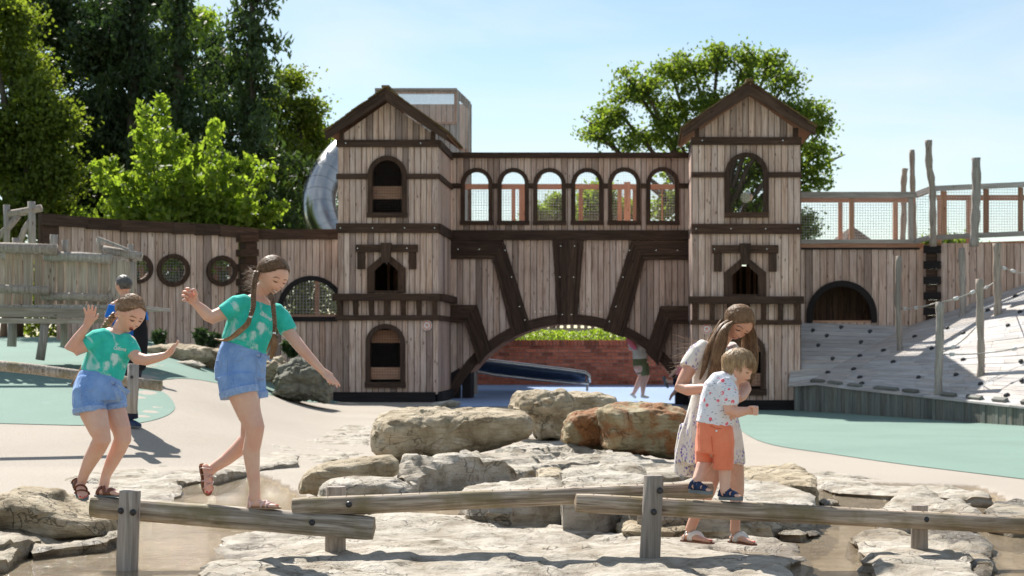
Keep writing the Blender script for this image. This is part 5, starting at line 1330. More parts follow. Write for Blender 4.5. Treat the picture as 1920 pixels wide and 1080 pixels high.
def short_post(x, ytop, ybot, Y, r, lean=0):
    b = MB(); p = [P(x-lean, ybot+14, Y), P(x-lean*.8, ybot-10, Y), P(x, (ytop+ybot)/2, Y), P(x+lean, ytop+2, Y), P(x+lean, ytop, Y)]
    b.tube(p, [r*1.04, r*1.03, r, r*.98, r*.92], 18, jit=.015, up=(0, 1, 0)); o = b.build('post', M_post, bmr, smooth=True); o.data.set_sharp_from_angle(angle=math.radians(45)); return o
short_post(241, 920, 1068, 9.36, .062, 3); short_post(629, 912, 1100, 9.66, .062, 1); short_post(1222, 891, 1050, 9.37, .058, 4); short_post(1724, 947, 1040, 9.64, .050, 0)
def bolt(x, y, Y):
    b = MB(); p = P(x, y, Y); b.tube([p+Vector((0, .012, 0)), p, p-Vector((0, .008, 0)), p-Vector((0, .012, 0))], [.019, .019, .015, .007], 10); b.build('bolt', M_bolt, bmr, smooth=True)
for x, y in ((226, 958), (249, 961)): bolt(x, y, 9.30 if x < 240 else 9.30)
bolt(585, 980, 9.425); bolt(654, 946, 9.435); bolt(1238, 920, 9.31); bolt(1226, 960, 9.31); bolt(1737, 974, 9.44)
# ================================================================ people
def m_skin(name, c, dark):
    m = N(name, .48, .35); n = m.noise(m.coord(), 14, 5, .6); n2 = m.noise(m.coord(), 160, 2)
    n3 = m.noise(m.coord(), 5, 3); m.base(m.mix(m.rng(n3, .42, .62, 0, .5), m.mix(m.rng(n, .35, .7, 0, .7), c, dark), [dark[0], dark[1]*.88, dark[2]*.85])); m.b.inputs['Subsurface Weight'].default_value = .12
    m.b.inputs['Subsurface Radius'].default_value = (1, .35, .2); m.b.inputs['Subsurface Scale'].default_value = .012
    m.bump(n2, .0006, .6); return m.m
S_girl = m_skin('fair_skin', (.74, .49, .38), (.68, .38, .29)); S_teen = m_skin('tanned_skin', (.62, .37, .265), (.54, .28, .20)); S_tod = m_skin('toddler_skin', (.76, .50, .39), (.70, .42, .32))
def m_cloth(name, fn, rough=.85, weave=500):
    m = N(name, rough, .15); m.base(fn(m)); n = m.noise(m.coord((1, 1, 1)), weave, 2); w = m.noise(m.coord(), 11, 4, .6, .8)
    m.bump(n, .0008, .5, m.bump(w, .008, .55)); m.b.inputs['Sheen Weight'].default_value = .15; return m.m
C_tie = m_cloth('teal_tie_dye_cotton', lambda m: m.mix(m.rng(m.noise(m.coord(), 4.6, 4, .55, .9), .54, .61, 0, .9), m.mix(m.rng(m.noise(m.coord(), 16, 3), .3, .7), (.025, .46, .38), (.05, .62, .52)), (.62, .80, .80)))
C_denim = m_cloth('blue_denim', lambda m: m.mix(m.rng(m.noise(m.coord(), 7, 5, .6), .35, .65), m.mix(m.rng(m.noise(m.coord((260, 260, 40)), 1, 2), .3, .7), (.12, .24, .55), (.20, .36, .70)), (.28, .45, .78)), .9, 420)
C_cuff = m_cloth('pale_denim_cuff', lambda m: m.mix(m.rng(m.noise(m.coord(), 60, 3), .3, .7), (.20, .33, .62), (.34, .48, .75)), .9, 420)
C_orange = m_cloth('coral_cotton', lambda m: m.mix(m.rng(m.noise(m.coord(), 9, 4), .3, .7), (.80, .22, .12), (.88, .29, .165)))
def dress_col(m):
    v = m.coord(); base = m.mix(m.rng(m.noise(v, 20, 3), .3, .7), (.68, .62, .56), (.76, .71, .65))
    area = m.rng(m.noise(m.coord((1, 1, .45), rot=(0, 0, 0)), 7.5, 2, .5), .44, .52)
    f = m.rng(m.voro(m.coord((1, 1, .7)), 62), .36, .46, 1, 0); pur = m.mix(m.rng(m.noise(v, 40, 1), .45, .55), (.10, .06, .36), (.32, .26, .58))
    col = m.mix(m.math('MULTIPLY', m.math('MULTIPLY', area, f), .92), base, pur)
    g = m.rng(m.noise(m.coord((2.2, 2.2, .5)), 24, 2, .5, 1.5), .60, .64); a2 = m.rng(m.noise(m.coord((1, 1, .45)), 7.5, 2, .5), .46, .52)
    col = m.mix(m.math('MULTIPLY', m.math('MULTIPLY', g, a2), .7), col, (.13, .18, .08))
    return col
C_dress = m_cloth('floral_dress_cotton', dress_col)
def print_col(m):
    v = m.coord(); base = (.78, .80, .86)
    a = m.rng(m.voro(v, 21), .24, .28, 1, 0); s = m.rng(m.noise(v, 60, 2), .40, .46); col = m.mix(m.math('MULTIPLY', a, s), base, (.85, .17, .22))
    v2 = m.coord((1, 1, 2.6)); b = m.rng(m.voro(v2, 30), .24, .29, 1, 0); s2 = m.rng(m.noise(v2, 120, 2, .6, 1), .50, .55); col = m.mix(m.math('MULTIPLY', b, s2), col, (.06, .07, .13))
    return col
C_print = m_cloth('white_printed_shirt_cotton', print_col)
C_white = plain('white_lettering', (.85, .88, .88), .8, var=.03); C_lip = plain('lips', (.50, .16, .13), .35, .5, var=.1); C_eye = plain('dark_lashes', (.06, .033, .024), .6); C_brow = plain('brown_eyebrows', (.25, .15, .10), .8)
C_mouth = plain('mouth_inside', (.10, .02, .02), .6); C_teeth = plain('teeth', (.78, .74, .68), .3, .5, var=.03); C_coral = plain('coral_seam', (.62, .14, .07), .9); C_nail = plain('red_nail_polish', (.62, .03, .05), .25, .5, var=.02)
C_pinkst = plain('pale_pink_leather', (.66, .46, .44), .4, .5); C_brownst = plain('brown_leather', (.16, .055, .03), .4, .5); C_gold = plain('gold_leather', (.50, .40, .27), .35, .5, .3); C_sole = plain('tan_sole', (.30, .20, .13), .8)
C_soled = plain('brown_footbed', (.22, .09, .045), .7); C_navy = plain('navy_webbing', (.018, .035, .09), .6); C_greys = plain('grey_sole', (.16, .19, .21), .7); C_bead = plain('silver_beaded_strap', (.60, .57, .54), .35, .5, .2)
C_blue = plain('bright_blue_cotton', (.015, .16, .60), .85); C_blackc = plain('black_cloth', (.010, .010, .013), .9); C_navyc = plain('navy_trousers', (.012, .016, .035), .9); C_olive = plain('olive_cotton', (.16, .18, .085), .9); C_cream = plain('cream_cotton', (.66, .62, .54), .9); C_pinkc = plain('pink_cotton', (.75, .20, .25), .9)
def m_hair(name, a, b, c):
    m = N(name, .5, .4); n = m.noise(m.coord((1, 1, .35)), 75, 3, .6); n2 = m.noise(m.coord(), 6, 3)
    m.base(m.mix(m.rng(n2, .4, .7, 0, .5), m.ramp(n, (.3, a), (.5, b), (.72, c)), c)); m.bump(n, .003, .7); return m.m
H_brown = m_hair('dark_brown_hair', (.05, .026, .014), (.13, .075, .042), (.27, .165, .10)); H_tip = m_hair('golden_hair_ends', (.16, .08, .035), (.30, .17, .085), (.45, .29, .16))
H_light = m_hair('light_brown_hair', (.09, .046, .024), (.20, .115, .062), (.38, .24, .14)); H_blond = m_hair('dark_blond_hair', (.18, .10, .05), (.38, .25, .14), (.62, .46, .28)); H_grey = m_hair('dark_grey_hair', (.02, .018, .016), (.055, .05, .045), (.16, .15, .14))
DG = bpy.context.evaluated_depsgraph_get
def union(mb, voxel, it=6, factor=.5):
    """one continuous skin grown over overlapping shapes"""
    me = mb.mesh('union'); o = bpy.data.objects.new('union', me); COL.objects.link(o)
    r = o.modifiers.new('r', 'REMESH'); r.mode = 'VOXEL'; r.voxel_size = voxel; r.use_smooth_shade = True
    s = o.modifiers.new('s', 'SMOOTH'); s.factor = factor; s.iterations = it
    dg = bpy.context.evaluated_depsgraph_get(); dg.update(); res = bpy.data.meshes.new_from_object(o.evaluated_get(dg))
    bpy.data.objects.remove(o); bpy.data.meshes.remove(me); return res
def place(name, me, mats, parent, wrinkle=0, freq=9, stretch=(1, 1, 1)):
    if wrinkle:
        vs = [v.co.copy() for v in me.vertices]; ns = [v.normal.copy() for v in me.vertices]
        for i, (v, n) in enumerate(zip(vs, ns)):
            q = Vector((v.x*stretch[0], v.y*stretch[1], v.z*stretch[2]))
            w = noise.noise(q*freq+Vector((3, 7, 1)))*.6+(1-abs(noise.noise(q*freq*1.3))*3)*.35+noise.noise(q*freq*3)*.25
            me.vertices[i].co = v+n*w*wrinkle
        me.update()
    me.polygons.foreach_set('use_smooth', [True]*len(me.polygons))
    c = Vector((0, 0, 0)); co = np.empty(len(me.vertices)*3); me.vertices.foreach_get('co', co); c = Vector(co.reshape(-1, 3).mean(0))
    me.transform(Matrix.Translation(-c)); return link(name, me, mats, parent, Matrix.Translation(c))
class Fig:
    def __init__(s, Y, name, loc, label, group=None, cat='person'):
        s.Y = Y; s.k = Y/F; s.root = thing(name, loc, label, cat, group); s.skin = MB()
    def p(s, x, y, dy=0): return P(x, y, s.Y+dy)
    def limb(s, st, mb=None, n=14, up=(0, 1, 0), round_=True):
        """st: (px, py, dy, half width px, half depth px) stations"""
        mb = mb or s.skin; path = [s.p(a[0], a[1], a[2]) for a in st]; rad = [(a[3]*s.k, (a[4] if len(a) > 4 else a[3])*s.k) for a in st]
        if round_:
            d0 = (path[0]-path[1]).normalized(); d1 = (path[-1]-path[-2]).normalized(); r0, r1 = rad[0], rad[-1]
            path = [path[0]+d0*min(r0)*.85, path[0]+d0*min(r0)*.5]+path+[path[-1]+d1*min(r1)*.5, path[-1]+d1*min(r1)*.85]
            rad = [(r0[0]*.45, r0[1]*.45), (r0[0]*.83, r0[1]*.83)]+rad+[(r1[0]*.83, r1[1]*.83), (r1[0]*.45, r1[1]*.45)]
        mb.tube(path, rad, n, up=up)
    def body(s, voxel, mat, it=5):
        me = union(s.skin, voxel, it); s.bodyobj = place('body', me, mat, s.root)
        s.bvh = s.tree(s.bodyobj); return s.bodyobj
    def tuck(s, cloth, ybot, ytop):
        """keeps the body inside a garment between two pixel heights"""
        bv = s.tree(cloth); m = world_of(s.bodyobj); inv = m.inverted(); zb, zt = P(0, ybot, s.Y).z, P(0, ytop, s.Y).z; me = s.bodyobj.data; zs = [v.z for v in (world_of(cloth) @ Vector(c) for c in cloth.bound_box)]
        for v in me.vertices:
            w = m @ v.co
            if zb < w.z < zt:
                loc, n, i, d = bv.find_nearest(w)
                if loc is not None and d < .07 and not (n.z < -.6 and loc.z < zb+.03) and (w-loc).dot(n) > -.009: v.co = inv @ (loc-n*.009)
        me.update()
    def tree(s, o):
        m = world_of(o); return BVHTree.FromPolygons([m @ v.co for v in o.data.vertices], [p.vertices[:] for p in o.data.polygons])
    def hit(s, px, py, bvh=None, off=.0012):
        c = Vector((0, 0, EH)); d = (P(px, py, 1)-c).normalized(); r = (bvh or s.bvh).ray_cast(c, d)
        return r[0]-d*off if r[0] is not None else None
    def ribbon(s, name, pts, w, mat, bvh=None, off=.0012, parent=None):
        """a narrow shape lying on the surface; pts in px, w half widths in px"""
        sp = spline(pts, 4) if len(pts) > 2 else [Vector(p) for p in pts]; n = len(sp); vs = []; fs = []
        for i, p in enumerate(sp):
            t = (sp[min(i+1, n-1)]-sp[max(i-1, 0)]).normalized(); nn = Vector((-t.y, t.x)); ww = w[0]+(w[-1]-w[0])*i/(n-1) if len(w) == 2 else interp([(j/(len(w)-1), q) for j, q in enumerate(w)], i/(n-1))
            r = [s.hit(*(p+nn*ww*q), bvh=bvh, off=off) for q in (1, 0, -1)]
            if None in r: continue
            k = len(vs); vs += r
            if k: fs += [(k-3, k-2, k+1, k), (k-2, k-1, k+2, k+1)]
        if len(vs) < 6: return
        b = MB(); b.add(vs, fs); o = b.build(name, mat, parent or s.root, smooth=True)
        m = o.modifiers.new('thickness', 'SOLIDIFY'); m.thickness = .0012; m.offset = -1; return o
    def finger(s, pts, r0=2.6, r1=2.0): s.limb([(x, y, dy, lerp(r0, r1, i/(len(pts)-1)), lerp(r0, r1, i/(len(pts)-1))) for i, (x, y, dy) in enumerate(pts)], n=8)
def gs(x, z, cx, cz, sx, sz): return math.exp(-((x-cx)/sx)**2-((z-cz)/sz)**2)
def head_point(d, female=True):
    """surface point of a head of height 1 in direction d (x side, y face, z up)"""
    x, y, z = d; X = x*.365; Z = z*.5; Y_ = y*(.43 if y > 0 else .47)-.02
    if z < .15:
        t = sm((.15-z)/1.0); X *= 1-.42*t; 
        if y < 0: Y_ *= 1-.40*t
        else: Y_ *= 1-.06*t
    if z > 0: X *= 1+.05*math.sin(z*math.pi)
    if y > 0:
        ax = abs(X); f = sm(y/.35)
        Y_ -= .030*(y**3)*f*(1-abs(z))                                   # flatten the face
        o = -.030*gs(ax, Z, .135, .005, .065, .045)+.014*gs(ax, Z, .140, -.002, .045, .024)+.016*gs(ax, Z, .12, .085, .10, .03)
        o += .060*gs(X, Z, 0, -.115, .042, .040)+.034*gs(X, Z, 0, -.05, .030, .075)+.022*gs(ax, Z, .045, -.125, .028, .022)
        o += .022*gs(ax, Z, .165, -.12, .08, .08)
        o += .030*gs(X, Z, 0, -.255, .10, .07)+.012*gs(X, Z, 0, -.228, .065, .017)+.013*gs(X, Z, 0, -.275, .055, .018)-.016*gs(X, Z, 0, -.250, .075, .008)
        o += .034*gs(X, Z, 0, -.43, .085, .065)-.014*gs(X, Z, 0, -.335, .07, .03)
        o += .015*gs(X, Z, 0, .28, .22, .15)
        Y_ += o*f
    return Vector((X, Y_, Z))
class Head:
    def __init__(s, fig, px, py, dy, h, yaw, pitch, roll, ears=(1, -1)):
        B = Matrix(((-1, 0, 0), (0, -1, 0), (0, 0, 1)))
        s.R = Matrix.Rotation(math.radians(roll), 3, 'Y') @ Matrix.Rotation(math.radians(yaw), 3, 'Z') @ B @ Matrix.Rotation(math.radians(-pitch), 3, 'X')
        s.c = fig.p(px, py, dy); s.h = h; s.fig = fig
        nu, nv = 48, 40; vs = []
        for j in range(1, nv):
            t = math.pi*j/nv
            for i in range(nu):
                a = 2*math.pi*i/nu; vs.append(s.w(head_point((math.sin(t)*math.sin(a), math.sin(t)*math.cos(a), math.cos(t)))))
        vs += [s.w(head_point((0, 0, 1))), s.w(head_point((0, 0, -1)))]; K = len(vs)
        fs = [(j*nu+i, (j+1)*nu+i, (j+1)*nu+(i+1) % nu, j*nu+(i+1) % nu) for j in range(nv-2) for i in range(nu)]
        fs += [(K-2, i, (i+1) % nu) for i in range(nu)]+[(K-1, (nv-2)*nu+(i+1) % nu, (nv-2)*nu+i) for i in range(nu)]
        fs = [f[::-1] for f in fs]; fig.skin.add(vs, fs)
        for sg in ears:       # ears
            pts = []
            for i in range(9):
                a = math.radians(-60+i*300/8-90); pts.append(s.w(Vector((sg*(.355+.025*math.cos(a*.5)), -.045-.045*math.cos(a)*1.0, -.06-.085*math.sin(a)*-1))))
            fig.skin.tube(pts, .017*h, 7); q = [s.w(Vector((sg*.335, -.03, z))) for z in (.01, -.06, -.12)]; fig.skin.tube(q, [.03*h, .035*h, .025*h], 8)
    def w(s, v): return s.c+s.R @ (Vector(v)*s.h)
    def surf(s, d, k=1.04): d = Vector(d).normalized(); q = head_point(d); return s.w(q*k+Vector((0, -.012, .012)))
    def cap(s, keep, k=1.05, name='hair', mat=None, lump=.012):
        nu, nv = 72, 56; vs = []; ok = {}
        for j in range(0, nv+1):
            t = math.pi*max(.02, min(nv-.02, j))/nv
            for i in range(nu):
                a = 2*math.pi*i/nu; d = Vector((math.sin(t)*math.sin(a), math.sin(t)*math.cos(a), math.cos(t)))
                q = head_point(d); kk = k+lump*noise.noise(d*5)
                if d.y > 0 and d.z < .9: q = Vector((q.x, min(q.y, d.y*.44-.02), q.z))
                vs.append(s.w(q*kk+Vector((0, -.01, .012)))); ok[j*nu+i] = keep(d)
        fs = []
        for j in range(nv):
            for i in range(nu):
                f = (j*nu+i, j*nu+(i+1) % nu, (j+1)*nu+(i+1) % nu, (j+1)*nu+i)
                if all(ok[q] for q in f): fs.append(f)
        b = MB(); used = sorted(set(q for f in fs for q in f)); mp = {q: i for i, q in enumerate(used)}
        b.add([vs[q] for q in used], [tuple(mp[q] for q in f) for f in fs]); o = b.build(name, mat, s.fig.root, smooth=True)
        m = o.modifiers.new('thickness', 'SOLIDIFY'); m.thickness = .008; m.offset = -1; return o
def strand_arc(H, A, B, k0=1.06, k1=1.06, n=9, jit=.012, mid=None):
    A, B = Vector(A).normalized(), Vector(B).normalized(); out = []; M = Vector(mid).normalized() if mid else None
    for i in range(n+1):
        t = i/n; d = A.slerp(M, t).slerp(M.slerp(B, t), t) if M else A.slerp(B, t); out.append(H.surf(d, lerp(k0, k1, t)+.012*math.sin(t*math.pi))+Vector((random.gauss(0, 1), random.gauss(0, 1), random.gauss(0, 1)))*H.h*jit*.35)
    return out
def lock(fig, mb, pts, rad, n=30, sr=.0011, core=True, fray=1.0):
    """a lock of hair along px stations (x, y, dy) with half widths in px"""
    path = spline([fig.p(*q) for q in pts], 5); m = len(path); rr = [interp([(j/(len(rad)-1), q*fig.k) for j, q in enumerate(rad)], i/(m-1)) for i in range(m)]
    if core: mb.tube(path, [max(.0008, r*.8) for r in rr], 9, jit=.12, up=(0, 1, 0))
    for _ in range(n):
        a = random.uniform(0, 6.28); q = random.uniform(.6, 1.1); e = random.uniform(.85, 1.0)*m; ph = random.uniform(0, 6); sp = []
        for i, p in enumerate(path):
            if i > e: break
            f = rr[i]*q*(1+.25*fray*(i/m)**2*math.sin(ph)); sp.append(p+Vector((math.cos(a+.2*math.sin(ph+i*.25))*f, math.sin(a)*f, math.sin(a*1.7)*f*.4)))
        if len(sp) > 2: mb.tube(sp, [sr]*(len(sp)-1)+[sr*.3], 3, cap=False)
def braid(fig, mb, pts, r, lobes):
    path = spline([fig.p(*q) for q in pts], 8); L = [0]
    for a, b in zip(path, path[1:]): L.append(L[-1]+(b-a).length)
    def at(t):
        d = t*L[-1]
        for i in range(len(L)-1):
            if d <= L[i+1]: return path[i].lerp(path[i+1], (d-L[i])/max(1e-9, L[i+1]-L[i]))
        return path[-1]
    N_ = lobes*8
    for s_ in range(3):
        sp = []
        for i in range(N_+1):
            t = i/N_; p = at(t); d = (at(min(1, t+.02))-at(max(0, t-.02))).normalized(); w = d.cross(Vector((0, 1, 0))).normalized(); a = 2*math.pi*(t*lobes/2.0+s_/3)
            rr = r*fig.k*(1-.25*t); sp.append(p+w*math.sin(a)*rr*.62+Vector((0, 1, 0))*math.sin(2*a)*rr*.45)
        mb.tube(sp, [r*fig.k*.50*(1-.25*i/N_) for i in range(N_+1)], 8, jit=.10)
def foot(fig, heel, toe, up, w, mat_sole, straps, mat_strap, name='sandal', mb=None, nail=None, hs=1.0, toes=True, sole_t=.010, ankle=None, strap_w=.006, foot_r=None):
    """foot between two world points on the sole's top; w = half width (m)"""
    mb = mb or fig.skin; heel, toe = Vector(heel), Vector(toe); d = toe-heel; L = d.length; d.normalize(); up = (Vector(up)-d*Vector(up).dot(d)).normalized(); s = up.cross(d)
    st = [(0.02, .62, .30), (.12, .80, .42), (.30, .74, .46), (.50, .80, .38), (.68, .98, .27), (.80, .98, .20)]
    pts = [heel+d*L*t+up*(w*h*1.35*hs*.9) for t, a, h in st]; mb.tube(pts, [(w*a, w*h*1.35*hs) for t, a, h in st], 12, up=tuple(up))
    tp = []
    if toes:
        for i, (o, l, r) in enumerate(((-.70, .97, .30), (-.27, 1.0, .21), (.08, .965, .20), (.40, .93, .19), (.70, .885, .18))):
            a = heel+d*L*.72+s*w*o*.9+up*w*.25; b = heel+d*L*l+s*w*o+up*w*.20; mb.tube([a, a.lerp(b, .6)+up*w*.06, b, b+d*w*.10], [r*w, r*w*1.0, r*w*.9, r*w*.5], 8); tp.append((b, r*w))
    root = bpy.data.objects.new(name, None); root = None
    b = MB(); ol = [(-.06, .0), (-.045, .55), (.04, .80), (.22, .86), (.42, .80), (.62, 1.02), (.80, 1.08), (.95, .85), (1.05, .35), (1.06, 0)]
    pl = [heel+d*L*t+s*w*a for t, a in ol]+[heel+d*L*t-s*w*a for t, a in ol[::-1][1:-1]]
    b.prism([p+up*.001 for p in pl], -up*sole_t); so = b.build(name, mat_sole, fig.root)
    sb = MB()
    for t0, t1, h0, k in straps:     # from station t0 (one side) to t1 (other side), arch height factor
        pts = []; n = 14
        for i in range(n+1):
            a = math.pi*i/n; t = lerp(t0, t1, i/n); wa = interp([(q[0], q[1]) for q in st], t); ha = interp([(q[0], q[2]) for q in st], t)
            c = heel+d*L*t; pts.append(c+s*(-math.cos(a))*w*wa*1.09+up*(math.sin(a)**.8*w*ha*2.5*hs*h0+.002))
        sb.tube(pts, [(strap_w*k, .0022)]*len(pts), 6, up=tuple(up) if False else None)
    o = sb.build('strap', mat_strap, so, smooth=True)
    if nail:
        nb = MB()
        for p, r in tp: nb.box(p+up*r*.75-d*r*.1, r*1.0, r*1.1, r*.35, Matrix((s, d, up)).transposed())
        nb.build('toenails', nail, fig.root)
    return so
def decal_text(fig, text, p0, p1, hpx, bvh, mat, name='shirt_lettering', shear=.35):
    cu = bpy.data.curves.new('text', 'FONT'); cu.body = text; cu.shear = shear; cu.resolution_u = 3; cu.offset = .012
    o = bpy.data.objects.new('text', cu); COL.objects.link(o); dg = bpy.context.evaluated_depsgraph_get(); dg.update(); me = bpy.data.meshes.new_from_object(o.evaluated_get(dg)); bpy.data.objects.remove(o)
    xs = [v.co.x for v in me.vertices]; x0, x1 = min(xs), max(xs); p0, p1 = Vector(p0), Vector(p1); dx = (p1-p0); L = dx.length; dx.normalize(); dn = Vector((-dx.y, dx.x))*-1
    b = MB(); vs = []
    for v in me.vertices:
        q = p0+dx*((v.co.x-x0)/(x1-x0)*L)+dn*(v.co.y*hpx); h = fig.hit(q.x, q.y, bvh, .0022); vs.append(h)
    if any(h is None for h in vs): print('TEXT MISSED', sum(h is None for h in vs)); vs = [h or fig.p(*p0) for h in vs]
    b.add(vs, [tuple(p.vertices) for p in me.polygons]); return b.build(name, mat, fig.root)

def hairline(H, mb, starts, end, n, k=1.05, r=.0013, spread=.12):
    """strands that begin along the hairline and run back, hiding the cap's rim"""
    for _ in range(n):
        i = random.uniform(0, len(starts)-1.001); a = Vector(starts[int(i)]).lerp(Vector(starts[int(i)+1]), i-int(i)); a += Vector((random.gauss(0, .025), random.gauss(0, .02), random.gauss(0, .025)))
        B = Vector(end)+Vector((random.gauss(0, spread), random.gauss(0, spread*.5), random.gauss(0, spread)))
        p = strand_arc(H, a, B, 1.015, k+.01, 10, mid=(math.copysign(.55+.35*abs(a.x), B.x), -.05, .72-.35*abs(a.x))); mb.tube(p, [.0006]+[r]*9+[.0008], 3, cap=False)
# ---------------------------------------------------------------- taller girl with two plaits, striding along the beam
f = Fig(9.5, 'person', P(478, 953, 9.5), 'taller girl in teal tie dye shirt with two plaits, striding along the beam', 'children on the balance beams')
H = Head(f, 511, 519, 0, .232, 50, 24, 9)
f.limb([(489, 540, .02, 12), (484, 556, .03, 12.5), (478, 572, .03, 16)])                                   # neck
f.limb([(482, 572, .02, 30, 22), (474, 600, .02, 38, 27), (466, 640, .02, 36, 26), (455, 690, .02, 42, 30)])   # trunk (under the clothes)
f.limb([(448, 570, -.03, 15), (425, 584, -.05, 13.5), (396, 596, -.07, 12.5), (391, 592, -.07, 12), (380, 581, -.08, 10.5), (368, 570, -.09, 7.6)])
f.limb([(368, 570, -.09, 7.4, 6), (362, 562, -.09, 10.5, 5.5), (355, 553, -.09, 10, 5.2)])
for pts in ([(355, 547, -.09), (349, 541, -.10), (354, 541, -.125), (360, 546, -.13)], [(352, 550, -.09), (344, 547, -.10), (349, 547, -.13), (358, 551, -.135)], [(351, 555, -.09), (342, 554, -.10), (346, 554.5, -.13), (354, 557, -.135)], [(352, 561, -.09), (343, 563, -.10), (346, 562, -.12), (351, 563, -.13)]): f.finger(pts, 3.1, 2.3)
f.finger([(364, 560, -.10), (369, 551, -.115), (366, 545, -.12), (363, 542.5, -.12)], 3.8, 2.8)
f.limb([(528, 592, .08, 15), (540, 622, .05, 12.5), (564, 652, .0, 11), (585, 675, -.03, 9), (605, 696, -.05, 6.6)])
f.limb([(604, 695, -.05, 6.5, 5), (612, 702, -.055, 8.5, 5), (620, 707, -.06, 8, 4.5)])
for pts in ([(620, 703, -.06), (628, 711, -.07), (634, 718, -.07), (637, 724, -.065)], [(618, 705, -.07), (625, 713, -.08), (630, 720, -.08), (632, 726, -.08)], [(616, 707, -.08), (621, 715, -.09), (625, 721, -.09)], [(614, 708, -.06), (617, 715, -.07), (619, 720, -.07)]): f.finger(pts, 2.5, 1.9)
f.finger([(609, 703, -.07), (613, 710, -.085), (616, 716, -.09)], 3, 2.2)
f.limb([(448, 700, -.02, 34, 30), (456, 740, -.05, 28, 27), (469, 780, -.06, 22, 21), (478, 803, -.07, 18.5, 18.5), (476, 820, -.06, 16.5, 16), (471, 845, -.03, 16.5, 17), (474, 880, -.02, 13, 13.5), (478, 915, -.01, 10.5, 11.5), (477, 935, 0, 11.5, 12)])
f.limb([(458, 700, .14, 30, 28), (464, 745, .13, 24, 24), (470, 790, .12, 18.5, 19), (466, 823, .11, 17, 17), (446, 843, .12, 14.5, 15), (424, 862, .13, 12, 12.5), (401, 877, .14, 9.5, 10), (393, 885, .14, 10, 10.5)])
foot(f, f.p(466, 951, 0), f.p(523, 951, -.03), (0, 0, 1), .037, C_sole, ((.10, .42, 1.05, 1), (.45, .75, 1.12, 1), (.75, .45, 1.12, 1), (.62, .86, 1.1, .8), (.03, .10, 2.2, .8)), C_pinkst, nail=C_nail, hs=1.1, name='sandal')
hl, tt = f.p(381, 872, .15), f.p(391, 926, .10); foot(f, hl, tt, Vector((.82, -.55, .12)), .037, C_soled, ((.12, .40, 1.15, 1), (.35, .60, 1.15, 1), (.60, .35, 1.1, 1), (.55, .84, 1.15, 1.2), (.84, .6, 1.15, 1.2)), C_pinkst, nail=C_nail, hs=1.1)
f.body(.0036, S_girl)
# shirt
sh = MB()
f.limb([(484, 562, .03, 17, 15), (482, 572, .02, 34, 24), (476, 592, .02, 44, 31), (468, 618, .02, 46, 33), (460, 642, .02, 46, 33), (457, 650, .02, 44, 31)], sh, 22, round_=False)
f.limb([(468, 572, -.01, 15, 16), (457, 569, -.02, 18, 19), (444, 571, -.035, 18.5, 20), (430, 582, -.05, 18, 19), (420, 589, -.055, 18, 18)], sh, 16, round_=False)
f.limb([(506, 580, .04, 14, 16), (516, 584, .055, 17, 18), (527, 594, .065, 17.5, 19), (537, 613, .06, 17, 17), (541, 622, .055, 16.5, 16)], sh, 16, round_=False)
f.shirt = place('shirt', union(sh, .0042, 14), C_tie, f.root, .0045, 11, (1, 1, .6)); sb = f.tree(f.shirt)
decal_text(f, 'California', (487, 589), (508, 602), 10, sb, C_white)
# shorts, cuffs and belt
so = MB()
f.limb([(457, 645, .02, 41, 31), (454, 668, .02, 46, 35), (450, 695, .02, 48, 38), (450, 712, .01, 47, 39)], so, 22, round_=False)
f.limb([(444, 705, -.03, 37, 33), (446, 725, -.04, 36, 32), (449, 738, -.05, 35, 31)], so, 18, round_=False); f.limb([(466, 705, .12, 32, 32), (471, 730, .12, 29, 30), (474, 744, .12, 27, 28)], so, 18, round_=False)
f.shorts = place('shorts', union(so, .0042, 5), C_denim, f.root, .005, 10, (1, 1, .8)); db = f.tree(f.shorts); f.tuck(f.shorts, 742, 640)
def cuff(f, st):
    b = MB(); f.limb(st, b, 22, round_=False); place('cuff', union(b, .004, 3), C_cuff, f.root, .002, 14)
cuff(f, [(447, 729, -.045, 37.5, 33.5), (450, 742, -.05, 37, 33)]); cuff(f, [(473, 736, .12, 29.5, 30.5), (475, 749, .12, 29, 30)])
def beltband(f, st, mat=None):
    b = MB(); f.limb(st, b, 22, round_=False); place('belt', union(b, .004, 3), mat or C_denim, f.root, .002, 20)
beltband(f, [(457, 652, .02, 42.5, 32.5), (455.5, 664, .02, 44.5, 34.5)])
b = MB(); b.tube([f.p(485, 664, -.09), f.p(497, 668, -.11), f.p(510, 675, -.11)], [(.012, .004), (.009, .004), (.013, .004)], 8, up=(0, 1, 0)); b.tube([f.p(484, 666, -.09), f.p(489, 682, -.12), f.p(494, 698, -.12)], [(.012, .004), (.010, .004), (.013, .004)], 8, up=(0, 1, 0)); b.tube([f.p(481, 664, -.09), f.p(486, 666, -.11)], [.010, .012], 8); b.build('belt_bow', C_cuff, f.root, smooth=True)
for pts in ([(424, 672), (426, 690), (425, 712), (424, 735)], [(428, 676), (440, 678), (452, 674), (457, 668)], [(405, 676), (414, 677), (415, 690)], [(480, 672), (482, 690), (478, 712)]): f.ribbon('seam', pts, (.7, .7), C_cuff, db)
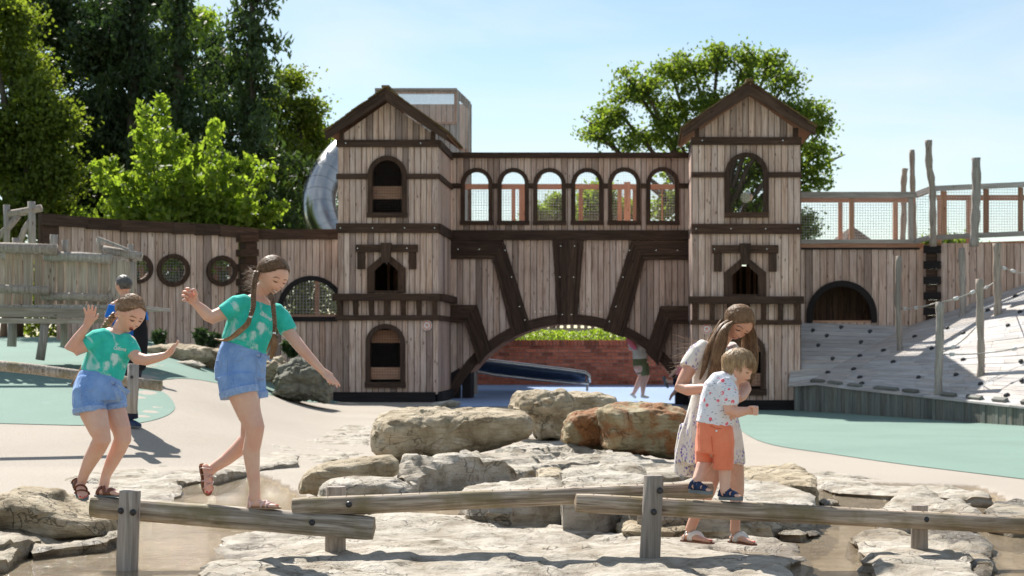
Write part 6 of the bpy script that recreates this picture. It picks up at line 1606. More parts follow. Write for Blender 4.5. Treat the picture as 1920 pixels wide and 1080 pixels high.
# face
def face(f, eyes, brows, lips, mouth=None, nose=None):
    for e in eyes: f.ribbon('eyelashes', e, (.35, 1.0, .5), C_eye)
    for e in brows: f.ribbon('eyebrow', e, (.4, 1.0, .35), C_brow)
    for e, w in lips: f.ribbon('lips', e, w, C_lip)
    if mouth: f.ribbon('mouth', mouth[0], mouth[1], mouth[2], off=.0018)
    if nose: f.ribbon('nostril', nose, (.3, .5, .3), C_mouth)
face(f, [[(512, 525.5), (516, 528.5), (520.5, 529)], [(530, 530), (532.5, 531.8), (534.5, 531.2)]], [[(512.5, 520.5), (518, 519.5), (525, 523)], [(532, 525), (535, 524.6), (537.5, 525.5)]],
     [([(510, 541.5), (514, 546), (519, 549.5), (522, 549.5)], (.5, 1.5, 1.3, .4)), ([(510.5, 542), (514, 543.5), (518, 545.2), (522, 547)], (.4, .8, .8, .4))], ([(511.5, 543), (515, 545.4), (519, 547.6), (521, 548)], (.3, 1.0, .8, .3), C_teeth), [(525, 539), (527, 540.2), (529, 539.6)])
for x, y in ((360, 546.3), (358.5, 551), (354.5, 556.5), (351, 562.5)): f.ribbon('fingernail', [(x-1.4, y), (x+1.4, y)], (1.1, 1.1), C_nail)
# hair
def m_keep(d): return d.z > .82-.42*abs(d.x) or (d.y < .30-.05*d.z and d.z > .30) or (d.y < -.12 and d.z > -.35)
H.cap(m_keep, 1.055, 'hair', H_brown); hs = MB()
for i in range(520):
    t = random.random(); sx = random.choice((1, -1)); yy = lerp(.72, -.55, t); A = (sx*random.uniform(.0, .06), yy, math.sqrt(max(.05, 1-yy*yy))); B = (sx*.80, random.uniform(-.30, -.52), random.uniform(-.35, -.10))
    hs.tube(strand_arc(H, A, B, 1.05, 1.055), [.0013]*9+[.0007], 3, cap=False)
hairline(H, hs, [(0, .60, .80), (.25, .64, .73), (.50, .62, .60), (.70, .52, .42), (.82, .30, .22), (.88, .08, .12), (.86, -.15, .02)], (.80, -.45, -.22), 420); hairline(H, hs, [(0, .60, .80), (-.25, .64, .73), (-.50, .62, .60), (-.70, .52, .42), (-.82, .30, .22)], (-.80, -.45, -.22), 220)
for i in range(60):       # flyaways
    A = (random.uniform(-.5, .9), random.uniform(-.9, .3), random.uniform(-.3, 1)); a = H.surf(A, 1.04); d = (a-H.c).normalized()+Vector((-.5, 0, 0)); L = random.uniform(.01, .045)
    hs.tube([a, a+d*L*.5+Vector((0, 0, .3*L)), a+d*L], [.0006, .0005, .0003], 3, cap=False)
for i in range(90):
    a = f.p(478+random.uniform(-5, 5), 520+random.uniform(-14, 26), .06); L = random.uniform(8, 26)
    hs.tube([a, a+Vector((-L*f.k*.5, random.uniform(-.02, .03), random.uniform(-.01, .03))), a+Vector((-L*f.k, random.uniform(-.03, .04), random.uniform(-.03, .04)))], [.0008, .0006, .0003], 3, cap=False)
hs.build('hair_strands', H_brown, f.root, smooth=True)
bl = MB(); braid(f, bl, [(482, 510, -.07), (477, 528, -.10), (475, 552, -.115), (475, 574, -.13), (470, 592, -.14)], 5.6, 11); bl.build('plait', H_brown, f.root, smooth=True)
br_ = MB(); braid(f, br_, [(506, 552, -.05), (511, 562, -.10), (513, 582, -.125), (515, 604, -.13), (514.5, 622, -.13)], 4.8, 9); br_.build('plait', H_brown, f.root, smooth=True)
tl = MB(); lock(f, tl, [(469, 595, -.14), (463, 608, -.145), (450, 620, -.145), (434, 633, -.135), (418, 638, -.12), (402, 635, -.11)], [3.2, 5.5, 6.5, 5.5, 3, .6], 60); tl.build('plait_end', H_tip, f.root, smooth=True)
tl = MB(); lock(f, tl, [(514, 626, -.13), (514, 640, -.13), (513, 655, -.13), (508, 674, -.13)], [2.6, 6, 6, 1.5], 50); lock(f, tl, [(513, 628, -.13), (506, 645, -.13), (500, 660, -.12)], [2, 2.5, .8], 16); tl.build('plait_end', H_tip, f.root, smooth=True)
for x, y, dy, r in ((469.5, 594, -.14, 3.6), (514.5, 624.5, -.13, 3.1)):
    b = MB(); b.tube([f.p(x, y-1.8, dy), f.p(x-.3, y+1.8, dy)], r*f.k, 10); b.build('hair_tie', C_white, f.root, smooth=True)
# ---------------------------------------------------------------- smaller girl, crouching at the left end of the beam
f = Fig(9.5, 'person', P(195, 925, 9.5), 'smaller girl in teal tie dye shirt, open mouthed, one hand raised, at left beam end', 'children on the balance beams')
H = Head(f, 244, 590, 0, .222, 48, 30, 7)
f.limb([(228, 606, .03, 11.5), (222, 618, .03, 12), (214, 632, .03, 17)])
f.limb([(214, 634, .02, 28, 22), (206, 660, .02, 33, 27), (194, 690, .02, 32, 27), (184, 730, .02, 40, 32)])
f.limb([(186, 632, -.02, 15), (165, 645, -.04, 13.5), (140, 656, -.05, 12.5), (132, 654, -.06, 12), (145, 636, -.07, 10.5), (162, 612, -.08, 7)])
f.limb([(162, 612, -.08, 6.8, 5.5), (167, 602, -.085, 9.5, 5.2), (169, 594, -.09, 10, 4.8)])
for pts in ([(163, 594, -.09), (160, 585, -.095), (158, 578, -.10)], [(167, 592, -.09), (166, 582, -.10), (166, 573, -.105)], [(171, 592, -.09), (172, 582, -.10), (173.5, 573, -.105)], [(175, 594, -.09), (178, 585, -.095), (180, 577, -.10)]): f.finger(pts, 2.8, 2.1)
f.finger([(173, 602, -.09), (180, 597, -.10), (184, 590, -.105)], 3.4, 2.4)
f.limb([(241, 642, .02, 15), (250, 662, -.02, 12.5), (258, 672, -.05, 12), (275, 675, -.07, 10.5), (295, 671, -.09, 8.5), (312, 666, -.10, 6.6)])
f.limb([(312, 666, -.10, 6.3, 7), (319, 660, -.105, 6.5, 9), (324, 654, -.11, 5.5, 9)])
for dx, dy in ((0, -.125), (1.2, -.115), (1.5, -.10), (.8, -.09)): f.finger([(324+dx*.3, 654, dy), (330+dx, 646, dy), (334+dx, 639+abs(dx), dy)], 2.6, 1.9)
f.finger([(317, 657, -.13), (323, 651, -.14), (327, 646, -.14)], 3, 2.2)
f.limb([(174, 740, -.04, 25, 24), (176, 775, -.10, 26, 25), (187, 808, -.14, 19.5, 19), (191, 824, -.14, 17, 17), (182, 842, -.11, 16, 16), (170, 862, -.08, 14, 15), (158, 888, -.06, 10, 10.5), (152, 905, -.05, 9.5, 10)])
f.limb([(206, 740, .06, 23, 23), (216, 775, .04, 22, 23), (228, 806, .0, 18, 18), (230, 823, 0, 16.5, 17), (222, 842, .02, 15, 15.5), (211, 864, .03, 13, 13.5), (199, 890, .04, 9.5, 10), (194, 914, .03, 9.5, 10)])
foot(f, f.p(182, 928, .02), f.p(233, 929, -.03), (0, 0, 1), .034, C_greys, ((.08, .38, 1.25, 1.8), (.50, .66, 1.12, 2.6), (.38, .08, 1.25, 1.8)), C_brownst, hs=1.1, nail=C_nail)
foot(f, f.p(143, 905, -.01), f.p(158, 936, -.14), Vector((.35, -.55, .62)), .034, C_greys, ((.06, .36, 1.25, 1.8), (.46, .56, 1.12, 1.8), (.66, .76, 1.12, 1.8), (.36, .06, 1.25, 1.8)), C_brownst, hs=1.1, nail=C_nail)
f.body(.0036, S_girl)
sh = MB()
f.limb([(222, 624, .03, 16, 15), (216, 633, .02, 33, 25), (209, 652, .02, 40, 31), (200, 674, .02, 39.5, 32), (193, 696, .02, 41, 33), (191, 703, .02, 40, 32)], sh, 22, round_=False)
f.limb([(206, 634, -.01, 14, 16), (195, 632, -.015, 17, 19), (182, 635, -.025, 18, 20), (169, 645, -.035, 17.5, 18), (161, 649, -.04, 16.5, 16)], sh, 16, round_=False)
f.limb([(226, 636, .02, 13, 16), (233, 638, .01, 15.5, 18), (242, 647, .0, 15.5, 17), (249, 660, -.015, 14.5, 15), (251, 665, -.02, 14, 14)], sh, 16, round_=False)
f.shirt = place('shirt', union(sh, .0042, 14), C_tie, f.root, .004, 11, (1, 1, .6)); sb = f.tree(f.shirt)
decal_text(f, 'California', (213, 655), (236, 659), 10, sb, C_white)
so = MB()
f.limb([(187, 700, .02, 38, 31), (184, 722, .0, 44, 36), (182, 745, -.02, 45, 40), (184, 760, -.03, 42, 38)], so, 22, round_=False)
f.limb([(176, 718, -.02, 33, 30), (169, 740, -.06, 33, 32), (167, 762, -.08, 30.5, 30), (168, 772, -.09, 29, 29)], so, 18, round_=False); f.limb([(202, 724, .03, 27, 28), (208, 742, .05, 27, 30), (212, 757, .05, 25, 27), (213, 764, .05, 24, 26)], so, 18, round_=False)
f.shorts = place('shorts', union(so, .0042, 5), C_denim, f.root, .005, 10); db = f.tree(f.shorts); f.tuck(f.shorts, 766, 690)
cuff(f, [(167.5, 764, -.085, 31.5, 32), (168.5, 775, -.09, 31, 31.5)]); cuff(f, [(212, 757, .05, 26, 28.5), (213.5, 767, .05, 25.5, 28)])
beltband(f, [(187.5, 703, .02, 39.5, 32.5), (186, 715, .015, 43, 35)])
b = MB(); b.tube([f.p(212, 716, -.11), f.p(226, 725, -.15), f.p(241, 738, -.15)], [(.010, .004), (.011, .004), (.018, .004)], 8, up=(0, 1, 0)); b.tube([f.p(211, 718, -.11), f.p(219, 735, -.15), f.p(225, 752, -.15)], [(.010, .004), (.014, .004), (.019, .004)], 8, up=(0, 1, 0)); b.tube([f.p(207, 714, -.11), f.p(214, 718, -.13)], [.010, .013], 8); b.build('belt_bow', C_cuff, f.root, smooth=True)
for pts in ([(150, 722), (152, 745), (155, 762)], [(160, 728), (172, 733), (178, 727)], [(192, 735), (197, 750), (193, 765)]): f.ribbon('seam', pts, (.7, .7), C_cuff, db)
face(f, [[(243.5, 598.8), (247.5, 601.8), (252, 601)], [(260, 601.5), (263, 603.3), (265, 602.3)]], [[(243, 594), (248, 593), (256, 596.5)], [(262, 598), (265, 597.5), (268, 599)]],
     [([(242.5, 615), (246, 614), (250, 616.5)], (.5, 1.3, .4)), ([(242.5, 616.5), (246, 621.5), (250, 620)], (.5, 1.4, .4))], ([(243, 615.8), (246.5, 618), (250, 618)], (.4, 2.0, .6), C_mouth), [(254, 611), (256.5, 612), (258.5, 611)])
H.cap(lambda d: d.z > .80-.40*abs(d.x) or (d.y < .34-.05*d.z and d.z > .25) or (d.y < -.10 and d.z > -.42), 1.055, 'hair', H_light); hs = MB()
for i in range(520):
    a = random.uniform(-1.9, 1.9); A = (math.sin(a)*.55, math.cos(a)*.50*(1 if abs(a) < 1.57 else .3), random.uniform(.74, .90)); B = (.35, -.85, random.uniform(-.42, -.15))
    hs.tube(strand_arc(H, A, B, 1.05, 1.055), [.0013]*9+[.0007], 3, cap=False)
hairline(H, hs, [(-.70, .55, .42), (-.40, .66, .64), (-.05, .62, .78), (.05, .62, .78), (.40, .66, .64), (.70, .55, .42), (.82, .32, .24), (.88, .08, .14), (.86, -.15, .04)], (.45, -.80, -.30), 520)
for i in range(45):
    A = (random.uniform(-.5, .9), random.uniform(-.9, .3), random.uniform(0, 1)); a = H.surf(A, 1.04); d = (a-H.c).normalized()+Vector((-.5, 0, 0)); L = random.uniform(.01, .035)
    hs.tube([a, a+d*L*.5+Vector((0, 0, .3*L)), a+d*L], [.0006, .0005, .0003], 3, cap=False)
hs.build('hair_strands', H_light, f.root, smooth=True)
b = MB(); braid(f, b, [(216, 590, .06), (207, 600, .06), (198, 612, .09), (186, 630, .14), (172, 655, .16), (160, 680, .15)], 6.5, 10); b.build('plait', H_light, f.root, smooth=True)
b = MB(); lock(f, b, [(160, 680, .15), (152, 696, .13), (143, 710, .10), (132, 724, .08)], [4.5, 5.5, 4, .8], 50); b.build('plait_end', H_tip, f.root, smooth=True)
# ---------------------------------------------------------------- long haired girl in the floral dress
f = Fig(10.1, 'person', P(1345, 1018, 10.1), 'tallest girl with long loose hair in a white floral dress, bending to steady the toddler')
H = Head(f, 1383, 607, 0, .228, 42, 34, 24, ears=())
f.limb([(1364, 628, .02, 12), (1354, 641, .03, 12.5), (1345, 655, .03, 17)])
f.limb([(1342, 660, .02, 28, 22), (1338, 700, .02, 31, 26), (1334, 740, .02, 30, 26), (1334, 790, .02, 38, 32), (1336, 830, .02, 36, 30)])
f.limb([(1306, 662, -.05, 15), (1296, 685, -.07, 13), (1282, 712, -.09, 12), (1275, 726, -.10, 11.5), (1290, 731, -.15, 11), (1310, 729, -.22, 9.5), (1328, 727, -.28, 7.5)])
f.limb([(1328, 727, -.28, 7.5, 6), (1338, 727, -.30, 9, 5), (1346, 727, -.31, 9, 4.5)])
for i in range(4): f.finger([(1346, 721+i*4, -.31), (1354, 720+i*4.2, -.32), (1361, 721+i*4.4, -.33)], 2.5, 2)
f.finger([(1334, 722, -.31), (1341, 715, -.33), (1347, 712, -.34)], 3, 2.2)
f.limb([(1378, 668, .06, 14), (1388, 700, .03, 12), (1398, 730, -.05, 11), (1392, 742, -.18, 9.5), (1384, 748, -.30, 7.5)])
f.limb([(1384, 748, -.30, 7.5, 6), (1376, 750, -.34, 9, 5), (1369, 751, -.37, 8, 4.5)])
for i in range(4): f.finger([(1370, 745+i*3.6, -.37), (1363, 745+i*3.8, -.40), (1357, 747+i*3.8, -.41)], 2.4, 1.9)
f.finger([(1378, 744, -.34), (1372, 739, -.38), (1367, 737, -.40)], 3, 2.2)
f.limb([(1326, 830, .06, 24, 24), (1334, 870, .06, 19, 19), (1334, 898, .05, 15.5, 16), (1327, 920, .05, 15, 15.5), (1314, 945, .05, 14, 14.5), (1302, 972, .05, 10.5, 11), (1294, 993, .05, 9.5, 10)])
f.limb([(1366, 830, -.02, 24, 24), (1378, 870, -.02, 17, 18), (1381, 895, -.02, 14.5, 15.5), (1382, 920, -.02, 13.5, 15), (1380, 950, -.02, 11.5, 12), (1379, 975, -.02, 9.5, 10), (1378, 995, -.02, 9.5, 10)])
foot(f, f.p(1280, 1012, .06), f.p(1336, 1017, -.04), (0, 0, 1), .038, C_brownst, ((.30, .62, 1.18, 3.4), (.08, .30, 1.3, .7), (.30, .08, 1.3, .7)), C_bead, nail=C_nail, hs=1.05)
foot(f, f.p(1369, 1014, 0), f.p(1416, 1020, -.10), (0, 0, 1), .038, C_brownst, ((.30, .62, 1.18, 3.4), (.08, .30, 1.3, .7), (.30, .08, 1.3, .7)), C_bead, nail=C_nail, hs=1.05)
f.body(.0038, S_teen)
dr = MB()
f.limb([(1350, 644, .03, 15, 14), (1344, 654, .02, 33, 25), (1339, 680, .02, 37, 29), (1333, 710, .02, 35, 28), (1332, 740, .02, 34, 29), (1331, 775, .02, 44, 36), (1330, 815, .02, 56, 42), (1329, 850, .02, 62, 46), (1329, 866, .02, 63, 47)], dr, 28, round_=False)
f.limb([(1324, 652, -.01, 19, 21), (1307, 664, -.04, 19, 20), (1294, 682, -.06, 17.5, 18), (1290, 690, -.07, 17, 17)], dr, 16, round_=False)
f.limb([(1366, 654, .02, 18, 20), (1378, 668, .05, 17, 18), (1384, 690, .03, 15, 16)], dr, 16, round_=False)
f.limb([(1300, 800, .10, 26, 22), (1290, 845, .12, 26, 22), (1286, 880, .13, 25, 20), (1284, 890, .13, 24, 19)], dr, 16, round_=False)
f.limb([(1366, 770, .0, 14, 22), (1370, 810, -.02, 20, 30), (1372, 850, -.03, 21, 32), (1373, 868, -.03, 21, 32)], dr, 16, round_=False)
me = union(dr, .0048, 6)
nn_ = [v.normal.copy() for v in me.vertices]; cc_ = [v.co.copy() for v in me.vertices]
for i, (c, n) in enumerate(zip(cc_, nn_)):       # skirt folds run down from the waist
    t = sm((EH-(740-HY)*f.k-c.z)/.4)
    if t > 0: a = math.atan2(c.y-10.12, c.x-f.p(1331, 0).x); me.vertices[i].co = c+n*(math.sin(a*13+c.z*3)*.010+math.sin(a*23)*.004)*t
me.update(); f.dress = place('dress', me, C_dress, f.root, .004, 9, (1, 1, .45)); f.db = f.tree(f.dress); f.tuck(f.dress, 866, 770)
face(f, [[(1379, 617), (1383, 619.5), (1388, 620)], [(1395, 624.5), (1398, 626), (1400, 625.6)]], [[(1381, 611), (1388, 612.5), (1394, 617.5)], [(1399, 620), (1402, 621.5), (1404, 623)]],
     [([(1374, 632.5), (1378, 634), (1382, 637)], (.4, 1.1, .4)), ([(1374.5, 633.5), (1377.5, 636.5), (1381.5, 638)], (.4, 1.2, .4))], None, [(1385, 632.5), (1387, 634), (1389, 633.5)])
H.cap(lambda d: d.z > .80-.45*abs(d.x) or (d.y < .42-.1*d.z and d.z > .1) or (d.y < .05 and d.z > -.7), 1.06, 'hair', H_light); hs = MB()
for i in range(600):
    t = random.random(); sx = random.choice((1, 1, -1)); yy = lerp(.70, -.5, t); A = (sx*random.uniform(0, .07), yy, math.sqrt(max(.05, 1-yy*yy))); B = (sx*.85, random.uniform(-.65, .10), random.uniform(-.62, -.3))
    hs.tube(strand_arc(H, A, B, 1.06, 1.08), [.0014]*9+[.0009], 3, cap=False)
hairline(H, hs, [(0, .60, .80), (.28, .68, .66), (.55, .66, .46), (.72, .55, .30), (.80, .45, .1), (.85, .3, -.1)], (.88, -.25, -.42), 380); hairline(H, hs, [(0, .60, .80), (-.28, .68, .66), (-.6, .66, .40), (-.76, .5, .2)], (-.85, .1, -.45), 200)
hs.build('hair_strands', H_light, f.root, smooth=True)
lg_ = MB(); hl_ = MB()
for pts, r, n in (([(1378, 600, -.06), (1358, 618, -.12), (1346, 645, -.14), (1340, 672, -.15), (1334, 700, -.15), (1324, 722, -.14)], [2, 8, 9, 8, 6, 2], 90),
                  ([(1372, 598, -.02), (1356, 608, -.07), (1345, 624, -.09), (1334, 645, -.11), (1326, 665, -.11), (1320, 690, -.12), (1312, 712, -.12)], [2, 5, 8, 8, 6, 4, 1], 70),
                  ([(1352, 600, 0), (1340, 625, 0), (1328, 645, .02), (1310, 655, .04), (1298, 668, .08)], [2, 7, 8, 5, 1], 50),
                  ([(1404, 600, .05), (1411, 625, .05), (1412, 655, .04), (1410, 685, .02), (1400, 718, -.02), (1390, 745, -.05)], [2, 7, 9, 10, 8, 2], 100),
                  ([(1396, 612, .10), (1402, 640, .08), (1402, 680, .04), (1396, 720, .0), (1388, 740, -.02)], [3, 11, 12, 9, 3], 70),
                  ([(1364, 610, -.04), (1358, 640, -.06), (1352, 670, -.08), (1348, 700, -.09)], [2, 6, 6, 3], 40)):
    lock(f, lg_, pts, r, int(n*1.5), .0011)
    lock(f, hl_, pts, [q*1.04 for q in r], int(n*.7), .0010, core=False, fray=1.6)
for i in range(70):
    y0 = random.uniform(640, 700); a = f.p(1322+random.uniform(-10, 6), y0, -.02); L = random.uniform(20, 68); u = random.uniform(-.05, .06)
    lg_.tube([a, a+Vector((-L*f.k*.5, random.uniform(-.03, .05), u*.3)), a+Vector((-L*f.k, random.uniform(-.05, .08), u-.01))], [.0009, .0007, .0003], 3, cap=False)
lg_.build('long_hair', H_light, f.root, smooth=True); hl_.build('highlight_hair_strands', H_tip, f.root, smooth=True)  # lighter end colour reused to paint highlights along the locks
# ---------------------------------------------------------------- toddler
f = Fig(9.5, 'person', P(1359, 934, 9.5), 'blond toddler in white printed shirt and coral shorts, held up on the right beam')
H = Head(f, 1385, 690, 0, .205, 84, 30, 0)
f.limb([(1372, 704, .0, 11), (1366, 714, .0, 14)])
f.limb([(1356, 722, .0, 30, 24), (1350, 760, .0, 33, 28), (1342, 800, .0, 34, 30), (1341, 835, 0, 26, 23)])
f.limb([(1364, 728, -.09, 13), (1366, 752, -.11, 12), (1368, 769, -.12, 11.5), (1384, 773, -.13, 10.5), (1402, 770, -.13, 7.2)])
f.limb([(1402, 770, -.13, 7.5, 7), (1409, 769, -.13, 9, 7.5), (1414, 769, -.13, 8, 7)])
for i, (a, b_) in enumerate(((762.5, 764), (766.5, 768), (771, 772), (775, 776))): f.finger([(1414, a, -.135), (1420.5, a+.8, -.14), (1419, a+2, -.165), (1413, b_+1, -.17)], 2.7, 2.2)
f.finger([(1406, 763, -.15), (1412, 762.5, -.17), (1417, 765, -.175)], 2.8, 2.3)
f.limb([(1336, 730, .09, 13), (1330, 760, .12, 12), (1345, 775, .08, 10.5), (1370, 776, .04, 8)])
f.limb([(1328, 840, .03, 15, 15), (1322, 866, .03, 15, 15), (1314, 884, .0, 11.5, 12), (1307, 900, -.03, 9.5, 10), (1305, 908, -.03, 9.5, 10)])
f.limb([(1355, 840, -.03, 15, 15), (1359, 870, -.04, 13.5, 14), (1359, 892, -.04, 11.5, 12), (1359, 908, -.04, 9.8, 10), (1359, 920, -.04, 9.8, 10)])
foot(f, f.p(1294, 917, -.03), f.p(1334, 921, -.08), Vector((-.06, 0, 1)), .029, C_greys, ((.05, .35, 1.15, 2.6), (.35, .05, 1.15, 2.6), (.45, .55, 1.12, 3.2), (.70, .76, 1.15, 2.6)), C_navy, hs=1.35, sole_t=.020, name='sandal')
foot(f, f.p(1351, 931, -.02), f.p(1390, 932, -.09), (0, 0, 1), .029, C_greys, ((.05, .35, 1.15, 2.6), (.35, .05, 1.15, 2.6), (.45, .55, 1.12, 3.2), (.70, .76, 1.15, 2.6)), C_navy, hs=1.35, sole_t=.020, name='sandal')
f.body(.0036, S_tod)
sh = MB()
f.limb([(1368, 706, .0, 15, 14), (1360, 714, .0, 27, 23), (1353, 728, .0, 34, 28), (1348, 750, 0, 35, 30), (1343, 775, 0, 34.5, 31), (1339, 796, 0, 34.5, 32)], sh, 22, round_=False)
f.limb([(1358, 718, -.05, 18, 16), (1366, 732, -.09, 17, 15), (1369, 748, -.11, 16, 15), (1370, 759, -.11, 15, 14.5)], sh, 16, round_=False)
f.limb([(1344, 720, .06, 16, 16), (1336, 738, .10, 16, 15), (1332, 752, .11, 15, 14)], sh, 16, round_=False)
f.limb([(1374, 702, 0, 14, 14.5), (1366, 712, 0, 17.5, 17)], sh, 18, round_=False)
place('shirt', union(sh, .004, 7), C_print, f.root, .0035, 13, (1, 1, .6))
so = MB()
f.limb([(1339, 790, 0, 33.5, 31), (1340, 812, 0, 34.5, 33), (1340, 838, 0, 34, 33), (1339, 850, 0, 33.5, 32)], so, 22, round_=False)
f.limb([(1327, 806, .03, 19, 23), (1324, 828, .05, 20, 23), (1321, 850, .05, 18, 20), (1320, 870, .05, 17, 19)], so, 16, round_=False); f.limb([(1354, 806, -.02, 20, 24), (1356, 828, -.04, 21.5, 24), (1356, 858, -.04, 20, 21), (1355.5, 880, -.04, 18.5, 20)], so, 16, round_=False)
sho = f.shorts = place('shorts', union(so, .004, 6), C_orange, f.root, .0045, 11, (1, 1, .6)); db = f.tree(sho); f.tuck(sho, 866, 785)
f.ribbon('pocket_seam', [(1332, 798), (1340, 802), (1352, 804)], (.6, .6), C_coral, db); f.ribbon('button', [(1341.5, 808), (1345, 808)], (1.8, 1.8), C_white, db, .003); f.ribbon('seam', [(1334, 818), (1336, 840), (1338, 868)], (.5, .5), C_coral, db)
f.ribbon('eyebrow', [(1399, 689), (1402, 688.6), (1405, 690)], (.3, .8, .3), C_brow); f.ribbon('eyelashes', [(1399, 698), (1402, 699.5), (1404, 699.3)], (.3, .8, .3), C_eye); f.ribbon('lips', [(1396, 712), (1399, 712.6), (1401, 711.5)], (.4, 1, .4), C_lip)
H.cap(lambda d: d.z > .50 or (d.y < .30 and d.z > .1 and abs(d.x) < 2) or (d.y < -.12 and d.z > -.50), 1.075, 'hair', H_blond, .03); hs = MB()
for i in range(620):
    a = random.uniform(-3.14, 3.14); A = Vector((random.gauss(0, .12), -.45+random.gauss(0, .12), .85)); B = Vector((math.sin(a), math.cos(a), 0)); B.z = .38 if B.y > .3 else (-.45 if B.y < -.2 else -.02); B += Vector((0, 0, random.uniform(-.1, .1)))
    p = strand_arc(H, A, B, 1.07, 1.12, jit=.03); p[-1] += (p[-1]-p[-3])*.5; hs.tube(p, [.0013]*9+[.0005], 3, cap=False)
hs.build('hair_strands', H_blond, f.root, smooth=True)
# ---------------------------------------------------------------- man in blue behind the smaller girl
f = Fig(18.6, 'person', G(248, 799), 'grey haired man in blue shirt and dark trousers walking away behind the smaller girl')
H = Head(f, 231, 536, 0, .235, -125, 5, 0)
f.limb([(235, 552, 0, 9), (238, 566, 0, 13)])
f.limb([(240, 572, 0, 30, 16), (240, 610, 0, 27, 16), (244, 660, 0, 24, 16)])
f.limb([(214, 574, 0, 9), (204, 600, -.02, 8), (196, 624, -.05, 7), (188, 640, -.12, 5)]); f.limb([(188, 640, -.12, 5), (184, 646, -.14, 6), (182, 652, -.15, 5)]); [f.finger([(183+i*1.3, 650, -.15), (181+i*1.4, 657, -.16)], 1.6, 1.3) for i in range(4)]
f.limb([(264, 576, 0, 9), (268, 606, .02, 8), (268, 640, 0, 7), (262, 668, -.05, 5)]); f.limb([(262, 668, -.05, 5), (261, 678, -.06, 6), (260, 686, -.07, 5)]); [f.finger([(257+i*2.2, 686, -.07), (256+i*2.3, 693, -.08)], 1.6, 1.3) for i in range(4)]
f.limb([(236, 660, 0, 15), (240, 720, .0, 11), (248, 780, .05, 8)]); f.limb([(254, 660, .05, 15), (248, 720, .2, 11), (240, 770, .35, 8)]); f.body(.007, S_teen)
b = MB(); f.limb([(238, 562, 0, 16, 12), (240, 573, 0, 32, 18), (241, 610, 0, 30, 19), (242, 650, 0, 27, 18)], b, 18, round_=False); f.limb([(216, 575, 0, 13, 12), (206, 598, -.02, 11, 10)], b, 12, round_=False); f.limb([(262, 576, 0, 12, 12), (268, 602, .02, 11, 10)], b, 12, round_=False); place('shirt', union(b, .008, 4), C_blue, f.root, .006, 6)
b = MB(); f.limb([(244, 645, 0, 28, 19), (244, 675, 0, 27, 19)], b, 16, round_=False); f.limb([(236, 670, 0, 17), (240, 720, 0, 13.5), (249, 785, .05, 10)], b, 14, round_=False); f.limb([(255, 670, .05, 16), (249, 720, .2, 13), (241, 772, .35, 9.5)], b, 14, round_=False); place('trousers', union(b, .008, 4), C_navyc, f.root, .006, 6)
b = MB(); f.limb([(262, 590, -.14, 12, 10), (264, 640, -.15, 14, 10), (262, 688, -.15, 12, 9)], b, 12); place('black_shoulder_bag', union(b, .008, 4), C_blackc, f.root)
for st in ([(243, 792, .05, 7, 8), (252, 794, .0, 6, 8), (260, 797, -.05, 4, 7)], [(236, 779, .36, 6, 7), (245, 782, .32, 5, 7)]):
    b = MB(); f.limb(st, b, 10); place('shoe', union(b, .006, 2), C_navy, f.root)
b = MB(); f.limb([(243, 798, .05, 2, 8), (261, 800, -.05, 2, 7)], b, 8); b.build('shoe_soles', C_greys, f.root)
H.cap(lambda d: d.z > .45 or (d.y < .25 and d.z > -.05) or (d.y < -.1 and d.z > -.4), 1.05, 'hair', H_grey, .03)
# ---------------------------------------------------------------- people beyond the arch
f = Fig(38, 'person', P(1200, 748, 38), 'person in cream top and olive shorts striding on the blue surface behind the arch')
H = Head(f, 1203, 624, 0, .23, -70, 5, 0)
f.limb([(1202, 634, 0, 4), (1200, 642, 0, 6)]); f.limb([(1200, 645, 0, 13, 9), (1200, 670, 0, 12, 9), (1201, 690, 0, 13, 9)])
f.limb([(1190, 646, 0, 5), (1184, 652, -.1, 4.5), (1180, 644, -.2, 4), (1178, 636, -.25, 3)]); f.limb([(1212, 646, 0, 5), (1216, 658, .1, 4.5), (1214, 672, 0, 3.5), (1212, 680, -.05, 3)])
f.limb([(1206, 690, 0, 8), (1212, 705, 0, 6.5), (1206, 722, 0, 5.5), (1205, 740, 0, 3.2)]); f.limb([(1196, 690, .1, 8), (1203, 705, .1, 6.5), (1196, 722, .15, 5.5), (1188, 738, .2, 3.2)])
f.body(.012, S_girl)
b = MB(); f.limb([(1200, 640, 0, 9, 8), (1199, 646, 0, 15, 10), (1200, 660, 0, 14, 10), (1200, 674, 0, 14, 10)], b, 14, round_=False); f.limb([(1188, 647, 0, 7), (1184, 652, -.1, 6)], b, 10); place('top', union(b, .014, 3), C_cream, f.root)
b = MB(); f.limb([(1178, 636, -.25, 5), (1184, 644, -.22, 6), (1190, 652, -.2, 5)], b, 10); place('pink_bundle', union(b, .014, 2), C_pinkc, f.root)
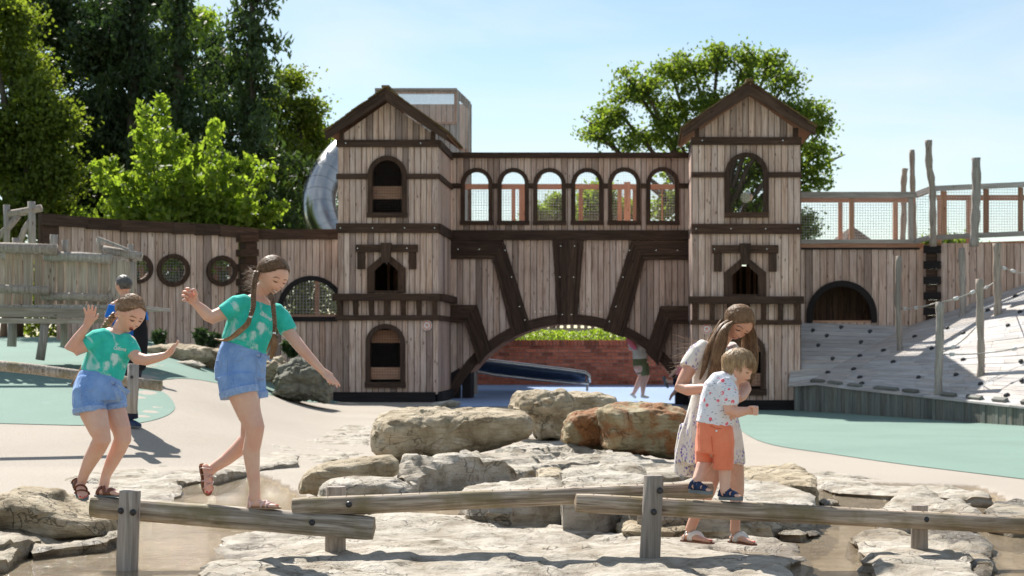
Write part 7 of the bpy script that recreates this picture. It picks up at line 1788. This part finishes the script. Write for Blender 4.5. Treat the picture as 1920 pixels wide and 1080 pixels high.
b = MB(); f.limb([(1200, 672, 0, 14, 10), (1201, 685, 0, 15, 11)], b, 14, round_=False); f.limb([(1207, 684, 0, 10), (1211, 704, 0, 8)], b, 12, round_=False); f.limb([(1196, 684, .1, 10), (1202, 700, .1, 8)], b, 12, round_=False); place('shorts', union(b, .014, 2), C_olive, f.root)
for st in ([(1204, 743, 0, 3.5), (1215, 745, 0, 2.6)], [(1184, 739, .2, 3), (1191, 745, .2, 2.6)]):
    b = MB(); f.limb(st, b, 8); place('shoe', union(b, .01, 1), C_cream, f.root)
H.cap(lambda d: d.z > .5 or d.y < 0, 1.06, 'hair', H_brown)
f = Fig(37, 'person', P(1258, 752, 37), 'small child with a raised grey shoe, mostly hidden by the right arch foot')
H = Head(f, 1284, 668, 0, .21, -60, 0, 0); f.limb([(1283, 678, 0, 4), (1281, 686, 0, 8)]); f.limb([(1281, 688, 0, 11, 8), (1279, 712, 0, 11, 8)]); f.limb([(1276, 712, 0, 6), (1264, 716, 0, 5), (1254, 716, 0, 4), (1248, 712, 0, 3)]); f.limb([(1280, 714, .1, 6), (1270, 730, .1, 4.5), (1259, 742, .1, 3)])
f.limb([(1259, 742, .1, 2.6), (1256, 749, .08, 2.2)]); f.limb([(1272, 690, 0, 4), (1262, 700, 0, 3.4), (1256, 706, 0, 2.6)]); f.body(.011, S_girl)
b = MB(); f.limb([(1281, 686, 0, 12, 9), (1279, 706, 0, 13, 10)], b, 12, round_=False); place('top', union(b, .012, 2), C_pinkc, f.root)
b = MB(); f.limb([(1279, 704, 0, 13, 10), (1277, 718, 0, 13, 10)], b, 12, round_=False); f.limb([(1274, 714, 0, 8), (1266, 716, 0, 7)], b, 12); place('shorts', union(b, .012, 2), C_navyc, f.root)
b = MB(); f.limb([(1245, 708, 0, 3.6), (1249, 720, 0, 3), (1252, 726, 0, 2.4)], b, 8); place('shoe', union(b, .008, 1), C_greys, f.root); H.cap(lambda d: d.z > .5 or d.y < 0, 1.06, 'hair', H_brown)
